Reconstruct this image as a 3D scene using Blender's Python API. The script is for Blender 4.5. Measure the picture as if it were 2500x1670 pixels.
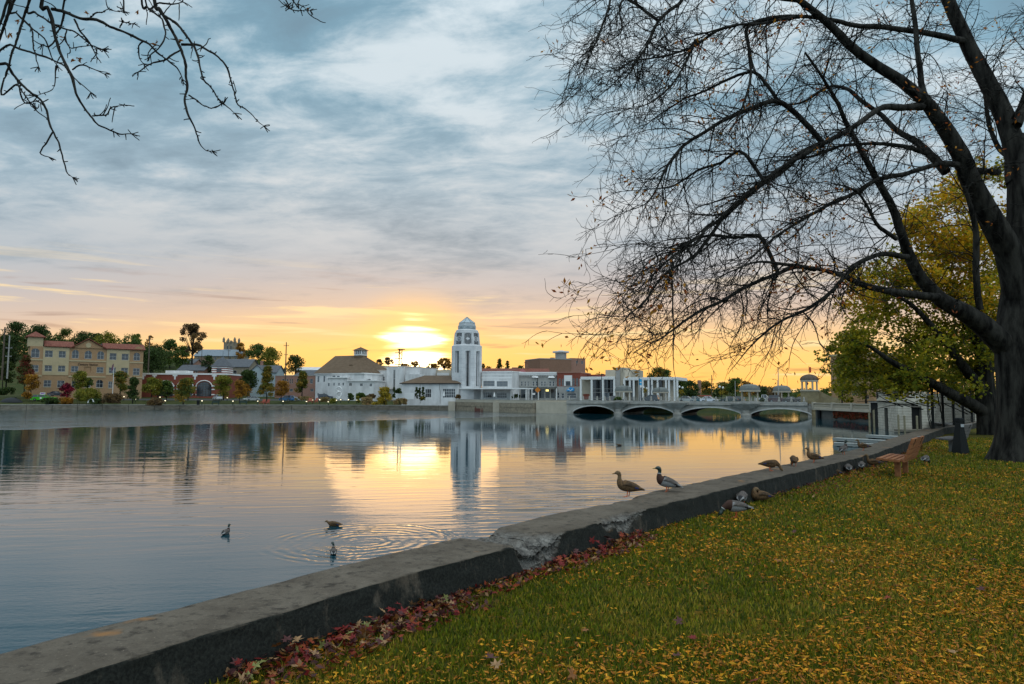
import bpy, bmesh, math, random
import numpy as np
from mathutils import Vector, Matrix
for _o in list(bpy.data.objects): bpy.data.objects.remove(_o)
scene = bpy.context.scene
COL = scene.collection
rnd = random.Random(7)
npr = np.random.default_rng(7)
PI = math.pi
# ------------------------------------------------------------------ camera
FPX, CXP, CYP = 1700.0, 1250.0, 835.0
PITCH, ROLL = math.atan2(133.0, 1700.0), 0.0044
CAM = Vector((0, 0, 4.0))
_f = Vector((0, math.cos(PITCH), math.sin(PITCH)))
_r0, _u0 = Vector((1, 0, 0)), Vector((0, -math.sin(PITCH), math.cos(PITCH)))
_r = _r0 * math.cos(ROLL) + _u0 * math.sin(ROLL)
_u = _u0 * math.cos(ROLL) - _r0 * math.sin(ROLL)
cam_d = bpy.data.cameras.new('camera')
cam_d.sensor_width = 36.0
cam_d.lens = FPX / 2500.0 * 36.0
cam_d.clip_start, cam_d.clip_end = 0.1, 8000
cam = bpy.data.objects.new('camera', cam_d)
COL.objects.link(cam)
m3 = Matrix((_r, _u, -_f)).transposed()
cam.matrix_world = Matrix.Translation(CAM) @ m3.to_4x4()
scene.camera = cam
scene.view_settings.view_transform = 'Standard'
scene.view_settings.look = 'None'
scene.view_settings.gamma = 1.0
scene.view_settings.use_curve_mapping = False
scene.view_settings.exposure = 0.0
scene.render.engine = 'CYCLES'
scene.cycles.max_bounces = 6
scene.cycles.transparent_max_bounces = 8
scene.cycles.use_denoising = True

# direction of the low sun, left of the tower and veiled by cloud
SUN_PX = (1014, 856)
def ray(px, py):
    return (_f + _r * ((px - CXP) / FPX) - _u * ((py - CYP) / FPX))
_s = ray(*SUN_PX).normalized()
SUN_EL = math.asin(_s.z); SUN_AZ = math.atan2(_s.x, _s.y)

def lin(r, g, b):
    def q(c):
        c /= 255.0
        return c / 12.92 if c <= 0.04045 else ((c + 0.055) / 1.055) ** 2.4
    return (q(r), q(g), q(b), 1.0)

class NT:
    """small node-tree helper"""
    def __init__(s, tree): s.t = tree; s.n = tree.nodes; s.l = tree.links
    def new(s, typ, **kw):
        n = s.n.new(typ)
        for k, v in kw.items(): setattr(n, k, v)
        return n
    def put(s, sock, v):
        if v is None: return
        if hasattr(v, 'is_linked') or hasattr(v, 'links'): s.l.new(v, sock)
        else: sock.default_value = v
    def m(s, op, a=None, b=None, c=None, clamp=False):
        n = s.new('ShaderNodeMath', operation=op); n.use_clamp = clamp
        for i, v in enumerate((a, b, c)): s.put(n.inputs[i], v)
        return n.outputs[0]
    def vm(s, op, a=None, b=None):
        n = s.new('ShaderNodeVectorMath', operation=op)
        s.put(n.inputs[0], a); s.put(n.inputs[1], b)
        return n.outputs['Value'] if op in ('DOT_PRODUCT', 'LENGTH', 'DISTANCE') else n.outputs[0]
    def sep(s, v):
        n = s.new('ShaderNodeSeparateXYZ'); s.put(n.inputs[0], v); return n.outputs
    def comb(s, x, y, z):
        n = s.new('ShaderNodeCombineXYZ')
        for i, v in enumerate((x, y, z)): s.put(n.inputs[i], v)
        return n.outputs[0]
    def ramp(s, fac, stops, interp='LINEAR'):
        n = s.new('ShaderNodeValToRGB'); n.color_ramp.interpolation = interp
        e = n.color_ramp.elements
        while len(e) < len(stops): e.new(0.5)
        for i, (p, c) in enumerate(stops):
            e[i].position = p; e[i].color = c if len(c) == 4 else (*c, 1)
        s.put(n.inputs[0], fac); return n.outputs[0]
    def noise(s, vec, scale=5.0, detail=4.0, rough=0.5, lac=2.0, dist=0.0, dim='3D'):
        n = s.new('ShaderNodeTexNoise'); n.noise_dimensions = dim
        s.put(n.inputs['Vector'], vec)
        n.inputs['Scale'].default_value = scale; n.inputs['Detail'].default_value = detail
        n.inputs['Roughness'].default_value = rough; n.inputs['Distortion'].default_value = dist
        return n.outputs[0]
    def mix(s, fac, a, b, blend='MIX'):
        n = s.new('ShaderNodeMix', data_type='RGBA', blend_type=blend)
        s.put(n.inputs[0], fac); s.put(n.inputs[6], a); s.put(n.inputs[7], b)
        return n.outputs[2]
    def mr(s, v, a, b, c=0.0, d=1.0, smooth=False):
        n = s.new('ShaderNodeMapRange'); n.interpolation_type = 'SMOOTHSTEP' if smooth else 'LINEAR'
        s.put(n.inputs[0], v)
        for i, q in enumerate((a, b, c, d)): n.inputs[i + 1].default_value = q
        return n.outputs[0]

# ------------------------------------------------------------------ sky
def make_world():
    w = bpy.data.worlds.new('World'); scene.world = w; w.use_nodes = True
    T = NT(w.node_tree); T.n.clear()
    out = T.new('ShaderNodeOutputWorld'); bg = T.new('ShaderNodeBackground')
    sky = T.new('ShaderNodeTexSky', sky_type='NISHITA'); sky.sun_disc = False
    sky.sun_elevation = max(SUN_EL, math.radians(2)); sky.sun_rotation = SUN_AZ
    sky.air_density = 1.2; sky.dust_density = 2.0; sky.ozone_density = 1.5
    d = T.new('ShaderNodeTexCoord').outputs['Generated']
    d = T.vm('NORMALIZE', d)
    x, y, z = T.sep(d)
    el = T.m('MAXIMUM', z, 0.0)
    az = T.m('ARCTAN2', x, y)
    # how far round from the sunset, 1 toward the sun, 0 behind the camera
    daz = T.m('COSINE', T.m('SUBTRACT', az, SUN_AZ))
    warm = T.mr(daz, -0.3, 1.0, 0.0, 1.0, True)
    lift = T.m('ADD', el, T.m('MULTIPLY', T.m('SUBTRACT', 1.0, warm), 0.26))
    lift = T.m('ADD', lift, T.mr(az, SUN_AZ - 0.10, SUN_AZ - 0.62, 0.0, 0.040, True))
    base = T.ramp(lift, [
        (0.000, (1.12, 0.55, 0.14, 1)), (0.028, (1.32, 0.70, 0.17, 1)), (0.065, (1.28, 0.74, 0.23, 1)),
        (0.095, (1.06, 0.68, 0.34, 1)), (0.125, (0.80, 0.60, 0.46, 1)), (0.160, (0.62, 0.56, 0.54, 1)),
        (0.20, (0.52, 0.56, 0.60, 1)), (0.30, (0.39, 0.52, 0.61, 1)), (0.42, (0.245, 0.43, 0.55, 1)), (0.55, (0.20, 0.36, 0.47, 1)), (1.0, (0.31, 0.37, 0.41, 1))])
    # cloud deck, projected on a flat layer so it thins toward the horizon
    k = T.m('ADD', el, 0.10)
    cu, cv = T.m('DIVIDE', x, k), T.m('DIVIDE', y, k)
    P = T.comb(T.m('ADD', cu, T.m('MULTIPLY', cv, 0.22)), T.m('MULTIPLY', cv, 1.45), 0.37)
    n1 = T.noise(T.vm('ADD', P, (0.9, 0.35, 0.0)), 1.15, 8.0, 0.60, dist=0.2)
    n2 = T.noise(T.vm('ADD', P, (3.1, 7.7, 1.9)), 3.6, 7.0, 0.64, dist=0.3)
    nn = T.m('ADD', T.m('MULTIPLY', n1, 0.62), T.m('MULTIPLY', n2, 0.38))
    hi = T.mr(nn, 0.45, 0.63, 0.0, 1.0, True)
    lo = T.mr(nn, 0.52, 0.34, 0.0, 1.0, True)
    up = T.mr(el, 0.12, 0.30, 0.0, 1.0, True)
    hic = T.mix(T.mr(el, 0.1, 0.4), (0.74, 0.68, 0.64, 1), (0.74, 0.83, 0.88, 1))
    col = T.mix(T.m('MULTIPLY', T.m('MULTIPLY', hi, up), 0.92), base, hic)
    col = T.mix(T.m('MULTIPLY', T.m('MULTIPLY', lo, T.mr(el, 0.10, 0.22, 0.1, 1.0)), 0.62), col, (0.175, 0.265, 0.34, 1))
    # thin streaks low over the horizon
    S = T.comb(T.m('MULTIPLY', az, 2.2), T.m('MULTIPLY', el, 34.0), 2.0)
    st = T.noise(S, 1.9, 5.0, 0.55, dist=0.4)
    low = T.mr(el, 0.20, 0.10, 0.0, 1.0, True)
    dark = T.m('MULTIPLY', T.mr(st, 0.56, 0.68, 0.0, 1.0, True), low)
    col = T.mix(T.m('MULTIPLY', dark, 0.65), col, T.mix(T.mr(el, 0.02, 0.1), lin(226, 160, 86), lin(176, 150, 140)))
    bright = T.m('MULTIPLY', T.m('MULTIPLY', T.mr(st, 0.46, 0.34, 0.0, 1.0, True), low), warm)
    col = T.mix(T.m('MULTIPLY', bright, 0.8), col, (1.15, 0.86, 0.44, 1))
    # glow where the sun stands behind the cloud bank
    dt = T.vm('DOT_PRODUCT', d, tuple(_s))
    ddaz = T.m('SUBTRACT', az, SUN_AZ); dde = T.m('SUBTRACT', z, _s.z)
    q = T.m('ADD', T.m('POWER', T.m('MULTIPLY', ddaz, 0.80), 2.0), T.m('POWER', dde, 2.0))
    wob = T.m('MULTIPLY', T.m('SUBTRACT', st, 0.48), 0.0075)
    core = T.m('POWER', T.mr(T.m('ADD', q, wob), 0.0026, -0.0004, 0.0, 1.0, True), 2.0)
    halo = T.m('POWER', T.mr(q, 0.012, 0.0, 0.0, 1.0, True), 2.0)
    col = T.mix(T.m('MULTIPLY', halo, 0.7), col, (1.45, 0.82, 0.22, 1))
    col = T.mix(1.0, col, T.mix(core, (0, 0, 0, 1), (4.2, 3.4, 2.0, 1)), 'ADD')
    # clear evening air above the cloud
    nish = T.vm('MULTIPLY', sky.outputs[0], (0.08, 0.08, 0.08))
    mixed = T.mix(0.06, col, nish)
    # an overcast sky is brightest overhead and stays pale opposite the sunset
    gain = T.m('ADD', T.m('ADD', 1.0, T.mr(el, 0.42, 1.0, 0.0, 1.3, True)), T.m('MULTIPLY', T.m('SUBTRACT', 1.0, warm), 0.75))
    mixed = T.vm('MULTIPLY', mixed, T.comb(gain, gain, gain))
    # below the horizon the world is plain ground tone
    mixed = T.mix(T.mr(z, -0.02, 0.0), (0.10, 0.10, 0.09, 1), mixed)
    T.l.new(mixed, bg.inputs['Color']); bg.inputs['Strength'].default_value = SKY_STRENGTH
    T.l.new(bg.outputs[0], out.inputs['Surface'])
SKY_STRENGTH = 1.0
make_world()
sun_d = bpy.data.lights.new('sun', 'SUN'); sun_d.energy = 0.06; sun_d.angle = math.radians(14)
sun_d.color = (1.0, 0.58, 0.24)
sun = bpy.data.objects.new('sun', sun_d); COL.objects.link(sun)
sun.rotation_euler = (-_s).to_track_quat('-Z', 'Y').to_euler()
sun.location = (0, 0, 60)

# ------------------------------------------------------------------ pixel helpers: where a point of the photograph stands in the place
ZR = {0: (0, 0, 0.93880), 1: (0, 760, 5.590), 2: (320, 760, 5.104), 3: (740, 760, 5.104), 4: (1040, 740, 5.227), 5: (1240, 820, 5.104),
      6: (1600, 820, 5.104), 7: (1940, 860, 4.127), 'B': (2020, 920, 5.590), 'K': (0, 0, 2.935), 'L': (1300, 0, 1.742),
      'V': (1800, 0, 1.568), 'T': (1980, 0, 2.8), 'U': (2000, 300, 2.24), 'N': (2130, 1040, 7.574), 'D': (1840, 1020, 7.3375),
      'G': (1460, 1080, 3.913), 'S': (0, 0, 1.0)}
def Q(r, x, y):
    a, b, s = ZR[r]; return a + x / s, b + y / s
def PZ(px, py, z):
    d = ray(px, py); t = (z - CAM.z) / d.z; return CAM + d * t
def PD(px, py, D):
    d = ray(px, py); return CAM + d * (D / d.y)
def yh(px): return 968 + 0.0044 * (px - 1250)

# ------------------------------------------------------------------ materials
MATS = {}
def mat(name, col, rough=0.7, var=0.0, scale=3.0, bump=0.0, bscale=None, col2=None, spec=0.3, metal=0.0, detail=5.0, stretch=(1, 1, 1), coat=0.0):
    if name in MATS: return MATS[name]
    m = bpy.data.materials.new(name); m.use_nodes = True
    T = NT(m.node_tree); b = T.n['Principled BSDF']
    b.inputs['Roughness'].default_value = rough; b.inputs['Metallic'].default_value = metal
    b.inputs['Specular IOR Level'].default_value = spec; b.inputs['Coat Weight'].default_value = coat
    c = col if len(col) == 4 else (*col, 1)
    if var or col2 or bump:
        tc = T.new('ShaderNodeTexCoord').outputs['Object']
        v = T.vm('MULTIPLY', tc, stretch)
        n = T.noise(v, scale, detail, 0.6)
        if col2 is not None:
            c2 = col2 if len(col2) == 4 else (*col2, 1)
            cc = T.mix(T.mr(n, 0.38, 0.62), c, c2)
        else:
            cc = T.mix(T.mr(n, 0.3, 0.7), tuple(q * (1 - var) for q in c[:3]) + (1,), tuple(min(1, q * (1 + var)) for q in c[:3]) + (1,))
        T.l.new(cc, b.inputs['Base Color'])
        if bump:
            n2 = T.noise(v, bscale or scale * 4, 6.0, 0.65)
            bp = T.new('ShaderNodeBump'); bp.inputs['Strength'].default_value = 1.0; bp.inputs['Distance'].default_value = bump
            T.l.new(n2, bp.inputs['Height']); T.l.new(bp.outputs[0], b.inputs['Normal'])
    else:
        b.inputs['Base Color'].default_value = c
    MATS[name] = m; return m
def glow(name, col, s):
    if name in MATS: return MATS[name]
    m = bpy.data.materials.new(name); m.use_nodes = True
    b = m.node_tree.nodes['Principled BSDF']; b.inputs['Base Color'].default_value = (*col, 1)
    b.inputs['Emission Color'].default_value = (*col, 1); b.inputs['Emission Strength'].default_value = s
    MATS[name] = m; return m
def leafmat(name, trans=0.35, rough=0.6):
    """leaf colour is carried per leaf in the attribute Col"""
    if name in MATS: return MATS[name]
    m = bpy.data.materials.new(name); m.use_nodes = True
    T = NT(m.node_tree); b = T.n['Principled BSDF']; o = T.n['Material Output']
    a = T.new('ShaderNodeAttribute', attribute_name='Col').outputs['Color']
    T.l.new(a, b.inputs['Base Color']); b.inputs['Roughness'].default_value = rough; b.inputs['Specular IOR Level'].default_value = 0.2
    tr = T.new('ShaderNodeBsdfTranslucent'); T.l.new(a, tr.inputs[0])
    mx = T.new('ShaderNodeMixShader'); mx.inputs[0].default_value = trans
    T.l.new(b.outputs[0], mx.inputs[1]); T.l.new(tr.outputs[0], mx.inputs[2]); T.l.new(mx.outputs[0], o.inputs[0])
    MATS[name] = m; return m

# ------------------------------------------------------------------ mesh helpers
class MB:
    def __init__(s): s.v = []; s.f = []; s.mi = []; s.M = None
    def add(s, vs, fs, mi=0):
        o = len(s.v)
        if s.M is not None: vs = [tuple(s.M @ Vector(p)) for p in vs]
        s.v.extend(vs)
        for f in fs: s.f.append(tuple(i + o for i in f)); s.mi.append(mi)
        return s
    def box(s, x0, x1, y0, y1, z0, z1, mi=0):
        if x0 > x1: x0, x1 = x1, x0
        if y0 > y1: y0, y1 = y1, y0
        if z0 > z1: z0, z1 = z1, z0
        return s.add([(x0, y0, z0), (x1, y0, z0), (x1, y1, z0), (x0, y1, z0), (x0, y0, z1), (x1, y0, z1), (x1, y1, z1), (x0, y1, z1)],
              [(3, 2, 1, 0), (4, 5, 6, 7), (0, 1, 5, 4), (1, 2, 6, 5), (2, 3, 7, 6), (3, 0, 4, 7)], mi)
    def poly(s, pts, mi=0): return s.add(pts, [tuple(range(len(pts)))], mi)
    def prism(s, poly, a0, a1, axis='y', mi=0, top=None):
        """poly 2D extruded along axis; axis y: poly is (x,z); axis z: poly is (x,y); axis x: poly is (y,z)"""
        n = len(poly)
        def P(p, a): return {'y': (p[0], a, p[1]), 'z': (p[0], p[1], a), 'x': (a, p[0], p[1])}[axis]
        q = top or poly
        vs = [P(p, a0) for p in poly] + [P(p, a1) for p in q]
        fs = [tuple(range(n))[::-1], tuple(range(n, 2 * n))] + [(i, (i + 1) % n, n + (i + 1) % n, n + i) for i in range(n)]
        return s.add(vs, fs, mi)
    def tube(s, pts, rad, n=6, mi=0, cap=True):
        pts = [Vector(p) for p in pts]
        if not hasattr(rad, '__len__'): rad = [rad] * len(pts)
        vs = []; up = None
        for i, p in enumerate(pts):
            t = (pts[min(i + 1, len(pts) - 1)] - pts[max(i - 1, 0)])
            if t.length < 1e-9: t = Vector((0, 0, 1))
            t.normalize()
            if up is None: up = t.orthogonal().normalized()
            up = (up - t * up.dot(t))
            up = up.normalized() if up.length > 1e-6 else t.orthogonal().normalized()
            w = t.cross(up)
            for k in range(n):
                a = 2 * PI * k / n
                vs.append(tuple(p + (up * math.cos(a) + w * math.sin(a)) * rad[i]))
        fs = []
        for i in range(len(pts) - 1):
            for k in range(n): fs.append((i * n + k, i * n + (k + 1) % n, (i + 1) * n + (k + 1) % n, (i + 1) * n + k))
        if cap:
            fs.append(tuple(range(n))[::-1]); e = (len(pts) - 1) * n; fs.append(tuple(range(e, e + n)))
        return s.add(vs, fs, mi)
    def lathe(s, prof, n=16, mi=0, c=(0, 0, 0), a0=0.0):
        vs = []
        for r, z in prof:
            for k in range(n):
                a = a0 + 2 * PI * k / n; vs.append((c[0] + r * math.cos(a), c[1] + r * math.sin(a), c[2] + z))
        fs = [(i * n + k, i * n + (k + 1) % n, (i + 1) * n + (k + 1) % n, (i + 1) * n + k) for i in range(len(prof) - 1) for k in range(n)]
        fs += [tuple(range(n))[::-1], tuple(range((len(prof) - 1) * n, len(prof) * n))]
        return s.add(vs, fs, mi)
    def build(s, name, mats, parent=None, smooth=False, loc=None, rotz=0, recalc=False):
        me = bpy.data.meshes.new(name); me.from_pydata([tuple(p) for p in s.v], [], s.f)
        if not isinstance(mats, (list, tuple)): mats = [mats]
        for m in mats: me.materials.append(m)
        if len(mats) > 1: me.polygons.foreach_set('material_index', s.mi)
        if recalc:
            bm = bmesh.new(); bm.from_mesh(me); bmesh.ops.recalc_face_normals(bm, faces=bm.faces); bm.to_mesh(me); bm.free()
        if smooth: me.polygons.foreach_set('use_smooth', [True] * len(me.polygons))
        me.update(); return link(name, me, parent, loc, rotz)
def link(name, me, parent=None, loc=None, rotz=0):
    o = bpy.data.objects.new(name, me); COL.objects.link(o)
    if parent is not None: o.parent = parent
    if loc is not None: o.location = loc
    if rotz: o.rotation_euler = (0, 0, rotz)
    return o
def tag(o, label=None, cat=None, group=None, kind=None):
    if label: o['label'] = label
    if cat: o['category'] = cat
    if group: o['group'] = group
    if kind: o['kind'] = kind
    return o
def thing(name, label, cat, loc=(0, 0, 0), rotz=0, group=None):
    o = bpy.data.objects.new(name, None); COL.objects.link(o)
    o.location = loc; o.rotation_euler = (0, 0, rotz); o.empty_display_size = 0.3
    return tag(o, label, cat, group)
def copy_tree(o, parent=None):
    c = o.copy(); COL.objects.link(c)
    if parent is not None: c.parent = parent
    for ch in list(o.children): copy_tree(ch, c)
    return c
def npmesh(name, V, Fq, mats, parent=None, cols=None, smooth=False):
    """V (n,3), Fq (m,k) arrays; cols (m,3) per face colour"""
    me = bpy.data.meshes.new(name)
    n, (m, k) = len(V), Fq.shape
    me.vertices.add(n); me.vertices.foreach_set('co', np.asarray(V, np.float32).ravel())
    me.loops.add(m * k); me.loops.foreach_set('vertex_index', np.asarray(Fq, np.int32).ravel())
    me.polygons.add(m); me.polygons.foreach_set('loop_start', np.arange(0, m * k, k, dtype=np.int32))
    me.polygons.foreach_set('loop_total', np.full(m, k, np.int32))
    for mm in (mats if isinstance(mats, (list, tuple)) else [mats]): me.materials.append(mm)
    if cols is not None:
        at = me.attributes.new('Col', 'FLOAT_COLOR', 'FACE')
        c4 = np.ones((m, 4), np.float32); c4[:, :3] = cols; at.data.foreach_set('color', c4.ravel())
    if smooth: me.polygons.foreach_set('use_smooth', np.ones(m, bool))
    me.update(calc_edges=True); me.validate()
    return link(name, me, parent)
def smooth01(a, b, x):
    t = np.clip((np.asarray(x, float) - a) / (b - a), 0, 1); return t * t * (3 - 2 * t)
def vnoise(x, y, seed=0):
    """cheap smooth value noise for geometry"""
    x = np.asarray(x, float); y = np.asarray(y, float)
    xi, yi = np.floor(x), np.floor(y); fx, fy = x - xi, y - yi
    fx = fx * fx * (3 - 2 * fx); fy = fy * fy * (3 - 2 * fy)
    def h(a, b): 
        v = np.sin(a * 127.1 + b * 311.7 + seed * 74.7) * 43758.5453; return v - np.floor(v)
    return (h(xi, yi) * (1 - fx) + h(xi + 1, yi) * fx) * (1 - fy) + (h(xi, yi + 1) * (1 - fx) + h(xi + 1, yi + 1) * fx) * fy
# ================================================================== the setting: river, lawn, river wall, far bank
GRASS_Z, WALL_Z = 2.09, 2.42
_in = [Q('S', *p) for p in [(125, 1668), (388, 1582), (687, 1494), (975, 1408), (1279, 1325), (1377, 1298), (1599, 1236), (1848, 1177), (2141, 1106), (2243, 1068), (2303, 1046)]]
_out = [(0, 1594), (244, 1536), (664, 1428), (1168, 1296), (1302, 1265), (1466, 1228), (1670, 1183), (1864, 1141), (2033, 1104), (2160, 1075), (2252, 1047), (2290, 1039)]
def xy(p): return np.array((p.x, p.y))
IN = [xy(PZ(a, b, WALL_Z)) for a, b in _in]; OUT = [xy(PZ(a, b, WALL_Z)) for a, b in _out]
IN = [IN[0] + (IN[0] - IN[1]) * 9.0] + IN; OUT = [OUT[0] + (OUT[0] - OUT[1]) * 9.0] + OUT
def resample(P, step):
    P = np.array(P); L = np.r_[0, np.cumsum(np.linalg.norm(np.diff(P, axis=0), axis=1))]
    n = max(2, int(L[-1] / step)); s = np.linspace(0, L[-1], n)
    return np.c_[np.interp(s, L, P[:, 0]), np.interp(s, L, P[:, 1])], s
def smoothline(P, it=40):
    P = P.copy()
    for _ in range(it): P[1:-1] = 0.25 * P[:-2] + 0.5 * P[1:-1] + 0.25 * P[2:]
    return P
INL, INS = resample(IN, 0.03); INL = smoothline(INL, 160)
_OL, _ = resample(OUT, 0.05); _OL = smoothline(_OL, 60)
OUTL = np.array([_OL[np.argmin(((_OL - p) ** 2).sum(1))] for p in INL])
_TH = np.clip(np.linalg.norm(OUTL - INL, axis=1), 0.5, 0.8); _TH = np.convolve(np.pad(_TH, 100, 'edge'), np.ones(201) / 201, 'valid')
_tan = np.gradient(INL, axis=0); _tan /= np.linalg.norm(_tan, axis=1)[:, None]
NRM = np.c_[-_tan[:, 1], _tan[:, 0]]            # toward the water
OUTL = INL + NRM * _TH[:, None]
def wall_s(px, py):
    p = xy(PZ(px, py, WALL_Z)); return INS[np.argmin(((INL - p) ** 2).sum(1))]

def concrete(name, col, col2, stain_shade):
    m = bpy.data.materials.new(name); m.use_nodes = True; T = NT(m.node_tree); b = T.n['Principled BSDF']
    tc = T.new('ShaderNodeTexCoord').outputs['Object']
    n = T.noise(tc, 2.2, 8.0, 0.7); n2 = T.noise(tc, 45.0, 5.0, 0.7); n3 = T.noise(tc, 9.0, 6.0, 0.65)
    c = T.mix(T.mr(n, 0.35, 0.65), col, col2)
    c = T.mix(T.mr(n3, 0.52, 0.68), c, tuple(q * 0.45 for q in col[:3]) + (1,))
    c = T.mix(T.mr(n2, 0.60, 0.74), c, tuple(min(1, q * 1.9) for q in col2[:3]) + (1,))
    c = T.mix(T.mr(n2, 0.40, 0.27), c, tuple(q * 0.3 for q in col[:3]) + (1,))
    # algae and grime on the upright face, with its shade painted in too
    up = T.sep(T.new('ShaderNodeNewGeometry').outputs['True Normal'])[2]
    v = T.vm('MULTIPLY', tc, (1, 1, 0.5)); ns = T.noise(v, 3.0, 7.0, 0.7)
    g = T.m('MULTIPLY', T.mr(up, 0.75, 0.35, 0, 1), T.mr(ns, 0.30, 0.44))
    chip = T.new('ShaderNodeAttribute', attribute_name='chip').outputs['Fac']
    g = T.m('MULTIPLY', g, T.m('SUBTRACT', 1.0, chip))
    c = T.mix(g, c, T.mix(T.mr(n2, 0.4, 0.62), stain_shade, (0.024, 0.025, 0.020, 1)))
    c = T.mix(T.m('MULTIPLY', T.mr(T.noise(tc, 1.7, 3.0, 0.5), 0.66, 0.72), T.m('SUBTRACT', 1.0, g)), c, (0.26, 0.13, 0.05, 1))
    c = T.mix(chip, c, T.mix(T.mr(n3, 0.38, 0.62), (0.10, 0.09, 0.08, 1), (0.27, 0.25, 0.22, 1)))
    T.l.new(c, b.inputs['Base Color']); b.inputs['Roughness'].default_value = 0.85; b.inputs['Specular IOR Level'].default_value = 0.25
    bp = T.new('ShaderNodeBump'); bp.inputs['Distance'].default_value = 0.012
    h = T.m('ADD', T.m('MULTIPLY', n2, 0.5), T.m('MULTIPLY', n3, 0.9)); h = T.m('ADD', h, T.m('MULTIPLY', T.m('MULTIPLY', chip, n3), 3.0))
    vo = T.new('ShaderNodeTexVoronoi'); vo.inputs['Scale'].default_value = 26.0; T.l.new(T.vm('ADD', tc, T.vm('MULTIPLY', T.new('ShaderNodeTexNoise').outputs[1], (.05, .05, .05))), vo.inputs['Vector'])
    h = T.m('ADD', h, T.m('MULTIPLY', T.m('MULTIPLY', chip, vo.outputs[0]), 5.0))
    T.l.new(h, bp.inputs['Height']); T.l.new(bp.outputs[0], b.inputs['Normal'])
    MATS[name] = m; return m
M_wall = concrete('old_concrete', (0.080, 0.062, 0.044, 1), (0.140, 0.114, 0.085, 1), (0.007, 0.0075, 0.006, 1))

wall_root = thing('river_wall', 'long low weathered concrete wall with broken chipped edges between water and lawn', 'wall', (0, 0, 0))
def wall_block(i0, i1, lower=0.0):
    ns = np.arange(i0, i1)
    prof = [(t, 0.0) for t in np.linspace(1, 0, 17)]           # outer to inner across the top
    dn = [0.01, 0.03, 0.06, 0.10, 0.14, 0.19, 0.25, 0.32, 0.40, 0.55]
    nO = 4
    V = []; chipv = []
    s1, s2 = wall_s(1329, 1318), wall_s(1530, 1256); s3 = wall_s(1262, 1330); s4 = wall_s(1480, 1225); s5 = wall_s(2230, 1072)
    for i in ns:
        s = INS[i]; c = INL[i]; n = NRM[i]; th = _TH[i]
        rag = (vnoise(s * 2.1, 0.3, 1) - 0.5) * 0.035 + (vnoise(s * 9.0, 3.3, 2) - 0.5) * 0.022
        ragI = (vnoise(s * 1.7, 9.3, 3) - 0.5) * 0.03 + (vnoise(s * 11.0, 5.3, 4) - 0.5) * 0.018
        # broken places: depth of the missing edge, inner side and whole top
        bi = 0.0
        g1 = math.exp(-((s - s2) / 0.62) ** 4); bi = max(bi, g1 * (0.03 + 0.11 * vnoise(s * 5, 1.1, 5)))
        g2 = math.exp(-((s - s1) / 0.40) ** 4); bi = max(bi, g2 * (0.05 + 0.10 * vnoise(s * 7, 2.1, 6)))
        g5 = math.exp(-((s - s5) / 0.8) ** 4); bi = max(bi, g5 * (0.08 + 0.12 * vnoise(s * 3, 4.1, 6)))
        gt = math.exp(-((s - s1 + 0.12) / 0.30) ** 4)
        bo = math.exp(-((s - s4) / 1.0) ** 4) * (0.05 + 0.10 * vnoise(s * 4, 7.1, 8)) + gt * 0.07
        row = []; ch = []
        for d in [2.9, 1.4, 0.5, 0.12]:
            q = c + n * (th + 0.02 - bo * (0.6 if d < 0.3 else 0.15)); row.append((q[0], q[1], WALL_Z - lower - d)); ch.append(gt * 0.5)
        for t, _z in prof:
            off = th * t + rag * (t ** 6) - ragI * ((1 - t) ** 6)
            z = WALL_Z - lower + (vnoise(s * 3, t * 2, 11) - 0.5) * 0.014
            dz = 0.0
            a = off                         # distance from inner edge
            if a < bi * 1.5: dz = max(dz, (bi * 1.5 - a) * 0.55 + 0.03 * vnoise(s * 14, t * 20, 12) * (bi > 0.05))
            e = th - off
            if e < bo * 1.5: dz = max(dz, (bo * 1.5 - e) * 0.6)
            dz += (dz > .012) * .03 * (vnoise(s * 34, t * 26, 19) - .4)
            dz += gt * (0.015 + 0.05 * vnoise(s * 16, t * 12, 13) + 0.02 * (vnoise(s * 40, t * 30, 17) - .5))
            q = c + n * off; row.append((q[0], q[1], z - dz)); ch.append(min(1.0, dz * 18) if dz > 0.012 else 0.0)
        zt = row[-1][2]
        for d in dn:
            fr = max(0.0, 1 - d / max(0.02, bi * 1.6)) if bi > 0.03 else 0.0
            inn = -ragI + 0.05 * (d / 0.42) * -1 + bi * 0.9 * fr + (vnoise(s * 6, d * 14, 14) - 0.5) * 0.02
            crack = 0.4 * math.exp(-((s - s1 - 0.03 * math.sin(d * 30)) / 0.02) ** 2) * 0.05
            q = c + n * (inn + crack); row.append((q[0], q[1], min(zt, WALL_Z - lower) - d - 0.002)); ch.append(min(1.0, fr * 3 + (0.7 if abs(s - s1) < 0.09 and d < 0.35 else 0) * (vnoise(s * 9, d * 9, 3) > 0.4)))
        V += row; chipv += ch
    k = 4 + len(prof) + len(dn); n = len(ns)
    idx = np.arange(n * k).reshape(n, k)
    F = np.stack([idx[:-1, :-1], idx[:-1, 1:], idx[1:, 1:], idx[1:, :-1]], -1).reshape(-1, 4)
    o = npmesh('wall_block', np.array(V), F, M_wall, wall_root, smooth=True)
    at = o.data.attributes.new('chip', 'FLOAT', 'POINT'); at.data.foreach_set('value', np.array(chipv, np.float32))
    # close the ends
    return o
_ib = int(np.argmin(abs(INS - wall_s(1322, 1318))))
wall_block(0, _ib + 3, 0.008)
wall_block(_ib, len(INS))
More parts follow.
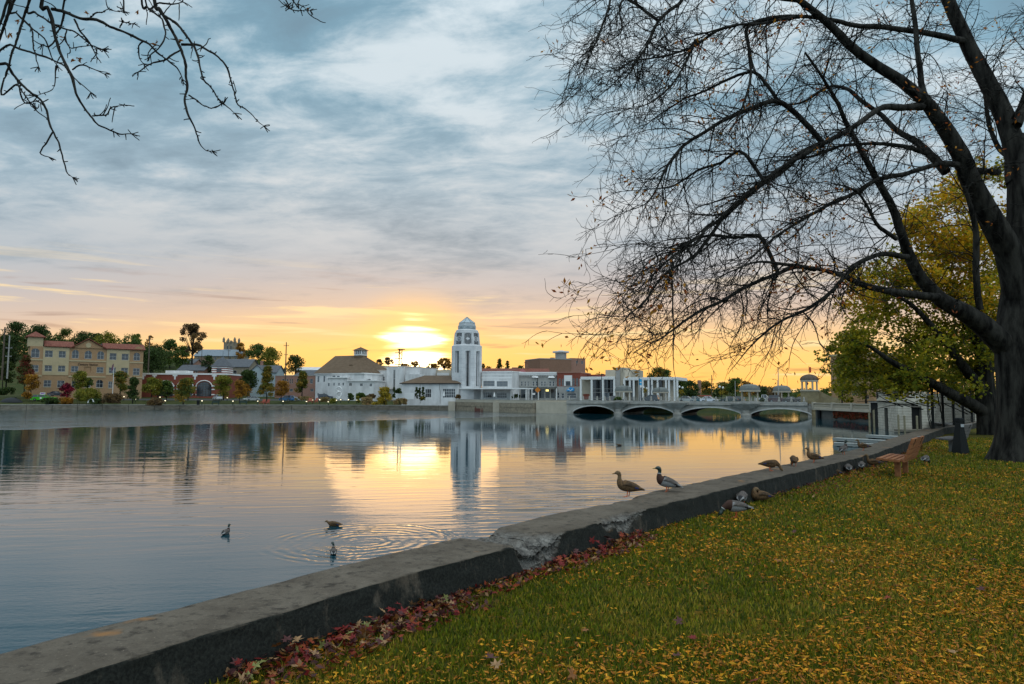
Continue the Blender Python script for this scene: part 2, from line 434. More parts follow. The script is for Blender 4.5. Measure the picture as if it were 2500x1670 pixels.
# the wall turns the corner and runs on under the iron fence
_c0 = INL[-1]; _tw = [xy(PZ(a, b, WALL_Z)) for a, b in [(2303, 1046), (2400, 1028), (2540, 1006)]]
TW = np.array(_tw); TWd = (TW[-1] - TW[0]) / np.linalg.norm(TW[-1] - TW[0]); TWn = np.array((-TWd[1], TWd[0]))
mb = MB()
a, b_ = TW[0] - TWd * 0.1, TW[0] + TWd * 70
for (p, q) in [(a, b_)]:
    w = TWn * 0.62
    mb.add([(p[0], p[1], 1.5), (q[0], q[1], 1.5), (q[0] + w[0], q[1] + w[1], -0.5), (p[0] + w[0], p[1] + w[1], -0.5),
            (p[0], p[1], WALL_Z), (q[0], q[1], WALL_Z), (q[0] + w[0], q[1] + w[1], WALL_Z), (p[0] + w[0], p[1] + w[1], WALL_Z)],
           [(4, 5, 6, 7), (0, 1, 5, 4), (1, 2, 6, 5), (2, 3, 7, 6), (3, 0, 4, 7)])
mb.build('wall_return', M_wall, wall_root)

# ------------------------------------------------------------------ lawn
def lawn_material():
    m = bpy.data.materials.new('lawn_soil'); m.use_nodes = True; T = NT(m.node_tree); b = T.n['Principled BSDF']
    tc = T.new('ShaderNodeTexCoord').outputs['Object']
    n = T.noise(tc, 0.55, 5.0, 0.6); n2 = T.noise(tc, 26.0, 5.0, 0.7); n3 = T.noise(tc, 3.2, 5.0, 0.62)
    c = T.mix(T.mr(n2, 0.35, 0.62), (0.035, 0.042, 0.006, 1), (0.105, 0.105, 0.014, 1))
    lf = T.m('MULTIPLY', T.mr(n3, 0.44, 0.58), T.mr(n2, 0.47, 0.56))
    c = T.mix(T.m('MULTIPLY', lf, T.mr(n, 0.36, 0.60)), c, (0.27, 0.125, 0.014, 1))
    c = T.mix(T.m('MULTIPLY', T.mr(n, 0.60, 0.72), 0.6), c, (0.075, 0.052, 0.024, 1))
    T.l.new(c, b.inputs['Base Color']); b.inputs['Roughness'].default_value = 0.95; b.inputs['Specular IOR Level'].default_value = 0.1
    bp = T.new('ShaderNodeBump'); bp.inputs['Distance'].default_value = 0.05; T.l.new(n2, bp.inputs['Height']); T.l.new(bp.outputs[0], b.inputs['Normal'])
    return m
def left_of_wall(X, Y, off):
    """signed distance-ish: >0 when the point is on the lawn side of the wall's inner line shifted by off"""
    P = INL[::16]; Nn = NRM[::16]
    out = np.empty(X.shape)
    fx, fy = X.ravel(), Y.ravel(); o = out.ravel()
    for a in range(0, len(fx), 4000):
        dx = fx[a:a + 4000, None] - P[None, :, 0]; dy = fy[a:a + 4000, None] - P[None, :, 1]
        j = np.argmin(dx * dx + dy * dy, 1); r = np.arange(len(j))
        o[a:a + 4000] = -(dx[r, j] * Nn[j, 0] + dy[r, j] * Nn[j, 1])
    return o.reshape(X.shape) - off
def beyond_return(X, Y): return (X - TW[0][0]) * TWn[0] + (Y - TW[0][1]) * TWn[1]
def lawn_z(X, Y): return GRASS_Z + (vnoise(X * 0.35, Y * 0.35, 21) - 0.5) * 0.05 + (vnoise(X * 1.7, Y * 1.7, 22) - 0.5) * 0.02
gx = np.arange(-14, 62, 0.3); gy = np.arange(-14, 66, 0.3)
GX, GY = np.meshgrid(gx, gy); GZ = lawn_z(GX, GY)
ok = (left_of_wall(GX, GY, -0.30) > 0) & (beyond_return(GX, GY) < 0.30)
# outside the wall's foot the corner points are dropped
idx = np.arange(GX.size).reshape(GX.shape)
F = np.stack([idx[:-1, :-1], idx[:-1, 1:], idx[1:, 1:], idx[1:, :-1]], -1).reshape(-1, 4)
okf = ok.ravel()[F].all(1)
M_lawn = lawn_material()
tag(npmesh('lawn', np.c_[GX.ravel(), GY.ravel(), GZ.ravel()], F[okf], M_lawn, smooth=True), kind='structure')

# ------------------------------------------------------------------ water
def water_material():
    m = bpy.data.materials.new('river_water'); m.use_nodes = True; T = NT(m.node_tree); b = T.n['Principled BSDF']
    tc = T.new('ShaderNodeTexCoord').outputs['Object']
    x, y, z = T.sep(tc)
    # calm swell: long crests roughly across the view
    u = T.m('ADD', T.m('MULTIPLY', x, 0.22), T.m('MULTIPLY', y, 0.10)); v = T.m('SUBTRACT', y, T.m('MULTIPLY', x, 0.20))
    A = T.comb(u, v, 0.0)
    n1 = T.noise(A, 2.1, 2.0, 0.45, dist=0.25)
    n2 = T.noise(T.comb(T.m('ADD', T.m('MULTIPLY', x, 0.17), T.m('MULTIPLY', y, 0.03)), T.m('SUBTRACT', y, T.m('MULTIPLY', x, 0.10)), 0.0), 0.50, 3.0, 0.6, dist=0.3)
    n3 = T.noise(T.comb(T.m('MULTIPLY', x, 0.7), T.m('MULTIPLY', y, 1.3), 4.0), 7.5, 2.0, 0.5)
    patch = T.mr(T.noise(tc, 0.10, 3.0, 0.5), 0.40, 0.62, 0.35, 1.0)
    calm = T.mr(x, -40.0, 8.0, 0.9, 0.38, True); calm0 = calm; calm = T.m('MULTIPLY', calm, T.mr(y, 14.0, 60.0, 1.0, 0.30, True)); patch = T.m('MULTIPLY', patch, calm)
    h = T.m('ADD', T.m('MULTIPLY', T.m('MULTIPLY', n1, patch), 0.027), T.m('MULTIPLY', T.m('MULTIPLY', n2, T.m('MULTIPLY', calm0, T.mr(y, 45.0, 110.0, 1.0, 0.5, True))), 0.027))
    h = T.m('ADD', h, T.m('MULTIPLY', T.m('MULTIPLY', n3, T.mr(y, 8.0, 34.0, 1.0, 0.14, True)), 0.0036))
    # wind-ruffled water under the far bank
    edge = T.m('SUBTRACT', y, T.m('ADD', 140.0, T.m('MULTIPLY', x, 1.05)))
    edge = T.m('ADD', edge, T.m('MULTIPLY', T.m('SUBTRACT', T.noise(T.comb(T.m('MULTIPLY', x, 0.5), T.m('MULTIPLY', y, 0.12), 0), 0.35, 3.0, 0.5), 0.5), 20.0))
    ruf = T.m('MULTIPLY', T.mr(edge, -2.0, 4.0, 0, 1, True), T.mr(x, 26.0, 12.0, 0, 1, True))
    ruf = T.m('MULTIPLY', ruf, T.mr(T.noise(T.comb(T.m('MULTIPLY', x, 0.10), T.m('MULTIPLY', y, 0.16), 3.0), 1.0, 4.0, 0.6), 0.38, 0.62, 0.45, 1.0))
    r1 = T.noise(T.comb(T.m('MULTIPLY', x, 0.30), T.m('MULTIPLY', y, 0.8), 9.0), 0.9, 5.0, 0.75)
    h = T.m('ADD', h, T.m('MULTIPLY', T.m('MULTIPLY', r1, ruf), 0.17))
    # rings spreading from the paddling ducks
    def ring(px, py, lam, r0, r1_, amp, sy=1.0):
        c = PZ(px, py, 0.0)
        rr = T.vm('LENGTH', T.vm('MULTIPLY', T.vm('SUBTRACT', tc, (c.x, c.y, 0)), (1, sy, 0)))
        rr = T.m('ADD', rr, T.m('MULTIPLY', T.m('SUBTRACT', T.noise(tc, 0.9, 3.0, 0.5), 0.5), 0.5))
        w = T.m('SINE', T.m('MULTIPLY', rr, 2 * PI / lam))
        win = T.m('MULTIPLY', T.mr(rr, r0 * 0.5, r0, 0, 1, True), T.mr(rr, r1_, r1_ * 0.9, 0, 1, True))
        return T.m('MULTIPLY', T.m('MULTIPLY', T.m('MULTIPLY', w, win), T.mr(T.noise(T.vm('ADD', tc, (5, 2, 0)), 1.1, 3.0, 0.6), 0.38, 0.62, 0.05, 1.0)), amp)
    h = T.m('ADD', h, ring(890, 1322, 0.34, 0.5, 2.9, 0.0040))
    h = T.m('ADD', h, ring(815, 1350, 0.18, 0.25, 0.95, 0.0022))
    h = T.m('ADD', h, ring(551, 1310, 0.20, 0.25, 0.8, 0.0015))
    # short regular wavelets thrown back by the wall
    ww = T.m('SINE', T.m('MULTIPLY', T.m('ADD', T.m('ADD', T.m('MULTIPLY', y, 1.0), T.m('MULTIPLY', x, -0.12)), T.m('MULTIPLY', n2, 2.2)), 2 * PI / 0.52))
    wm = T.m('MULTIPLY', T.mr(x, -4.0, 0.5, 0, 1, True), T.m('MULTIPLY', T.mr(y, 44.0, 24.0, 0, 1, True), T.mr(n1, 0.35, 0.6)))
    h = T.m('ADD', h, T.m('MULTIPLY', T.m('MULTIPLY', ww, wm), 0.0050))
    bp = T.new('ShaderNodeBump'); bp.inputs['Strength'].default_value = 1.0; bp.inputs['Distance'].default_value = 1.0
    T.l.new(h, bp.inputs['Height'])
    b.inputs['Base Color'].default_value = (0.005, 0.038, 0.052, 1)
    b.inputs['Roughness'].default_value = 0.035; T.l.new(T.m('ADD', 1.36, T.m('MULTIPLY', ruf, 1.3)), b.inputs['IOR'])  # IOR raised over the ruffled band, a brighter reflection put into the material
    b.inputs['Specular IOR Level'].default_value = 0.5
    T.l.new(bp.outputs[0], b.inputs['Normal'])
    return m
mb = MB(); mb.poly([(-2500, -60, 0), (2500, -60, 0), (2500, 5000, 0), (-2500, 5000, 0)])
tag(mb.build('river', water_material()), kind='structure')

# ------------------------------------------------------------------ far bank
EDGE_PX = [(-520, 1002.5), (0, 1000.6), (250, 1000.2), (500, 1000), (780, 1000), (950, 1000.4), (1112, 1001.5), (1180, 1003.5), (1240, 1006.5), (1300, 1008.2), (1384, 1008)]
EDGE = [PZ(a, b, 0.0) for a, b in EDGE_PX]
def bank_z(x, y, t):
    """height of the far bank at distance t behind the water's edge"""
    z = np.interp(t, [0, 3.5, 8, 14, 22, 35, 60, 120, 300, 900, 3000], [1.25, 1.3, 1.5, 2.0, 2.45, 2.8, 3.6, 4.2, 5.0, 8.0, 8.0])
    hill = 17.0 * float(smooth01(62, 150, t)) * float(smooth01(-58, -100, x + (y - 300) * 0.12))
    return z + hill
xs = []; 
for a, b in zip(EDGE[:-1], EDGE[1:]):
    for k in range(12): xs.append(a.lerp(b, k / 12))
xs.append(EDGE[-1])
ts = [0, 0.6, 3.5, 8, 14, 22, 28, 35, 48, 62, 80, 100, 120, 150, 200, 300, 500, 900, 3000]
V = []; 
for e in xs:
    for t in ts:
        sx = e.x * (1 + (0.0 if t < 62 else (t - 62) / 220.0))
        V.append((sx, e.y + t, bank_z(e.x, e.y + t, t)))
k = len(ts); idx = np.arange(len(V)).reshape(-1, k)
F = np.stack([idx[:-1, :-1], idx[1:, :-1], idx[1:, 1:], idx[:-1, 1:]], -1).reshape(-1, 4)
M_bankgrass = mat('bank_turf', (0.035, 0.050, 0.012), 0.95, col2=(0.060, 0.060, 0.020), scale=0.35, bump=0.05, bscale=6, spec=0.1)
o = npmesh('far_bank_ground', np.array(V), F, M_bankgrass); tag(o, kind='structure')
def ground(px, D):
    """ground height of the far bank under a pixel column at distance D"""
    p = PD(px, yh(px), D); ex = [e.x for e in EDGE]; ey = [e.y for e in EDGE]
    return bank_z(p.x, D, max(0.0, D - float(np.interp(p.x, ex, ey))))
M_pave = mat('pale_paving', (0.20, 0.19, 0.175), 0.9, var=0.2, scale=1.2, bump=0.01)
M_asph = mat('asphalt', (0.050, 0.050, 0.052), 0.9, var=0.25, scale=1.5, bump=0.01)
M_quay = mat('quay_concrete', (0.20, 0.175, 0.135), 0.85, col2=(0.115, 0.10, 0.075), scale=0.8, bump=0.03, stretch=(1, 1, 3))
M_cap = mat('quay_cap', (0.34, 0.32, 0.28), 0.85, var=0.15, scale=0.8)
def strip(name, t0, t1, i0, i1, m, dz, kind='structure'):
    V = []; F = []
    pts = xs[i0:i1]
    rows = [t0 + (t1 - t0) * q / 4 for q in range(5)]
    for e in pts:
        for t in rows: V.append((e.x, e.y + t, bank_z(e.x, e.y + t, t) + dz))
    idx = np.arange(len(V)).reshape(-1, 5)
    F = np.stack([idx[:-1, :-1], idx[1:, :-1], idx[1:, 1:], idx[:-1, 1:]], -1).reshape(-1, 4)
    o = npmesh(name, np.array(V), F, m)
    if kind: tag(o, kind=kind)
    return o
strip('promenade', 0.5, 3.2, 0, 84, M_pave, 0.012)
strip('bank_road', 20.5, 34.5, 18, 62, M_asph, 0.02)
strip('side_street', 34.8, 90, 40, 48, M_asph, 0.03)
# the quay wall with its pale cap
def seg_wall(mb, p, q, z0, z1, th, back=True, mi=0):
    d = (q - p); d.z = 0; n = Vector((-d.y, d.x, 0)).normalized() * th
    mb.add([(p.x, p.y, z0), (q.x, q.y, z0), (q.x + n.x, q.y + n.y, z0), (p.x + n.x, p.y + n.y, z0),
            (p.x, p.y, z1), (q.x, q.y, z1), (q.x + n.x, q.y + n.y, z1), (p.x + n.x, p.y + n.y, z1)],
           [(3, 2, 1, 0), (4, 5, 6, 7), (0, 1, 5, 4), (1, 2, 6, 5), (2, 3, 7, 6), (3, 0, 4, 7)], mi)
qw = thing('quay_wall', 'long concrete quay wall with pale coping along the far bank', 'wall', EDGE[1])
for i in range(6):
    p, q = EDGE[i], EDGE[i + 1]; n_ = 4
    for k in range(n_):
        a, b = p.lerp(q, k / n_), p.lerp(q, (k + 1) / n_ - 0.004)
        mb = MB(); seg_wall(mb, a - EDGE[1], b - EDGE[1], -0.6, 1.22, 0.5); mb.build('wall_panel', M_quay, qw)
        off = Vector((0, -0.10, 0)); mb = MB(); seg_wall(mb, a - EDGE[1] + off, b - EDGE[1] + off, 1.224, 1.38, 0.75); mb.build('coping', M_cap, qw)
# ================================================================== building kit
class Fac:
    """a vertical building front through two ground points; local x along the front, y back into the building, z up"""
    def __init__(s, r, xa, xb, Da, Db=None, ground_z=None, yref=None):
        Db = Da if Db is None else Db
        pa, pb = Q(r, xa, 0)[0], Q(r, xb, 0)[0]
        A, B = PD(pa, yh(pa), Da), PD(pb, yh(pb), Db)
        s.r = r; s.z0 = ground_z
        s.O = Vector((A.x, A.y, ground_z)); d = Vector((B.x - A.x, B.y - A.y, 0)); s.len = d.length; s.u = d.normalized()
        s.n = Vector((-s.u.y, s.u.x, 0)); s.rot = math.atan2(s.u.y, s.u.x)
    def uz(s, x, y, dep=0.0):
        px, py = Q(s.r, x, y); d = ray(px, py); P0 = s.O + s.n * dep
        t = (P0 - CAM).dot(s.n) / d.dot(s.n); p = CAM + d * t - s.O
        return p.dot(s.u), p.z
    def rect(s, x0, y0, x1, y1, dep=0.0):
        """pixel rectangle -> (u0,u1,z0,z1)"""
        a, zt = s.uz(x0, y0, dep); b, zb = s.uz(x1, y1, dep)
        _, zt2 = s.uz(x1, y0, dep); _, zb2 = s.uz(x0, y1, dep)
        return min(a, b), max(a, b), min((zb + zb2) / 2, (zt + zt2) / 2), max((zb + zb2) / 2, (zt + zt2) / 2)
    def root(s, name, label, cat='building', group=None): return thing(name, label, cat, s.O, s.rot, group)
M_glass = mat('dark_glass', (0.020, 0.026, 0.034), 0.08, spec=0.8)
M_glass2 = mat('grey_glass', (0.10, 0.12, 0.14), 0.10, spec=0.8)
def wall_holes(mb, x0, x1, z0, z1, holes, y=0.0, rec=0.25, mi=0, back=True):
    """front face with real openings; holes = (a,b,c,d)"""
    X = sorted({x0, x1, *[min(max(q, x0), x1) for h in holes for q in h[:2]]}); Zs = sorted({z0, z1, *[min(max(q, z0), z1) for h in holes for q in h[2:4]]})
    for i in range(len(X) - 1):
        for j in range(len(Zs) - 1):
            cx, cz = (X[i] + X[i + 1]) / 2, (Zs[j] + Zs[j + 1]) / 2
            if any(h[0] < cx < h[1] and h[2] < cz < h[3] for h in holes): continue
            mb.poly([(X[i], y, Zs[j]), (X[i + 1], y, Zs[j]), (X[i + 1], y, Zs[j + 1]), (X[i], y, Zs[j + 1])], mi)
    for h in holes:
        a, b, c, d = h[:4]; r = y + rec
        mb.poly([(a, y, c), (a, r, c), (a, r, d), (a, y, d)], mi); mb.poly([(b, y, c), (b, y, d), (b, r, d), (b, r, c)], mi)
        mb.poly([(a, y, d), (a, r, d), (b, r, d), (b, y, d)], mi); mb.poly([(a, y, c), (b, y, c), (b, r, c), (a, r, c)], mi)
        if back: mb.poly([(a, r, c), (b, r, c), (b, r, d), (a, r, d)], mi)
        if len(h) > 4 and h[4] == 'arch':
            hw = (b - a) / 2; cx = (a + b) / 2; rise = min(hw, (d - c) * 0.45); zs = d - rise
            pts = [(cx - hw * math.cos(PI * k / 12), zs + rise * math.sin(PI * k / 12)) for k in range(13)]
            for sgn, sub in ((0, pts[:7]), (1, pts[6:])):
                corner = (a, d) if sgn == 0 else (b, d)
                for k in range(len(sub) - 1):
                    mb.poly([(corner[0], y + 0.003, corner[1]), (sub[k][0], y + 0.003, sub[k][1]), (sub[k + 1][0], y + 0.003, sub[k + 1][1])], mi)
                    mb.poly([(sub[k][0], y, sub[k][1]), (sub[k + 1][0], y, sub[k + 1][1]), (sub[k + 1][0], r, sub[k + 1][1]), (sub[k][0], r, sub[k][1])], mi)
def shell(F, root, x0, x1, z0, z1, dep, m, holes=(), y=0.0, rec=0.25, name='wall', top=True):
    mb = MB(); wall_holes(mb, x0, x1, z0, z1, list(holes), y, rec)
    mb.poly([(x0, y, z0), (x0, y, z1), (x0, y + dep, z1), (x0, y + dep, z0)]); mb.poly([(x1, y, z0), (x1, y + dep, z0), (x1, y + dep, z1), (x1, y, z1)])
    mb.poly([(x0, y + dep, z0), (x0, y + dep, z1), (x1, y + dep, z1), (x1, y + dep, z0)])
    if top: mb.poly([(x0, y, z1), (x1, y, z1), (x1, y + dep, z1), (x0, y + dep, z1)])
    return mb.build(name, m, root)
def window(root, h, y=0.0, rec=0.25, nx=2, nz=2, frame=None, glass=None, fw=0.07, name='window', sill=None, subs=True):
    """frame with bars set in an opening; the pane is its sub-part"""
    a, b, c, d = h[:4]; frame = frame or MATS['window_frame']; glass = glass or M_glass
    yb = y + rec * 0.45; yf = yb - 0.06; mb = MB()
    arch = len(h) > 4 and h[4] == 'arch'
    zt = d
    mb.box(a, a + fw, yf, yb, c, zt); mb.box(b - fw, b, yf, yb, c, zt); mb.box(a + fw, b - fw, yf, yb, c, c + fw); mb.box(a + fw, b - fw, yf, yb, zt - fw, zt)
    for i in range(1, nx): x = a + (b - a) * i / nx; mb.box(x - fw * 0.4, x + fw * 0.4, yf + 0.01, yb, c + fw, zt - fw)
    for i in range(1, nz): z = c + (zt - c) * i / nz; mb.box(a + fw, b - fw, yf + 0.013, yb - 0.003, z - fw * 0.4, z + fw * 0.4)
    if sill is not None: mb.box(a - 0.1, b + 0.1, y - 0.10, y + 0.02, c - 0.14, c - 0.004, 1)
    w = mb.build(name, [frame, sill or frame], root)
    p = MB(); p.box(a + 0.01, b - 0.01, yb + 0.004, yb + 0.03, c + 0.01, d - 0.01); p.build('pane', glass, w)
    return w
mat('window_frame', (0.42, 0.42, 0.40), 0.5)
M_white = mat('white_render', (0.70, 0.69, 0.68), 0.75, col2=(0.54, 0.53, 0.52), scale=0.5, stretch=(1, 1, .5), bump=0.01, detail=6)
M_whitetrim = mat('white_trim', (0.75, 0.74, 0.72), 0.6)
def brickmat(name, c1, c2, mortar, scale=1.0, rough=0.9):
    m = bpy.data.materials.new(name); m.use_nodes = True; T = NT(m.node_tree); b = T.n['Principled BSDF']
    tc = T.new('ShaderNodeTexCoord').outputs['Object']; x, y, z = T.sep(tc)
    v = T.comb(T.m('ADD', x, y), z, 0.0)
    br = T.new('ShaderNodeTexBrick'); T.l.new(v, br.inputs['Vector'])
    br.inputs['Scale'].default_value = 3.2 * scale; br.inputs['Color1'].default_value = (*c1, 1); br.inputs['Color2'].default_value = (*c2, 1)
    br.inputs['Mortar'].default_value = (*mortar, 1); br.inputs['Mortar Size'].default_value = 0.012; br.inputs['Bias'].default_value = -0.1
    n = T.noise(tc, 0.5, 5.0, 0.6); n2 = T.noise(tc, 3.0, 4, 0.6)
    c = T.mix(T.mr(n, 0.35, 0.65), br.outputs[0], T.mix(0.5, br.outputs[0], (*c2, 1)))
    c = T.mix(T.m('MULTIPLY', T.mr(n2, 0.5, 0.7), 0.35), c, tuple(q * 0.6 for q in c1) + (1,))
    T.l.new(c, b.inputs['Base Color']); b.inputs['Roughness'].default_value = rough; b.inputs['Specular IOR Level'].default_value = 0.15
    bp = T.new('ShaderNodeBump'); bp.inputs['Distance'].default_value = 0.01; T.l.new(br.outputs[1], bp.inputs['Height']); bp.invert = True
    T.l.new(bp.outputs[0], b.inputs['Normal']); MATS[name] = m; return m
M_tan = brickmat('tan_brick', (0.34, 0.19, 0.095), (0.41, 0.26, 0.145), (0.34, 0.25, 0.17), 0.9)
M_cream = mat('cream_stucco', (0.44, 0.35, 0.21), 0.85, var=0.08, scale=0.6)
M_red = brickmat('red_brick', (0.21, 0.055, 0.036), (0.26, 0.075, 0.05), (0.24, 0.13, 0.1), 1.0)
M_brown = brickmat('brown_brick', (0.22, 0.115, 0.075), (0.28, 0.16, 0.11), (0.25, 0.19, 0.15), 0.8)
M_orange = brickmat('orange_brick', (0.36, 0.17, 0.055), (0.42, 0.22, 0.08), (0.33, 0.22, 0.13), 0.9)
M_pinkb = brickmat('pale_red_brick', (0.30, 0.15, 0.11), (0.36, 0.2, 0.15), (0.3, 0.24, 0.2), 0.9)
M_tile = mat('red_roof_tile', (0.13, 0.030, 0.020), 0.8, col2=(0.24, 0.085, 0.05), scale=2.5, bump=0.06, bscale=5)
M_shingle = mat('grey_shingle', (0.105, 0.11, 0.12), 0.9, var=0.2, scale=1.2, bump=0.03, bscale=5, stretch=(1, 1, 2))
M_brshing = mat('brown_shingle', (0.115, 0.075, 0.045), 0.9, col2=(0.155, 0.105, 0.065), scale=0.8, bump=0.04, bscale=5, stretch=(1, 1, 3))
M_stone = mat('rubble_stone', (0.30, 0.25, 0.18), 0.9, col2=(0.20, 0.165, 0.12), scale=1.8, bump=0.06, bscale=3)
M_slate = mat('blue_slate', (0.20, 0.235, 0.265), 0.8, var=0.15, scale=1.0, bump=0.02)
M_dark = mat('dark_metal', (0.012, 0.013, 0.013), 0.6, spec=0.15)
M_black = mat('black_opening', (0.012, 0.012, 0.012), 0.9)
M_grey = mat('grey_concrete', (0.33, 0.32, 0.30), 0.85, var=0.18, scale=0.8, bump=0.01)
M_beige = mat('beige_stone', (0.42, 0.37, 0.29), 0.85, var=0.12, scale=0.7, bump=0.01)

# ================================================================== 1  three-storey office with red tile roof
def office():
    F = Fac(1, 375, 1950, 204, 222, ground(190, 208) - 0.2)
    R = F.root('brick_office_building', 'three-storey tan brick and cream office with red tile roof and lettered front')
    ux = lambda x, y=700: F.uz(x, y)[0]; uzz = lambda x, y: F.uz(x, y)[1]
    X0, X1 = 0.0, ux(1952)
    zt = F.uz(600, 480)[1]; zb = 0.0
    wins3 = [(428, 505, 536, 632, 'arch'), (615, 535, 718, 627), (803, 543, 896, 635), (985, 527, 1073, 642, 'arch'), (1158, 538, 1250, 650, 'arch'), (1330, 545, 1418, 655, 'arch'), (1497, 572, 1586, 664), (1662, 580, 1752, 668), (1825, 565, 1908, 673, 'arch')]
    wins2 = [(428, 733, 522, 828), (610, 737, 707, 820), (793, 742, 888, 825), (972, 747, 1066, 828), (1147, 757, 1240, 832), (1320, 762, 1410, 840), (1487, 767, 1578, 846), (1653, 772, 1743, 852), (1817, 777, 1903, 872)]
    wins1 = [(598, 940, 695, 1033), (783, 945, 877, 1040), (1150, 930, 1235, 1040, 'arch'), (1313, 935, 1405, 1042, 'arch'), (1480, 958, 1530, 1050), (980, 950, 1060, 1040)]
    H = []
    for w in wins3 + wins2 + wins1:
        a, b, c, d = F.rect(*w[:4]); H.append((a, b, c, d) + tuple(w[4:]))
    dep = 15.0
    shell(F, R, X0, X1, zb, zt, dep, M_tan, H, top=False)
    for i, h in enumerate(H):
        if i == 13: continue
        window(R, h, nx=2, nz=2, fw=0.09, sill=M_cream if i > 8 else None)
    # cream stucco bays standing proud between floors
    for (xa, xb) in ((582, 940), (1452, 1765)):
        a, b = ux(xa), ux(xb)
        za, zb2 = F.uz(xa, 868)[1], zt
        hh = [h for h in H if a < (h[0] + h[1]) / 2 < b]
        mb = MB(); wall_holes(mb, a, b, za, zb2, [h[:4] for h in hh if h[2] > za], y=-0.12, rec=0.115, back=False)
        mb.poly([(a, -0.12, za), (a, -0.12, zb2), (a, 0, zb2), (a, 0, za)]); mb.poly([(b, -0.12, za), (b, 0, za), (b, 0, zb2), (b, -0.12, zb2)]); mb.poly([(a, -0.12, za), (a, 0, za), (b, 0, za), (b, -0.12, za)])
        mb.build('stucco_bay', M_cream, R)
    for yy in (655, 868):     # belt courses
        z = F.uz(700, yy + (15 if yy > 800 else 10))[1]
        for k, (a, b) in enumerate(((X0 - 0.1, ux(582) - 0.02), (ux(942), ux(1450)), (ux(1767), X1 + 0.1))):
            mb = MB(); mb.box(a, b, -0.16, 0.0, z - 0.22, z + 0.18); mb.build('belt_course', M_cream, R)
    # pavilion wall and roofs
    ze = zt
    gx0, gx1 = ux(985, 480), ux(1440, 510); gz = F.uz(1210, 380)[1]; gc = ux(1210, 400); zg = ze
    mb = MB(); mb.prism([(gx0, zg), (gx1, zg), (gc, gz - 0.25)], -0.3, 7.0, 'y'); mb.build('gable', M_tan, R)
    mb = MB(); mb.lathe([(0.0, 0), (0.75, 0), (0.75, 0.1), (0.0, 0.1)], 20); mb.M = None
    o = mb.build('round_louvre', M_cream, R); o.location = (gc, -0.3, gz - 1.9); o.rotation_euler = (PI / 2, 0, 0)
    def roofslab(pts, th=0.22, name='roof_slope', m=M_tile):
        mb = MB(); n = (Vector(pts[1]) - Vector(pts[0])).cross(Vector(pts[3]) - Vector(pts[0])).normalized() * th
        mb.add(pts + [tuple(Vector(p) + n) for p in pts], [(3, 2, 1, 0), (4, 5, 6, 7), (0, 1, 5, 4), (1, 2, 6, 5), (2, 3, 7, 6), (3, 0, 4, 7)]); return mb.build(name, m, R)
    for s, gx in ((-1, gx0 - 0.5), (1, gx1 + 0.5)):
        a = [(gx, -0.8, zg - 0.25), (gc, -0.8, gz), (gc, 7.2, gz), (gx, 7.2, zg - 0.25)]
        roofslab(a if s < 0 else a[::-1])
    zr = F.uz(700, 412, 3.6)[1]
    for (a, b) in ((ux(590), gx0 + 0.6), (gx1 - 0.6, X1 + 0.5)):
        roofslab([(a, -0.55, ze - 0.05), (b, -0.55, ze - 0.05), (b, 3.6, zr), (a, 3.6, zr)])
        roofslab([(a, 9.2, zr - 0.02), (b, 9.2, zr - 0.02), (b, dep + 0.5, ze - 0.05), (a, dep + 0.5, ze - 0.05)])
        mb = MB(); mb.box(a, b, 3.65, 9.15, ze, zr + 0.03); mb.build('flat_roof', M_shingle, R)
    # corner eyebrow gable at the right end
    a, b = ux(1800), X1 + 0.35; z1 = F.uz(1890, 480)[1]
    pts = [(a, ze - 0.25)] + [(a + (b - a) * k / 8, ze - 0.25 + (z1 - ze + 0.25) * math.sin(PI * k / 8)) for k in range(1, 8)] + [(b, ze - 0.25)]
    mb = MB(); mb.prism(pts, -0.25, 0.6, 'y'); mb.build('eyebrow_gable', M_tan, R)
    # stair tower at the left
    tx0, tx1 = ux(383, 400), ux(592, 400); tz = F.uz(480, 345)[1]
    mb = MB(); mb.box(tx0, tx1, 0.05, 6.0, zt - 0.1, tz); mb.build('tower', M_cream, R)
    pk = F.uz(495, 275, 3.0)[1]; e = 0.6; c = ((tx0 + tx1) / 2, 3.0, pk)
    q = [(tx0 - e, -e, tz), (tx1 + e, -e, tz), (tx1 + e, 6 + e, tz), (tx0 - e, 6 + e, tz)]
    mb = MB(); mb.add(q + [c] + [(p[0], p[1], tz - 0.18) for p in q], [(0, 1, 4), (1, 2, 4), (2, 3, 4), (3, 0, 4), (5, 6, 1, 0), (6, 7, 2, 1), (7, 8, 3, 2), (8, 5, 0, 3), (8, 7, 6, 5)]); mb.build('tower_roof', M_tile, R)
    # lettering on the front
    try:
        cu = bpy.data.curves.new('lettering', 'FONT'); cu.body = 'Century Station'; cu.extrude = 0.05
        a, zc = F.uz(1062, 735); b, _ = F.uz(1332, 745); cu.size = 1.0
        to = bpy.data.objects.new('tmp', cu); COL.objects.link(to)
        dg = bpy.context.evaluated_depsgraph_get(); me = bpy.data.meshes.new_from_object(to.evaluated_get(dg)); bpy.data.objects.remove(to)
        w = max(v.co.x for v in me.vertices); sc = (b - a) / w
        for v in me.vertices: v.co = Vector((v.co.x * sc, -v.co.z, v.co.y * sc * 1.1))
        me.materials.clear(); me.materials.append(mat('letter_brown', (0.05, 0.03, 0.02), 0.6))
        o = link('lettering', me, R); o.location = (a, -0.08, zc)
    except Exception as ex: print('text', ex)
office()

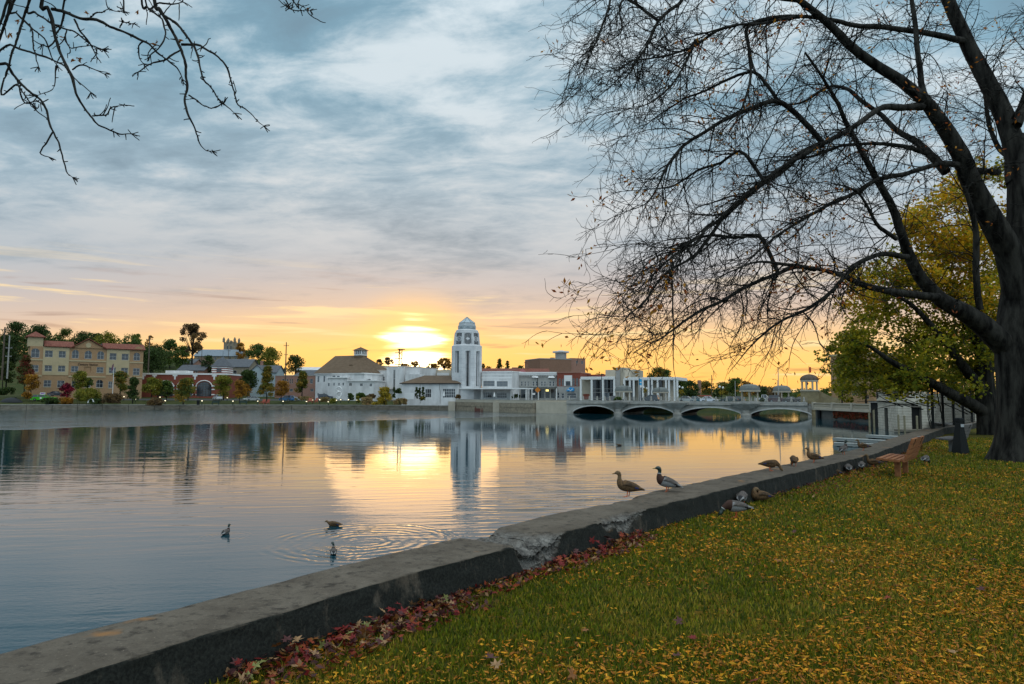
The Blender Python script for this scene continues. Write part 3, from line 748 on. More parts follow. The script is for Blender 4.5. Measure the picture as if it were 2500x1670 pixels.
# ================================================================== 2  red brick fire station with arched doors
def roof_gable(R, x0, x1, y0, y1, ze, zr, m, axis='x', over=0.4, name='roof', th=0.18):
    """pitched roof with its ridge along x or y"""
    mb = MB()
    if axis == 'x':
        yc = (y0 + y1) / 2; k = (zr - ze) / (yc - y0)
        for s in (0, 1):
            ya = y0 - over if s == 0 else y1 + over; zo = ze - over * k
            p = [(x0 - over, ya, zo), (x1 + over, ya, zo), (x1 + over, yc, zr), (x0 - over, yc, zr)]
            q = [(a, b, c + th) for a, b, c in p]
            mb.add(p + q, [(3, 2, 1, 0), (4, 5, 6, 7), (0, 1, 5, 4), (1, 2, 6, 5), (2, 3, 7, 6), (3, 0, 4, 7)])
    else:
        xc = (x0 + x1) / 2; k = (zr - ze) / (xc - x0)
        for s in (0, 1):
            xa = x0 - over if s == 0 else x1 + over; zo = ze - over * k
            p = [(xa, y0 - over, zo), (xc, y0 - over, zr), (xc, y1 + over, zr), (xa, y1 + over, zo)]
            q = [(a, b, c + th) for a, b, c in p]
            mb.add(p + q, [(3, 2, 1, 0), (4, 5, 6, 7), (0, 1, 5, 4), (1, 2, 6, 5), (2, 3, 7, 6), (3, 0, 4, 7)])
    return mb.build(name, m, R, recalc=True)
def gable_wall(R, x0, x1, y0, y1, z0, ze, zr, m, axis='x', name='wall', holes=()):
    mb = MB()
    if axis == 'y':
        wall_holes(mb, x0, x1, z0, ze, list(holes)); mb.poly([(x0, y0, ze), (x1, y0, ze), ((x0 + x1) / 2, y0, zr)])
        mb.poly([(x0, y1, ze), (x1, y1, ze), ((x0 + x1) / 2, y1, zr)])
    else:
        wall_holes(mb, x0, x1, z0, ze, list(holes))
        for x in (x0, x1): mb.poly([(x, y0, ze), (x, (y0 + y1) / 2, zr), (x, y1, ze)])
    for x in (x0, x1): mb.poly([(x, y0, z0), (x, y1, z0), (x, y1, ze), (x, y0, ze)])
    mb.poly([(x0, y1, z0), (x1, y1, z0), (x1, y1, ze), (x0, y1, ze)])
    return mb.build(name, m, R)
def hip(R, x0, x1, y0, y1, ze, zr, rx0, rx1, m, over=0.4, name='roof'):
    yc = (y0 + y1) / 2; x0 -= over; x1 += over; y0 -= over; y1 += over
    mb = MB(); mb.add([(x0, y0, ze), (x1, y0, ze), (x1, y1, ze), (x0, y1, ze), (rx0, yc, zr), (rx1, yc, zr), (x0, y0, ze - .2), (x1, y0, ze - .2), (x1, y1, ze - .2), (x0, y1, ze - .2)],
                      [(0, 1, 5, 4), (1, 2, 5), (2, 3, 4, 5), (3, 0, 4), (6, 7, 1, 0), (7, 8, 2, 1), (8, 9, 3, 2), (9, 6, 0, 3), (9, 8, 7, 6)]); return mb.build(name, m, R)
def fire_station():
    F = Fac(2, 115, 1195, 232, 232, ground(450, 232) - 0.3)
    R = F.root('red_fire_station', 'low red brick station with white parapet band and big arched glazed doors')
    z1 = F.uz(600, 790)[1]; ux = lambda x, y=900: F.uz(x, y)[0]
    doors = [F.rect(820, 880, 1000, 1062) + ('arch',), F.rect(585, 880, 765, 1062) + ('arch',), F.rect(340, 880, 520, 1062) + ('arch',)]
    doors = [(a, b, max(0.02, c), d, 'arch') for a, b, c, d, _ in doors]
    shell(F, R, 0, ux(1195), 0, z1, 14, M_red, doors)
    for h in doors:
        window(R, h, nx=5, nz=6, fw=0.10, frame=mat('brown_door_frame', (0.06, 0.045, 0.035), 0.6), name='garage_door')
        cx = (h[0] + h[1]) / 2; hw = (h[1] - h[0]) / 2 + 0.05; mb = MB()
        rise = min(hw, (h[3] - h[2]) * .45); zs = h[3] - rise
        pts = [(cx - hw * math.cos(PI * k / 14) * 1.05, -0.12, zs + 0.55 + (rise * 0.95) * math.sin(PI * k / 14) ) for k in range(15)]
        mb.tube(pts, 0.16, 5); mb.build('arch_band', M_whitetrim, R)
        for xx in (h[0] - 0.55, h[1] + 0.55):
            for zz in (2.9, 1.2, 4.1):
                mb = MB(); mb.box(xx - 0.5, xx + 0.5, -0.1, 0.0, zz, zz + 0.38); mb.build('stone_band', M_whitetrim, R)
    mb = MB(); mb.box(-0.15, ux(1195) + 0.15, -0.2, 14.2, z1 + 0.004, z1 + 0.5); mb.build('parapet_band', M_whitetrim, R)
    for x in (150, 290, 545, 795, 1035, 1165):
        mb = MB(); c = ux(x); mb.box(c - 0.75, c + 0.75, -0.14, 0, z1 - 0.55, z1 - 0.004); mb.box(c - 0.25, c + 0.25, -0.14, 0, z1 - 1.6, z1 - 0.554); mb.build('keystone', M_whitetrim, R)
    mb = MB(); a = F.rect(430, 738, 690, 768, 5); mb.box(a[0], a[1], 5, 10, z1 + 0.5, a[3]); mb.build('roof_plant', M_white, R)
    # hose tower with pyramid roof
    a, b, c, d = F.rect(1010, 690, 1190, 790, 3.0); yb = 3.0 + (b - a)
    mb = MB(); mb.box(a, b, 3.0, yb, z1 + 0.5, d); mb.build('tower', M_red, R)
    for zz in (0.2, 0.5, 0.8):
        z = z1 + 0.5 + (d - z1 - 0.5) * zz; mb = MB(); mb.box(a - 0.06, b + 0.06, 2.93, yb + 0.06, z, z + 0.32); mb.build('stone_band', M_whitetrim, R)
    w = (b - a); window(R, (a + w * .33, a + w * .66, z1 + 1.0, d - 0.5), y=2.75, rec=0.1, nx=2, nz=2, frame=M_red)
    pk = F.uz(1085, 560, 5)[1]; e = 0.5
    q = [(a - e, 3 - e, d), (b + e, 3 - e, d), (b + e, yb + e, d), (a - e, yb + e, d)]
    mb = MB(); mb.add(q + [((a + b) / 2, (3 + yb) / 2, pk)], [(0, 1, 4), (1, 2, 4), (2, 3, 4), (3, 0, 4), (3, 2, 1, 0)]); mb.build('tower_roof', M_shingle, R)
    mb = MB(); mb.tube([((a + b) / 2, (3 + yb) / 2, pk - 0.1), ((a + b) / 2, (3 + yb) / 2, pk + 1.8)], 0.05, 5); mb.build('finial', M_dark, R)
fire_station()

# ================================================================== 3  church on the hill and houses round it
def church():
    F = Fac(2, 780, 1345, 330, 330, 17.5)
    R = F.root('hill_church', 'stone church with long slate roof and square battlemented tower on the hill')
    a, b, _, _ = F.rect(790, 500, 1345, 600); ze = F.uz(1000, 555)[1]; zr = F.uz(1000, 480, 6)[1]
    hs = [F.rect(x, 575, x + 22, 606) for x in (880, 960, 1040, 1220, 1290)]
    gable_wall(R, a, b, 0, 12, 0, ze, zr, M_stone, 'x', holes=hs); roof_gable(R, a, b, 0, 12, ze, zr, M_slate, 'x')
    for h in hs: window(R, h, nx=1, nz=2)
    t = F.rect(1155, 385, 1285, 560, 8); w = t[1] - t[0]
    mb = MB(); mb.box(t[0], t[1], 8, 8 + w, 0, t[3]); mb.build('tower', M_stone, R)
    for i in range(4):
        for (px, py) in (((t[0] + i * w / 3.0), 8), ((t[0] + i * w / 3.0), 8 + w)):
            h = 1.6 if i in (0, 3) else 0.8
            mb = MB(); mb.box(px - 0.45, px + 0.45, py - 0.45, py + 0.45, t[3] - 0.1, t[3] + h)
            if i in (0, 3): mb.add([(px - .45, py - .45, t[3] + h), (px + .45, py - .45, t[3] + h), (px + .45, py + .45, t[3] + h), (px - .45, py + .45, t[3] + h), (px, py, t[3] + h + 1.1)], [(0, 1, 4), (1, 2, 4), (2, 3, 4), (3, 0, 4)])
            mb.build('battlement', M_stone, R)
    for x in (0.3, 0.62): window(R, (t[0] + w * x, t[0] + w * (x + 0.12), t[3] - 4.2, t[3] - 1.8), y=7.9, rec=0.1, nx=1, nz=1, frame=M_stone)
church()
def house(r, wall, ridge, ze_y, D, name, label, m, mr, axis='x', dep=9.0, gz=None, wins=(), chim=None, floor_y=None):
    """wall = (x0,x1) in zoom pixels, ridge / eave heights read from the photograph"""
    px = Q(r, sum(wall) / 2, 0)[0]
    F = Fac(r, wall[0], wall[1], D, D, gz if gz is not None else ground(px, D + dep / 2) - 0.6)
    R = F.root(name, label, 'house')
    ze = F.uz(sum(wall) / 2, ze_y)[1]; zr = F.uz(sum(wall) / 2, ridge, dep / 2 if axis == 'x' else 0)[1]
    hs = [F.rect(*w) for w in wins]
    gable_wall(R, 0, F.len, 0, dep, 0, ze, zr, m, axis, holes=hs); rf = roof_gable(R, 0, F.len, 0, dep, ze, zr, mr, axis)
    for h in hs: window(R, h, nx=1, nz=2, frame=M_whitetrim)
    if chim:
        a = F.rect(chim[0], chim[1], chim[2], chim[3], dep / 2); mb = MB(); mb.box(a[0], a[1], dep / 2 - 0.5, dep / 2 + 0.5, ze, a[3]); mb.box(a[0] - .1, a[1] + .1, dep / 2 - 0.6, dep / 2 + 0.6, a[3] - .25, a[3] + 0.05); mb.build('chimney', M_pinkb, R)
    return R
M_bluehouse = mat('pale_blue_siding', (0.33, 0.40, 0.42), 0.7, var=0.1, scale=0.5)
house(2, (1000, 1455), 600, 690, 262, 'stone_house', 'rubble stone house with grey shingle roof behind the fire station', M_stone, M_shingle, 'x', 11, wins=[(1270, 735, 1315, 810), (1390, 735, 1425, 800)])
house(2, (1560, 1800), 680, 760, 252, 'blue_house', 'pale blue two-storey house with grey roof and brick chimney', M_bluehouse, M_shingle, 'x', 9, wins=[(1570, 745, 1583, 800), (1592, 745, 1605, 800), (1700, 770, 1725, 830)], chim=(1618, 622, 1640, 700))
house(2, (1480, 1640), 672, 745, 250, 'gabled_house', 'grey roofed house gable at the left of the pale blue house', M_bluehouse, M_shingle, 'y', 8, wins=[(1545, 760, 1570, 810)])
house(2, (570, 895), 672, 735, 268, 'brick_cottage', 'low brick cottage with dark grey roof above the station parapet', M_pinkb, M_shingle, 'x', 9, wins=[(700, 742, 730, 765), (800, 742, 830, 765)])
house(2, (575, 760), 600, 650, 292, 'grey_roofed_house', 'small house showing only a grey roof beside the tall tree', M_pinkb, M_shingle, 'x', 9)
house(2, (790, 870), 575, 640, 300, 'white_gabled_house', 'white gabled house half hidden below the church roof', M_white, M_brshing, 'y', 9, wins=[(820, 650, 838, 680)])
house(2, (2040, 2300), 700, 735, 300, 'far_white_roofed_store', 'long low store with pale roof behind the brick offices', M_pinkb, M_white, 'x', 14)
def brick_low():
    F = Fac(2, 1790, 2290, 240, 236, ground(720, 240) - 0.2)
    R = F.root('low_brick_block', 'two-storey plain pinkish brick block with dark paired windows left of the white hall')
    zt = F.uz(2000, 805)[1]
    hs = [F.rect(x, 842, x + w, 900) for x, w in ((1790, 18), (1880, 30), (1935, 18), (1975, 14), (2000, 14), (2065, 30), (2230, 35))] + [F.rect(x, 965, x + w, 1000) for x, w in ((1880, 30), (1975, 40), (2235, 40))] + [F.rect(1835, 990, 1885, 1050)]
    hs = [(max(a, 0.2), b, max(c, 0.1), d) for a, b, c, d in hs]
    shell(F, R, 0, F.len, 0, zt, 16, M_pinkb, hs)
    for h in hs: window(R, h, nx=1, nz=2)
    mb = MB(); mb.box(-0.1, F.len + 0.1, -0.12, 16.1, zt + 0.004, zt + 0.25); mb.build('coping', M_grey, R)
    mb = MB(); a = F.uz(2050, 790, 6); mb.add([(a[0], 4, zt + .2), (F.len, 4, zt + .2), (F.len, 12, zt + .2), (a[0], 12, zt + .2), (a[0] + 2, 8, zt + 2.3), (F.len, 8, zt + 2.3)], [(0, 1, 5, 4), (1, 2, 5), (2, 3, 4, 5), (3, 0, 4)]); mb.build('roof', M_shingle, R)
brick_low()
# ================================================================== 8  white hall with the big brown roof and cupola
def hall():
    F = Fac(3, 150, 560, 232, 226, ground(800, 232) - 0.2)
    R = F.root('white_hall', 'white plastered hall with steep brown hipped roof and lantern cupola', 'building')
    ux = lambda x, y=900: F.uz(x, y)[0]
    ze = F.uz(350, 785)[1]
    hs = [F.rect(*w) for w in ((180, 810, 200, 882), (254, 805, 272, 880), (368, 800, 402, 830), (420, 803, 455, 832), (178, 1020, 196, 1055), (252, 1020, 268, 1048))]
    xr = F.uz(760, 800)[0]
    shell(F, R, 0, xr, 0, ze, 18, M_white, hs, top=False)
    for h in hs: window(R, h, nx=1, nz=2, frame=M_grey, glass=M_glass2)
    dr = F.rect(358, 1020, 374, 1078); mb = MB(); mb.box(dr[0], dr[1], -0.06, 0.02, 0.05, dr[3]); mb.build('door', M_dark, R)
    mb = MB(); mb.box(-0.35, xr + .3, -0.35, 18.3, ze + 0.004, ze + 0.35); mb.build('eaves', M_whitetrim, R)
    zr = F.uz(550, 553, 9)[1]; rx0, rx1 = F.uz(400, 550, 9)[0], F.uz(752, 565, 9)[0]
    xe = F.uz(850, 690, 6)[0]
    mb = MB(); x0, x1, y0, y1 = -0.5, xe + 1.0, -0.5, 18.5
    zz = ze + 0.36
    mb.add([(x0, y0, zz), (x1, y0, zz), (x1, y1, zz), (x0, y1, zz), (rx0, 9, zr), (rx1, 9, zr)], [(0, 1, 5, 4), (1, 2, 5), (2, 3, 4, 5), (3, 0, 4), (3, 2, 1, 0)])
    rf = mb.build('roof', M_brshing, R)
    # eyebrow dormer
    c = F.uz(622, 690, 4.2); mb = MB(); pts = [(c[0] - 1.9, c[1] - 0.5)] + [(c[0] - 1.9 + 3.8 * k / 8, c[1] - 0.5 + 1.2 * math.sin(PI * k / 8)) for k in range(1, 8)] + [(c[0] + 1.9, c[1] - 0.5)]
    mb.prism(pts, 3.2, 6.5, 'y'); mb.build('eyebrow_dormer', M_brshing, rf)
    # cupola
    a, b, zb, zt = F.rect(672, 490, 762, 552, 9); cx = (a + b) / 2; w = (b - a) / 2
    L = thing('x', None, None) if False else None
    mb = MB(); mb.box(cx - w, cx + w, 9 - w, 9 + w, zr - 2.6, zb); cb = mb.build('cupola', M_brshing, R)
    mb = MB(); mb.box(cx - w, cx + w, 9 - w, 9 + w, zb + .002, zb + .35)
    for i in range(5):
        for sx in (-1, 1):
            p = -w + 0.12 + (2 * w - 0.24) * i / 4
            mb.box(cx + p - .1, cx + p + .1, 9 + sx * w - .12, 9 + sx * w + .12 - 0.0, zb + .352, zt); mb.box(cx + sx * w - .12, cx + sx * w + .12, 9 + p - .097, 9 + p + .097, zb + .354, zt - .002)
    mb.build('lantern', M_whitetrim, cb)
    mb = MB(); mb.box(cx - w + .2, cx + w - .2, 9 - w + .2, 9 + w - .2, zb + .36, zt - .01); mb.build('pane', M_glass2, cb)
    pk = F.uz(718, 440, 9)[1]; e = w * 1.32; mb = MB()
    prof = [(e * 1.41, zt), (w * 1.1, zt + (pk - zt) * .38), (w * 0.6, zt + (pk - zt) * .62), (0.08, zt + (pk - zt) * .85), (0.05, pk)]
    mb.lathe(prof, 4, c=(cx, 9, 0), a0=PI / 4); mb.build('cupola_roof', M_brshing, cb)
hall()
# lower white wings in front of the hall
def wings():
    F = Fac(3, 305, 890, 226, 222, ground(850, 224) - 0.2)
    R = F.root('white_side_wing', 'long low white wing with small square windows in front of the hall', 'building')
    z1 = F.uz(430, 832)[1]; z2 = F.uz(700, 872)[1]; xm = F.uz(553, 900)[0]
    hs = [F.rect(*w) for w in ((308, 893, 330, 935), (374, 890, 394, 930), (436, 890, 456, 928), (488, 890, 508, 928), (573, 893, 606, 932), (708, 898, 742, 935), (826, 900, 858, 938))]
    shell(F, R, 0, xm, 0, z1, 8, M_white, hs[:4]); shell(F, R, xm + 0.003, F.len, 0, z2, 8, M_white, hs[4:])
    for i, h in enumerate(hs): window(R, h, nx=2 if i > 3 else 1, nz=1, frame=M_whitetrim, glass=M_glass if i > 3 else M_glass2)
    for (a, b, z) in ((-.3, xm, z1), (xm + .05, F.len + .3, z2)):
        mb = MB(); mb.box(a, b, -0.4, 8.1, z + .004, z + .3); mb.build('coping', M_whitetrim, R)
    mb = MB(); a = F.uz(560, 840, 3); b = F.uz(830, 840, 3); zt = F.uz(700, 815, 3)[1]; mb.add([(a[0], 1, z2 + .3), (b[0], 1, z2 + .3), (b[0], 7, zt), (a[0], 7, zt), (a[0], 7, z2 + .3), (b[0], 7, z2 + .3)], [(0, 1, 2, 3), (0, 3, 4), (1, 5, 2), (3, 2, 5, 4)]); mb.build('lean_to_roof', mat('dark_felt', (0.05, 0.055, 0.065), 0.8), R)
    F = Fac(3, 720, 1450, 235, 228, ground(950, 230) - 0.2)
    R = F.root('white_moderne_block', 'stepped flat-roofed white block with tall slit window between hall and tower', 'building')
    ux = lambda x, y=800: F.uz(x, y)[0]
    steps = [(720, 890, 752, 12), (890, 1062, 738, 12), (1062, 1275, 692, 14), (1275, 1450, 700, 14)]
    hs = [F.rect(958, 812, 1015, 873), F.rect(1035, 812, 1058, 873), F.rect(1146, 730, 1168, 950)]
    for i, (a, b, y, dp) in enumerate(steps):
        xa, xb = ux(a) + 0.002, ux(b); hh = [h for h in hs if xa < (h[0] + h[1]) / 2 < xb]
        yy = 0.0 if i != 2 else -1.2
        shell(F, R, xa, xb, 0, F.uz((a + b) / 2, y)[1], dp, M_white, hh, y=yy)
        for h in hh: window(R, h, y=yy, nx=1 if h[3] - h[2] > 8 else 2, nz=6 if h[3] - h[2] > 8 else 2, frame=M_dark if h[3] - h[2] > 8 else M_whitetrim)
        mb = MB(); mb.box(xa - .08, xb + .08, yy - .1, yy + dp + .1, F.uz((a + b) / 2, y)[1] + .004, F.uz((a + b) / 2, y)[1] + .22); mb.build('coping', mat('warm_coping', (0.55, 0.45, 0.38), 0.8), R)
    a, b, zb, zt = F.rect(825, 678, 1010, 740, 8); mb = MB(); mb.box(a, b, 8, 13, zb - 1.5, zt); mb.build('roof_house', M_beige, R)
    a, b, zb, zt = F.rect(765, 700, 792, 745, -0.3); mb = MB(); mb.box(a, b, -.3, .4, zb - 1, zt); mb.build('chimney', M_white, R)
    a, b, zb, zt = F.rect(1275, 785, 1500, 965, -3); mb = MB(); mb.box(a, b, -3, -0.01, 0, zt); mb.build('porch_wall', M_white, R)
    a, b, zb, zt = F.rect(930, 965, 1120, 1000, -3); mb = MB(); mb.box(a, b, -3, -.01, zb + .8, zt); mb.build('door_canopy', M_beige, R)
    F = Fac(3, 1450, 1830, 240, 240, ground(1060, 240))
    R = F.root('beige_rear_block', 'plain beige flat-roofed block seen behind the pavilion roof left of the tower', 'building')
    shell(F, R, 0, F.len, 0, F.uz(1600, 730)[1], 10, M_beige, [F.rect(1570, 745, 1615, 795)]); window(R, F.rect(1570, 745, 1615, 795), frame=M_brown, nx=1, nz=1)
    mb = MB(); a = F.rect(1670, 765, 1815, 800, -2); mb.box(a[0], a[1], -2, -0.01, 0, a[3]); mb.build('roof_unit', M_white, R)
wings()
# ================================================================== low pavilion
def pavilion():
    F = Fac(3, 1228, 1935, 206, 201, ground(1050, 203) + 0.6)
    R = F.root('white_pavilion', 'low white pavilion with brown hipped roof and tall glazed doors left of the tower', 'building')
    ze = F.uz(1600, 895)[1]
    doors = [F.rect(1520, 968, 1595, 1075), F.rect(1740, 965, 1895, 1078)]
    doors = [(a, b, max(0.05, c), d) for a, b, c, d in doors]
    shell(F, R, 0, F.len, -1.0, ze, 12, M_white, doors, top=False)
    window(R, doors[0], nx=3, nz=2, frame=M_whitetrim, name='glazed_door'); window(R, doors[1], nx=7, nz=3, frame=M_whitetrim, name='glazed_door')
    zr = F.uz(1600, 800, 6)[1]; hip(R, 0, F.len, 0, 12, ze, zr, F.uz(1510, 805, 6)[0], F.uz(1840, 805, 6)[0], M_brshing, 0.5)
    for x in (1460, 1702): 
        p = F.uz(x, 900)[0]; mb = MB(); mb.tube([(p, -.08, ze - .2), (p, -.08, ze - 1.8), (p + .25, -.08, ze - 2.1), (p + .25, -.08, 0)], 0.06, 5); mb.build('downpipe', M_grey, R)
    mb = MB(); mb.box(-.5, F.len + .5, -.62, -.42, ze - .22, ze - .02); mb.build('gutter', M_dark, R)
    a, b, zb, zt = F.rect(1130, 1015, 1380, 1080, -3.5); mb = MB(); n = 6
    for i in range(n): mb.box(a + (b - a) * i / n, a + (b - a) * (i + .96) / n, -3.5, -3.4, zb - .3, zt)
    tag(mb.build('white_screen', M_whitetrim, None, loc=F.O, rotz=F.rot), 'row of white screen panels beside the pavilion', 'screen')
pavilion()
# ================================================================== octagonal tower
def oct_tower():
    D = 206.0; px = Q(4, 514, 0)[0]; c = PD(px, yh(px), D); gz = ground(px, 204) + 0.4
    R = thing('octagonal_tower', 'tall white stone octagonal tower with slit windows, pierced screens and pointed crown', 'tower', (c.x, c.y, gz), math.radians(8.5))
    def hz(y): return PD(px, Q(4, 0, y)[1], D - 6).z - gz
    def wr(w): return w / 5.227 / FPX * (D - 2) / 2 * 1.055
    ap = math.cos(PI / 8)
    M_mar = mat('white_marble', (0.62, 0.62, 0.62), 0.6, col2=(0.50, 0.505, 0.51), scale=0.55, detail=7)
    M_metal = mat('crown_metal', (0.34, 0.38, 0.40), 0.45, var=0.15, scale=0.8, metal=0.3)
    r1, r2, r3, r4 = wr(388) , wr(328), wr(296), wr(224)
    z_base, z1, z2, z3, z4, zp = 0.0, hz(540), hz(535), hz(330), hz(235), hz(146)
    # shaft: eight faces, each a slab course by course with its slit
    zs0, zs1 = hz(1060), hz(603)
    side = 2 * r1 * math.tan(PI / 8) * ap
    apo = r1 * ap
    for k in range(8):
        ang = -PI / 2 + k * PI / 4                   # face pointing to the camera first
        Mf = Matrix.Rotation(ang + PI / 2, 4, 'Z') @ Matrix.Translation((0, -apo, 0))
        mb = MB(); mb.M = Mf
        hw = side / 2; sw = side * 0.20
        z0s = zs0 if k in (0, 1) else hz(885) if k == 7 else zs0
        wall_holes(mb, -hw, hw, -1.5, z1, [(-sw, sw, z0s, zs1)], 0.0, 0.9)
        o = mb.build('tower_face', M_mar, R)
        # splayed reveals: glass strip narrower than the opening
        mb = MB(); mb.M = Mf; mb.box(-sw * .45, sw * .45, 0.62, 0.82, z0s, zs1); g = mb.build('slit_window', M_glass, o)
        mb = MB(); mb.M = Mf
        for s in (-1, 1): mb.box(s * sw * .46, s * sw * .995, 0.5, 0.86, z0s + .003, zs1 - .003)
        mb.build('reveal', M_mar, o)
        mb = MB(); mb.M = Mf
        for i in range(1, 8): z = z0s + (zs1 - z0s) * i / 8; mb.box(-sw * .45, sw * .45, 0.59, 0.618, z - .05, z + .05)
        mb.build('glazing_bar', M_dark, g)
        # joints of the stone slabs, thin strips of darker grey
        mb = MB(); mb.M = Mf
        for yy in range(650, 1060, 56):
            z = hz(yy)
            for a, b in ((-hw + .02, -sw - .02), (sw + .02, hw - .02)): mb.box(a, b, -0.004, 0.01, z - .02, z + .02)
        mb.build('joint', mat('stone_joint', (0.36, 0.36, 0.37), 0.9), o)
    mb = MB(); mb.lathe([(r1, z1 + .003), (r1, z1 + .12), (r2 * 1.02, z1 + .5), (r2 * .4, z1 + .55)], 8, a0=PI / 8 - PI / 2 + PI / 4); mb.build('setback', M_mar, R)
    # tapering lantern storey with pierced screens
    rb, rt = r2, r3
    zb, zt = z1 + 0.3, z3
    mb = MB(); mb.lathe([(rb, zb), (rt, zt - .6), (rt * 0.97, zt), (r4 * 1.02, zt + .35), (r4 * .5, zt + .4)], 8, a0=PI / 8); mb.build('lantern_storey', M_mar, R)
    M_pierce = mat('pierced_opening', (0.09, 0.092, 0.095), 0.9)
    for k in range(8):
        ang = -PI / 2 + k * PI / 4
        tilt = math.atan2((rb - rt) * ap, zt - .6 - zb)
        hmid = (zb + zt - .6) / 2; rm = (rb + rt) / 2 * ap
        Mf = Matrix.Rotation(ang + PI / 2, 4, 'Z') @ Matrix.Translation((0, -rm, hmid)) @ Matrix.Rotation(-tilt, 4, 'X')
        hw = rm * math.tan(PI / 8) * 0.80; hh = (zt - .6 - zb) * 0.47
        mb = MB(); mb.M = Mf
        t = 0.12
        mb.box(-hw, hw, -0.10, 0.02, -hh, -hh + t); mb.box(-hw, hw, -.10, .02, hh - t, hh); mb.box(-hw, -hw + t, -.097, .02, -hh + t, hh - t); mb.box(hw - t, hw, -.097, .02, -hh + t, hh - t)
        fr = mb.build('screen', M_mar, R)
        mb = MB(); mb.M = Mf
        if k % 2 == 0:      # nested diamonds and chevrons
            for j in range(-6, 7):
                zc = j * hh / 7.2; s = 1 if j >= 0 else -1
                if j == 0: continue
                wv = hw * .84; dz = hw * 0.72
                for sx in (-1, 1):
                    z0, z1_ = zc + s * dz * .35, zc - s * dz * .35
                    mb.add([(0.02 * sx, -.03, z0 - .085), (0.02 * sx, -.03, z0 + .085), (sx * wv, -.03, z1_ + .085), (sx * wv, -.03, z1_ - .085)], [(0, 1, 2, 3)])
        else:               # starburst between chevrons
            for a in range(12):
                th = a * PI / 6; r0, rr = hw * .15, hw * .62
                p = Vector((math.cos(th), 0, math.sin(th) * 1.15)); n = Vector((-math.sin(th), 0, math.cos(th))) * 0.07
                mb.add([tuple(p * r0 + n * .6 + Vector((0, -.03, 0))), tuple(p * r0 - n * .6 + Vector((0, -.03, 0))), tuple(p * rr - n + Vector((0, -.03, 0))), tuple(p * rr + n + Vector((0, -.03, 0)))], [(0, 1, 2, 3)])
            for s in (-1, 1):
                for j in (2.9, 3.7, 4.5, 5.3, 6.0):
                    zc = s * j * hh / 6.6; wv = hw * .84; dz = hw * .6
                    for sx in (-1, 1):
                        mb.add([(0.02 * sx, -.03, zc + s * dz * .3 - .085), (0.02 * sx, -.03, zc + s * dz * .3 + .085), (sx * wv, -.03, zc - s * dz * .3 + .085), (sx * wv, -.03, zc - s * dz * .3 - .085)], [(0, 1, 2, 3)])
        mb.build('pierced_pattern', M_pierce, fr)
        mb = MB(); mb.M = Matrix.Rotation(ang + PI / 2 + PI / 8, 4, 'Z') @ Matrix.Translation((0, -(rb + rt) / 2, hmid)) @ Matrix.Rotation(-tilt, 4, 'X')
        mb.box(-.3, .3, -.12, .25, -hh * 1.03, hh * 1.06); mb.build('corner_rib', M_mar, R)
    # crown
    zc0 = zt + .36
    zc1 = hz(300); zc2 = z4
    mb = MB(); mb.lathe([(r4 * 1.0, zc0), (r4 * .985, hz(262)), (r4 * .9, z4)], 8, a0=PI / 8); cr = mb.build('crown', M_metal, R)
    for i, yy in enumerate((320, 290, 262, 240)):
        z = hz(yy); mb = MB(); q = r4 * (1.02 if yy > 262 else 0.99 if yy > 250 else .93); mb.lathe([(q * .9, z - .1), (q, z - .1), (q, z + .1), (q * .9, z + .1)], 8, a0=PI / 8); mb.build('crown_band', M_mar, R)
    for k in range(8):
        ang = -PI / 2 + k * PI / 4
        mb = MB(); mb.M = Matrix.Rotation(ang + PI / 2, 4, 'Z') @ Matrix.Translation((0, -r4 * ap * 1.005, (hz(310) + hz(270)) / 2)); w = r4 * .36; h = (hz(270) - hz(310)) / 2
        mb.add([(-w, 0, -h), (w, 0, -h), (w, 0, h), (-w, 0, h), (0, -.22, h * .6)], [(0, 1, 4), (1, 2, 4), (2, 3, 4), (3, 0, 4)]); mb.build('facet', M_metal, R)
    mb = MB(); n = 6
    prof = [(r4 * .95, z4 + .1), (r4 * .56, z4 + (zp - z4) * .42), (0.03, zp)]
    mb.lathe(prof, 8, a0=PI / 8); mb.build('pointed_roof', mat('skylight_glass', (0.36, 0.42, 0.45), 0.25, metal=0.2, spec=.6), R)
    for k in range(8):
        a = PI / 8 + k * PI / 4; mb = MB(); mb.tube([(r * math.cos(a), r * math.sin(a), z) for r, z in prof], 0.07, 4); mb.build('roof_rib', mat('rib_metal', (0.2, 0.22, 0.22), .5), R)
oct_tower()
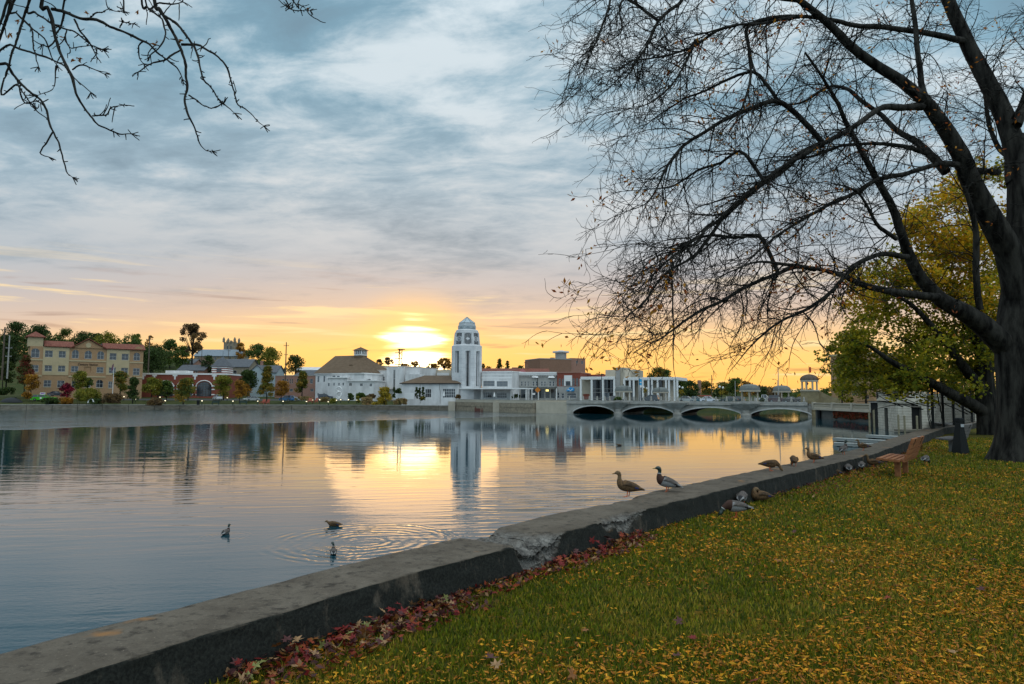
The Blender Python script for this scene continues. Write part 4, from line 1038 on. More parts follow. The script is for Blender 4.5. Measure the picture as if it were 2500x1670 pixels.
def tower_wing():
    F = Fac(4, 712, 1092, 204, 200, ground(1210, 202) + 0.4)
    R = F.root('white_tower_wing', 'white two-storey wing with banded parapet and ribbon windows right of the tower', 'building')
    zt = F.uz(900, 880)[1]
    hs = [F.rect(732, 992, 875, 1062), F.rect(903, 996, 1042, 1066)]
    hl = [F.rect(738, 1138, 852, 1210), F.rect(905, 1145, 1030, 1212), F.rect(640, 1145, 672, 1210)]
    hl = [(a, b, max(.05, c), d) for a, b, c, d in hl]
    x0 = F.uz(385, 1100)[0]
    shell(F, R, 0.0, F.len, 0, zt, 12, M_white, hs + [h for h in hl if h[0] > 0])
    mb = MB(); h3 = hl[2]; wall_holes(mb, x0, -0.01, 0, F.uz(500, 1085)[1], [h3] if h3[1] < 0 else [], 0.0, .25); mb.build('porch_wall', M_white, R)
    for h in hs: window(R, h, nx=8, nz=2, frame=M_grey, glass=M_glass2, name='ribbon_window')
    for h in hl[:2]: window(R, h, nx=5, nz=2, frame=M_whitetrim, name='glazed_door')
    window(R, h3, nx=1, nz=1, frame=M_dark, name='door')
    for y in (915, 950, 958): 
        z = F.uz(900, y)[1]; mb = MB(); mb.box(-.02, F.len + .06, -.14, 0.0, z - .1, z + .1); mb.build('band', M_whitetrim, R)
    mb = MB(); mb.box(-.1, F.len + .1, -.16, 12.1, zt + .004, zt + .25); mb.build('coping', M_whitetrim, R)
    # long flat canopy on thin posts
    a = F.uz(375, 1075, -5)[0]; b = F.uz(1280, 1095, -5)[0]; z = F.uz(800, 1082, -5)[1]
    mb = MB(); mb.box(a, b, -5.0, -.003 if False else -.02, z - .35, z); mb.build('canopy', M_whitetrim, R)
    for x in (1085, 1120, 1180, 1275, 715): 
        p = F.uz(x, 1100, -4.5)[0]; mb = MB(); mb.tube([(p, -4.5, -.3), (p, -4.5, z - .35)], 0.09, 6); mb.build('canopy_post', M_whitetrim, R)
    p = F.uz(430, 1000)[0]; mb = MB(); zz = F.uz(430, 1000)[1]; mb.tube([(p - .8, -1.6, zz + 1.2), (p + 1.2, -1.6, z)], .08, 5); mb.tube([(p - .8, -.9, zz + 1.2), (p + 1.2, -.9, z)], .08, 5)
    for k in range(5): q = k / 5; mb.box(p - .8 + 2 * q, p - .3 + 2 * q, -1.6, -.9, zz + 1.2 - (zz + 1.2 - z) * q - .05, zz + 1.2 - (zz + 1.2 - z) * q)
    mb.build('roof_stair', M_whitetrim, R)
    # closed parasols on the terrace
    for x, y0, y1 in ((872, 1135, 1205), (228, 1120, 1200)):
        c = PD(*Q(4, x, y1), 196); h = PD(*Q(4, x, y0), 196).z - c.z
        t = thing('closed_parasol', 'closed white parasol %s' % ('before the glazed doors right of the tower' if x > 500 else 'on the terrace left of the tower'), 'parasol', (c.x, c.y, c.z - .3))
        mb = MB(); mb.lathe([(.05, .5), (.32, .6), (.22, h * .7), (.05, h + .3)], 8); mb.build('canopy', M_whitetrim, t)
        mb = MB(); mb.tube([(0, 0, 0), (0, 0, h + .5)], .04, 5); mb.build('pole', M_grey, t)
tower_wing()
# ================================================================== terrace stone walls under the tower
def terrace():
    R = thing('terrace_wall', 'rough stone terrace wall with pale coping and piers below the tower', 'wall', EDGE[6])
    base = EDGE[6]
    pts = [EDGE[6] + Vector((0, 0.2, 0)), EDGE[7] + Vector((0, .15, 0)), EDGE[8] + Vector((0, .15, 0)), EDGE[9] + Vector((0, .1, 0)), EDGE[10] + Vector((.6, .1, 0))]
    for i in range(4):
        for k in range(3):
            a, b = pts[i].lerp(pts[i + 1], k / 3), pts[i].lerp(pts[i + 1], (k + .985) / 3)
            mb = MB(); seg_wall(mb, a - base, b - base, -.6, 2.35, .8); mb.build('stone_panel', M_stone, R)
            q = Vector((0, -.06, 0)); mb = MB(); seg_wall(mb, a - base + q, b - base + q, 2.354, 3.05, .7); mb.build('parapet_panel', M_beige, R)
            q = Vector((0, -.14, 0)); mb = MB(); seg_wall(mb, a - base + q, b - base + q, 3.054, 3.2, .9); mb.build('coping', M_cap, R)
    for px, w in ((1215, 2.6), (1083, 2.0), (1375, 1.6)):
        p = PZ(px, 1006, 0.0); e = np.interp(p.x, [q.x for q in EDGE], [q.y for q in EDGE]); x = p.x
        mb = MB(); mb.box(x - w / 2 - base.x, x + w / 2 - base.x, e - .5 - base.y, e + 1.5 - base.y, -.6 - base.z, 2.5 - base.z); mb.build('pier', M_beige, R)
    # slab behind the wall
    V = []
    for p in pts: V += [(p.x, p.y + .3, 2.9), (p.x, p.y + 34, 3.1)]
    idx = np.arange(len(V)).reshape(-1, 2); F = np.stack([idx[:-1, 0], idx[1:, 0], idx[1:, 1], idx[:-1, 1]], -1)
    tag(npmesh('terrace_ground', np.array(V), F, M_pave), kind='structure')
    # landing stage on the water
    a = PZ(948, 1000, 0); b = PZ(1112, 1001, 0); mb = MB()
    mb.box(0, (b - a).length, -2.2, 0.2, 0.55, .95); 
    o = mb.build('landing_stage', M_quay, loc=a, rotz=math.atan2(b.y - a.y, b.x - a.x)); tag(o, 'low flat concrete landing stage at the foot of the quay wall', 'landing stage')
    p = PD(*Q(4, 668, 1345), 186); mb = MB(); mb.box(-1.0, .6, -.3, .3, -.3, .5); mb.box(-.9, -.6, -.25, .25, .5, .9); mb.add([(.7, -.3, -.3), (1.25, -.3, -.3), (1.25, .3, -.3), (.7, .3, -.3), (.97, -.1, .8), (1.0, .1, .8)], [(0, 1, 4), (1, 2, 5, 4), (2, 3, 5), (3, 0, 4, 5)])
    t = thing('moored_raft', 'small dark red raft moored at the terrace wall below the tower', 'raft', (p.x, p.y, .3)); mb.build('hull', mat('raft_red', (.10, .04, .03), .8), t)
terrace()
# ================================================================== town right of the tower
def vent_tower_block():
    F = Fac(5, 400, 970, 255, 262, 3.0)
    R = F.root('brown_brick_block', 'big windowless brown brick block with round white vent on its roof', 'building')
    zt = F.uz(600, 292)[1]; xm = F.uz(790, 280)[0]
    hs = [F.rect(853, 310, 876, 345), F.rect(918, 313, 942, 350)]
    shell(F, R, 0, xm, 0, zt, 14, M_brown, []); shell(F, R, xm + .003, F.len, 0, F.uz(880, 278)[1], 14, M_pinkb, hs, y=.25)
    for h in hs: window(R, h, y=.25, nx=1, nz=2)
    a, b, zb, zv = F.rect(610, 215, 737, 285, 6); r = (b - a) / 2; cx = (a + b) / 2
    mb = MB(); mb.lathe([(r, zt - .5), (r, zv)], 24, c=(cx, 7, 0)); v = mb.build('vent', M_grey, R)
    z2 = F.uz(675, 180, 6)[1]; z0 = F.uz(675, 208, 6)[1]; e = r * 1.48
    mb = MB(); mb.lathe([(e * .95, z0 - .1), (e, z0), (e, z0 + .5), (e * .55, z2 - .35), (e * .3, z2), (.05, z2 + .05)], 24, c=(cx, 7, 0)); mb.build('vent_cap', M_white, v)
    a, b, _, zc = F.rect(545, 270, 585, 300, 2); mb = MB(); mb.box(a, b, 2, 3.5, zt - .2, zc); mb.build('chimney', M_brown, R)
    mb = MB(); mb.box(-.1, xm, -.1, 14.1, zt + .004, zt + .3); mb.build('coping', M_grey, R)
vent_tower_block()
def tiled_block():
    F = Fac(4, 720, 1190, 232, 232, 3.0)
    R = F.root('orange_brick_block', 'orange brick block with red tile roof and paired arched windows behind the white wing', 'building')
    ze = F.uz(1000, 892)[1]; hs = [F.rect(1130, 905, 1152, 972) + ('arch',), F.rect(1160, 905, 1180, 972) + ('arch',)]
    xr = F.uz(1560, 880)[0]
    shell(F, R, 0, xr, 0, ze, 10, M_orange, hs, top=False)
    for h in hs: window(R, h, nx=1, nz=2, frame=M_dark)
    zr = F.uz(1000, 840, 5)[1]; roof_gable(R, 0, xr, 0, 10, ze, zr, M_tile, 'x', .5)
    c = F.uz(1232, 890, -1); pk = F.uz(1232, 833, 1)[1]; mb = MB(); mb.lathe([(2.2, ze + .02), (.05, pk)], 4, c=(c[0], 1.0, 0), a0=PI / 4); mb.build('turret_roof', mat('pink_tile', (.30, .10, .10), .8), R)
    for (x0, y0, x1, y1) in ((1262, 745, 1306, 805), (1098, 820, 1170, 850)):
        a, b, zb, zt = F.rect(x0, y0, x1, y1, 6); mb = MB(); mb.box(a, b, 6, 8, ze, zt); mb.box(a - .15, b + .15, 5.85, 8.15, zt - .4, zt - .2); mb.build('chimney', M_brown, R)
tiled_block()
M_lime = mat('pale_limestone', (0.42, 0.41, 0.38), 0.8, col2=(0.33, 0.32, 0.30), scale=0.8, bump=0.01)
def victorian():
    F = Fac(5, 137, 612, 205, 203, 3.05)
    R = F.root('grey_stone_shops', 'two-storey pale grey stone shop row with bracketed cornice and tall windows', 'building')
    zt = F.uz(400, 470)[1]; zm = F.uz(400, 632)[1]
    ups = [F.rect(x, 565, x + w, 625) for x, w in ((162, 22), (205, 20), (243, 18), (305, 24), (345, 24), (412, 22), (450, 22), (514, 24), (556, 24))]
    lows = [F.rect(x, 665, x + w, 775) for x, w in ((160, 60), (255, 28), (300, 65), (390, 60), (470, 50), (535, 50))]
    lows = [(a, b, max(.1, c), d) for a, b, c, d in lows]
    shell(F, R, 0, F.len, 0, zt, 14, M_lime, ups + lows)
    for h in ups: window(R, h, nx=1, nz=2, frame=M_whitetrim)
    for h in lows: window(R, h, nx=2, nz=2, frame=mat('shop_frame', (.10, .13, .10), .6), name='shop_window')
    mb = MB(); mb.box(-.15, F.len + .15, -.55, 14.1, zt + .004, zt + .45); mb.box(-.1, F.len + .1, -.3, 0, zt - .5, zt); mb.build('cornice', M_whitetrim, R)
    for i in range(16): x = F.len * (i + .5) / 16; mb = MB(); mb.box(x - .12, x + .12, -.45, -.02, zt - 1.0, zt - .504); mb.build('bracket', M_lime, R)
    mb = MB(); mb.box(-.05, F.len, -.22, 0, zm - .15, zm + .25); mb.build('band', M_lime, R)
    for x in (300, 505): 
        a, b, zb, z2 = F.rect(x - 8, 503, x + 80, 522, -.8); mb = MB(); mb.add([(a, -.9, zb), (b, -.9, zb), (b, 0, zb), (a, 0, zb), (a + .4, -.2, z2 + .2), (b - .4, -.2, z2 + .2)], [(0, 1, 5, 4), (1, 2, 5), (2, 3, 4, 5), (3, 0, 4), (3, 2, 1, 0)]); mb.build('bay_roof', M_whitetrim, R)
    # dark awning and posts along the shops
    mb = MB(); z = F.uz(400, 648)[1]; mb.box(F.uz(235, 650)[0], F.len, -2.2, -.23, z - .12, z); mb.build('awning', mat('awning_green', (.06, .07, .06), .8), R)
    for x in (238, 262, 300, 380, 605): p = F.uz(x, 700, -2)[0]; mb = MB(); mb.box(p - .12, p + .12, -2.1, -1.9, -.2, z - .121); mb.build('awning_post', M_whitetrim, R)
    m = glow('lit_sign', (1.0, .78, .25), 1.2); a = F.rect(472, 668, 508, 692, -2.25); mb = MB(); mb.box(a[0], a[1], -2.35, -2.25, a[2], a[3]); mb.build('lit_shop_sign', m, R)
    a = F.rect(300, 712, 340, 735, -2.25); mb = MB(); mb.box(a[0], a[1], -2.33, -2.25, a[2], a[3]); mb.build('shop_sign', M_whitetrim, R)
victorian()
def red_shop():
    F = Fac(5, 613, 905, 202, 200, 3.05)
    R = F.root('red_brick_shop', 'red brick corner shop with white upper panel and blue sign', 'building')
    zt = F.uz(700, 462)[1]; zm = F.uz(700, 630)[1]; z2 = F.uz(850, 455)[1]
    ups = [F.rect(*w) for w in ((632, 532, 658, 620), (673, 535, 697, 622), (803, 530, 832, 622), (846, 528, 878, 622))]
    pn = F.rect(700, 492, 800, 624, -.2)
    lows = [F.rect(615, 705, 645, 778), F.rect(735, 712, 855, 778), F.rect(665, 715, 705, 778)]
    lows = [(a, b, max(.1, c), d) for a, b, c, d in lows]
    shell(F, R, 0, F.len, zm, zt, 16, M_red, ups); shell(F, R, 0, F.len, 0, zm - .003, 16, M_grey, lows, y=-.15)
    for h in ups: window(R, h, nx=2, nz=4, frame=M_grey)
    for h in lows: window(R, h, y=-.15, nx=3 if h[1] - h[0] > 6 else 1, nz=2, frame=M_whitetrim, glass=mat('lit_shop_glass', (.55, .52, .45), .3) if h[1] - h[0] > 6 else M_glass, name='shop_window')
    mb = MB(); w = F.rect(720, 565, 780, 622, -.2); wall_holes(mb, pn[0], pn[1], pn[2], pn[3], [w], y=-.22, rec=.2); mb.box(pn[0], pn[1], -.21, -.005, pn[3] - .1, pn[3]); mb.build('white_panel', M_whitetrim, R); window(R, w, y=-.22, rec=.2, nx=3, nz=2, frame=M_dark)
    mb = MB(); mb.box(-.08, F.len + .1, -.15, 16.1, zt + .004, zt + .35); mb.build('coping', M_pinkb, R)
    s = F.rect(728, 642, 826, 690, -.6); mb = MB(); r = (s[3] - s[2]) / 2; xs_ = [s[0] + r * .4, s[1] - r * .4]
    pts = [(s[0], s[2] + r * .3), (s[0] + .3, s[2]), (s[1] - .3, s[2]), (s[1], s[2] + r * .4), (s[1], s[3] - r * .5), (s[1] - .6, s[3]), (s[0] + 1.0, s[3]), (s[0], s[3] - .8)]
    mb.prism(pts, -.55, -.2, 'y'); sg = mb.build('blue_sign', mat('sign_blue', (.02, .28, .62), .4), R)
    mb = MB(); n = 10; zc = (s[2] + s[3]) / 2
    for k in range(n):
        x0, x1 = s[0] + .4 + (s[1] - s[0] - .8) * k / n, s[0] + .4 + (s[1] - s[0] - .8) * (k + 1) / n; w0, w1 = .28 * math.sin(k * .9), .28 * math.sin((k + 1) * .9)
        mb.poly([(x0, -.556, zc + w0 - .3), (x1, -.556, zc + w1 - .3), (x1, -.556, zc + w1 - .08), (x0, -.556, zc + w0 - .08)])
    mb.build('sign_wave', mat('sign_white', (.8, .82, .85), .5), sg)
red_shop()
def colonnade():
    F = Fac(5, 908, 2115, 196, 185, 3.05)
    R = F.root('white_columned_bank', 'modern bank with tall thin white columns, fluted white fascia and dark glass', 'building')
    ux = lambda x, y=700: F.uz(x, y)[0]
    xm0, xm1 = ux(1333), ux(1447)
    z0, z1 = F.uz(1100, 545)[1], F.uz(1100, 508)[1]
    dep = 3.2
    # recessed walls: stone, glass, stone panels
    zw = z0
    def seg(x0, x1, m, y=dep, name='wall'):
        a, b = F.uz(x0, 700, y)[0], F.uz(x1, 700, y)[0]; mb = MB(); mb.box(a, b, y, y + 8, 0, zw); return mb.build(name, m, R)
    seg(915, 1045, M_beige); g = seg(1048, 1325, M_glass, dep + .1, 'glass_wall')
    for x in range(1060, 1325, 40):
        a = F.uz(x, 700, dep)[0]; mb = MB(); mb.box(a - .06, a + .06, dep - .02, dep + .09, 0, zw); mb.build('mullion', M_dark, g)
    for yy in (660, 705): z = F.uz(1200, yy, dep)[1]; mb = MB(); mb.box(F.uz(1050, yy, dep)[0], F.uz(1322, yy, dep)[0], dep - .03, dep + .08, z - .08, z + .08); mb.build('transom', M_grey, g)
    a = F.rect(1195, 712, 1265, 800, dep - 1.2); mb = MB(); mb.box(a[0], a[1], dep - 1.2, dep - .04, 0, a[3]); mb.build('entrance_porch', M_glass2, R)
    a = F.rect(940, 725, 1015, 790, dep - .1); mb = MB(); mb.box(a[0], a[1], dep - .2, dep - .004, .3, a[3]); mb.build('brick_planter', M_red, R)
    pan = [(1450, 1530, M_beige), (1530, 1590, M_glass), (1590, 1640, M_beige), (1640, 1690, M_glass), (1690, 1760, M_beige), (1760, 1790, M_glass), (1790, 1880, M_beige), (1880, 1930, M_glass), (1930, 2010, M_beige)]
    for i, (x0, x1, m) in enumerate(pan): seg(x0 + .4, x1 - .4, m, dep + (.3 if m is M_glass else 0), 'stone_panel' if m is M_beige else 'glass_wall')
    # fluted fascia, left and right of the stair tower
    for (x0, x1, ya, yb) in ((905, 1330, 545, 508), (1447, 2118, 552, 515)):
        a, b = F.uz(x0, 530)[0], F.uz(x1, 530)[0]; za, zb = F.uz((x0 + x1) / 2, ya)[1], F.uz((x0 + x1) / 2, yb)[1]
        mb = MB(); mb.box(a, b, 0, 14, za, zb); f = mb.build('fascia', M_whitetrim, R); n = int((b - a) / .75)
        for i in range(n): p = a + (b - a) * (i + .5) / n; mb = MB(); mb.box(p - .14, p + .14, -.16, -.004, za + .15, zb - .1); mb.build('flute', M_whitetrim, f)
    for x in (910, 1046, 1185, 1328, 1452, 1522, 1570, 1640, 1684, 1755, 1797, 1868, 1972, 2010, 2078, 2112):
        p = F.uz(x, 700, .25)[0]; r = .27 if x < 1500 else .23; zc = F.uz(x, 548, .25)[1]
        mb = MB(); mb.box(p - r, p + r, .02, .02 + 2 * r, 0, zc + .3); mb.build('column', M_whitetrim, R)
    # stair tower and rear block
    a, b = xm0, xm1; zt = F.uz(1390, 395, 1)[1]; mb = MB(); mb.box(a, b, 0.6, 7, 0, zt); t = mb.build('stair_tower', M_beige, R)
    s = F.rect(1358, 535, 1378, 700, .6); mb = MB(); mb.box(s[0], s[1], .5, .597, s[2], s[3]); mb.build('slit_window', M_glass, t)
    s = F.rect(1345, 440, 1400, 700, .4); mb = MB(); mb.box(s[0], s[0] + 1.2, .3, .598, 0, zt - .6); mb.build('pier', M_grey, t)
    a, b, _, z3 = F.rect(1215, 422, 1585, 520, 14); mb = MB(); mb.box(a, b, 14, 24, 0, z3); mb.build('rear_block', M_beige, R)
    mb = MB(); a, b, _, z4 = F.rect(905, 480, 1330, 520, 13); mb.box(a, b, 14.05, 20, 0, z4); mb.build('red_parapet', M_red, R)
    mb = MB(); mb.box(0, F.len, -.5, 16, -.6, 0); mb.build('plinth', M_grey, R)
colonnade()
def flag(parent, p, q, h, cols):
    pass
# chimney and far roofs beyond the bridge
def far_chimney():
    p = PD(*Q(6, 550, 745), 330); t = PD(*Q(6, 550, 553), 330); w = 36 / 5.104 / FPX * 330 / 2
    mb = MB(); mb.box(-w, w, -w, w, -3, t.z - p.z); mb.box(-w * 1.12, w * 1.12, -w * 1.12, w * 1.12, t.z - p.z - 1.2, t.z - p.z - .6)
    o = mb.build('brick_chimney', M_pinkb, loc=p); tag(o, 'square red brick chimney rising among trees beyond the bridge', 'chimney')
    F = Fac(6, 340, 700, 300, 300, 2.0); R = F.root('red_roofed_shed', 'low building with red roof behind the cars on the bridge', 'building')
    zt = F.uz(600, 742)[1]; shell(F, R, 0, F.len, 0, zt - 1.2, 10, M_beige); mb = MB(); a = F.uz(550, 760)[0]; mb.box(a, F.len, -.3, 10, zt - 1.196, zt); mb.build('roof', mat('bright_red', (.45, .05, .05), .6), R)
    F = Fac(6, 668, 705, 340, 340, 2.0); R = F.root('far_cream_house', 'small cream house in the trees beyond the bridge', 'house')
    shell(F, R, 0, F.len, 0, F.uz(686, 700)[1], 8, M_cream); roof_gable(R, 0, F.len, 0, 8, F.uz(686, 700)[1], F.uz(686, 690)[1] + 1.5, M_shingle, 'y', .3)
far_chimney()

# ================================================================== bridge
BF = Fac(5, 735, 3700, 168, 146, 0.0)
def bridge():
    F = BF; F.r = 'S'
    R = thing('arched_bridge', 'pale concrete road bridge with four low arches and stepped piers', 'bridge', F.O, F.rot)
    S = lambda x, y, d=0.0: F.uz(x, y, d)
    x0, x1 = S(1384, 1000)[0], S(1972, 1000)[0]
    W = 20.0
    zt = 2.78
    arches = [((1399, 1005.5), (1501, 1006.5), 991.5), ((1519, 1007.5), (1645, 1010), 993), ((1663, 1012.5), (1810, 1014.5), 995.5), ((1833, 1015), (1982, 1017.5), 998.8)]
    sp = []
    for (a, b, yc) in arches:
        ua, ub = S(*a)[0], S(*b)[0]; zc = S((a[0] + b[0]) / 2, yc)[1]; sp.append((ua, ub, zc))
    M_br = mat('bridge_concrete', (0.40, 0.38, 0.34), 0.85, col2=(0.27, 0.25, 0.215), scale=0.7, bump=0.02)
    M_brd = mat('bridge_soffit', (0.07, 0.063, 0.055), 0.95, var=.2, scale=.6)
    zs = 0.35
    def arc(ua, ub, zc, n=24): return [(ua + (ub - ua) * k / n, zs + (zc - zs) * (1 - (2 * k / n - 1) ** 2) ** .75) for k in range(n + 1)]
    # spandrel walls front and back, one per arch
    for i, (ua, ub, zc) in enumerate(sp):
        l = x0 if i == 0 else (sp[i - 1][1] + ua) / 2; r = x1 if i == 3 else (ub + sp[i + 1][0]) / 2
        P = arc(ua, ub, zc)
        for y0, y1 in ((0.0, .5), (W - .5, W)):
            mb = MB()
            for k in range(24):
                (a, za), (b, zb) = P[k], P[k + 1]
                mb.add([(a, y0, za), (b, y0, zb), (b, y0, zt), (a, y0, zt), (a, y1, za), (b, y1, zb), (b, y1, zt), (a, y1, zt)], [(0, 1, 2, 3), (7, 6, 5, 4), (4, 5, 1, 0), (3, 2, 6, 7)])
            mb.box(l, ua, y0, y1, -.8, zt); mb.box(ub, r, y0, y1, -.8, zt); mb.build('spandrel', M_br, R)
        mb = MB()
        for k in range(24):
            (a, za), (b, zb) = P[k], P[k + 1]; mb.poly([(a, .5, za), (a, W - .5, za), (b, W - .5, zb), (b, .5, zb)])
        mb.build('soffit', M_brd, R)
        # raised arch ring
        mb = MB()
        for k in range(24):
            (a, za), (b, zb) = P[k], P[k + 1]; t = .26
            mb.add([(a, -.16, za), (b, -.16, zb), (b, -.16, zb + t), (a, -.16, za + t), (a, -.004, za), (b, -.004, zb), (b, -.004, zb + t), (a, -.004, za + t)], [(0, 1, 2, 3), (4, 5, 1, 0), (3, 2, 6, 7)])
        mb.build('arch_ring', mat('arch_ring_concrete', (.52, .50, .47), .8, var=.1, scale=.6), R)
    # piers with stepped corbels
    for i in range(3):
        a, b = sp[i][1], sp[i + 1][0]; c = (a + b) / 2; w = (b - a) / 2 + .15
        mb = MB(); mb.box(c - w * .8, c + w * .8, .5, W - .5, -.8, zt - .3)
        mb.lathe([(w * 1.0, -.8), (w * 1.0, .3), (w * .75, .6), (w * .72, 1.2)], 16, c=(c, -.2, 0)); mb.build('pier', M_br, R)
        for j, (e, z) in enumerate(((.9, 1.2), (1.25, 1.48), (1.65, 1.76), (2.1, 2.06), (2.5, 2.36))):
            mb = MB(); mb.box(c - w * e, c + w * e, -.35 - .28 * j, -.006 - 0.0, z, z + .278); mb.build('corbel', M_br, R)
        mb = MB(); mb.box(c - w * 2.6, c + w * 2.6, -1.7, .3, 2.642, 2.9); mb.build('pier_deck', M_br, R)
    mb = MB(); mb.box(x0, x1, -.35, -.002, zt - .42, zt - .002); mb.build('string_course', M_br, R)
    mb = MB(); mb.box(x0, x1, .4, W - .4, zt - .3, zt); mb.build('deck', M_asph, R)
    mb = MB(); mb.box(x0, x1, -.3, 2.0, zt + .003, zt + .16); mb.build('footway', M_grey, R)
    mb = MB(); mb.box(x0, x1, W - 2.0, W + .3, zt + .003, zt + .16); mb.build('footway', M_grey, R)
    mb = MB(); mb.box(x0, x1, -.3, .05, zt + .163, zt + .36); mb.build('kerb', M_br, R)
    # bollard posts and rails
    posts = [1390, 1424, 1439, 1458, 1477, 1489, 1504, 1528, 1548, 1571, 1590, 1614, 1637, 1655, 1697, 1723, 1748, 1774, 1792, 1817, 1834, 1843, 1872, 1902, 1932, 1963]
    prof = [(.26, 0), (.26, .25), (.2, .3), (.17, .75), (.13, .95), (.05, 1.05)]
    pm = None
    for i, px in enumerate(posts):
        u = S(px, 978, -.1)[0]
        if pm is None: mb = MB(); mb.lathe(prof, 8); pm = mb.build('rail_post', M_br, R); pm.location = (u, -.12, zt + .36)
        else: o = pm.copy(); COL.objects.link(o); o.parent = R; o.location = (u, -.12, zt + .36)
    for z in (.3, .55, .8): mb = MB(); mb.tube([(x0, -.12, zt + .36 + z), (x1, -.12, zt + .36 + z)], .03, 4); mb.build('rail', M_grey, R)
    for z in (.4, .8): mb = MB(); mb.tube([(x0, W + .1, zt + .36 + z), (x1, W + .1, zt + .36 + z)], .03, 4); mb.build('rail', M_grey, R)
    mb = MB(); mb.box(x0 - 8, x0, .0, W, -.5, zt + .02); mb.build('abutment', M_beige, R)
    return R
BR = bridge()
def bpt(px, dep, z):
    u, _ = BF.uz(px, 970, dep); p = BF.O + BF.u * u + BF.n * dep; return Vector((p.x, p.y, z))
M_kdome = mat('kiosk_roof', (0.135, 0.145, 0.135), 0.7, col2=(.18, .19, .175), scale=2.0, bump=.03)
def kiosk(px, wpx, dep, topy, eavey, label):
    b = bpt(px, dep, 2.95); D = b.y; w = wpx / FPX * D / 2
    t = thing('bridge_shelter', label, 'shelter', b, BF.rot, 'domed shelters on the bridge')
    ze = PD(px, eavey, D).z - b.z; zt = PD(px, topy, D).z - b.z
    mb = MB(); prof = [(w, ze), (w * 1.0, ze + .12), (w * .97, ze + (zt - ze) * .35), (w * .85, ze + (zt - ze) * .7), (w * .6, ze + (zt - ze) * .93), (w * .2, zt), (.02, zt + .02)]
    mb.M = Matrix.Scale(.8, 4, (0, 1, 0)); mb.lathe(prof, 20); mb.build('domed_roof', M_kdome, t)
    mb = MB(); mb.lathe([(.12, zt), (.16, zt + .12), (.04, zt + .35)], 8); mb.build('finial', M_dark, t)
    mb = MB(); mb.M = Matrix.Scale(.8, 4, (0, 1, 0)); mb.lathe([(w * 1.04, ze - .3), (w * 1.04, ze - .004), (w * .8, ze - .004), (w * .8, ze - .3)], 20); mb.build('eaves_ring', M_beige, t)
    for k in range(6):
        a = PI / 6 + k * PI / 3; mb = MB(); mb.tube([(w * .86 * math.cos(a), w * .69 * math.sin(a), 0), (w * .86 * math.cos(a), w * .69 * math.sin(a), ze - .29)], .13, 8); mb.build('column', M_beige, t)
    mb = MB(); mb.M = Matrix.Scale(.8, 4, (0, 1, 0)); mb.lathe([(w * 1.0, -.1), (w * 1.0, .25), (w * .9, .25)], 20); mb.build('base', M_grey, t)
kiosk(1522, 42, 0.6, 941, 955, 'domed shelter on the bridge pier nearest the town, before the stair tower')
kiosk(1613, 39, 18.0, 945.5, 957, 'domed shelter on the bridge before the right half of the bank')
kiosk(1831, 48, 0.6, 938, 953, 'domed shelter on the bridge above the pier right of the white cars')
kiosk(1909, 41, 18.0, 941, 955, 'domed shelter beyond the dark cars near the stone cupola')

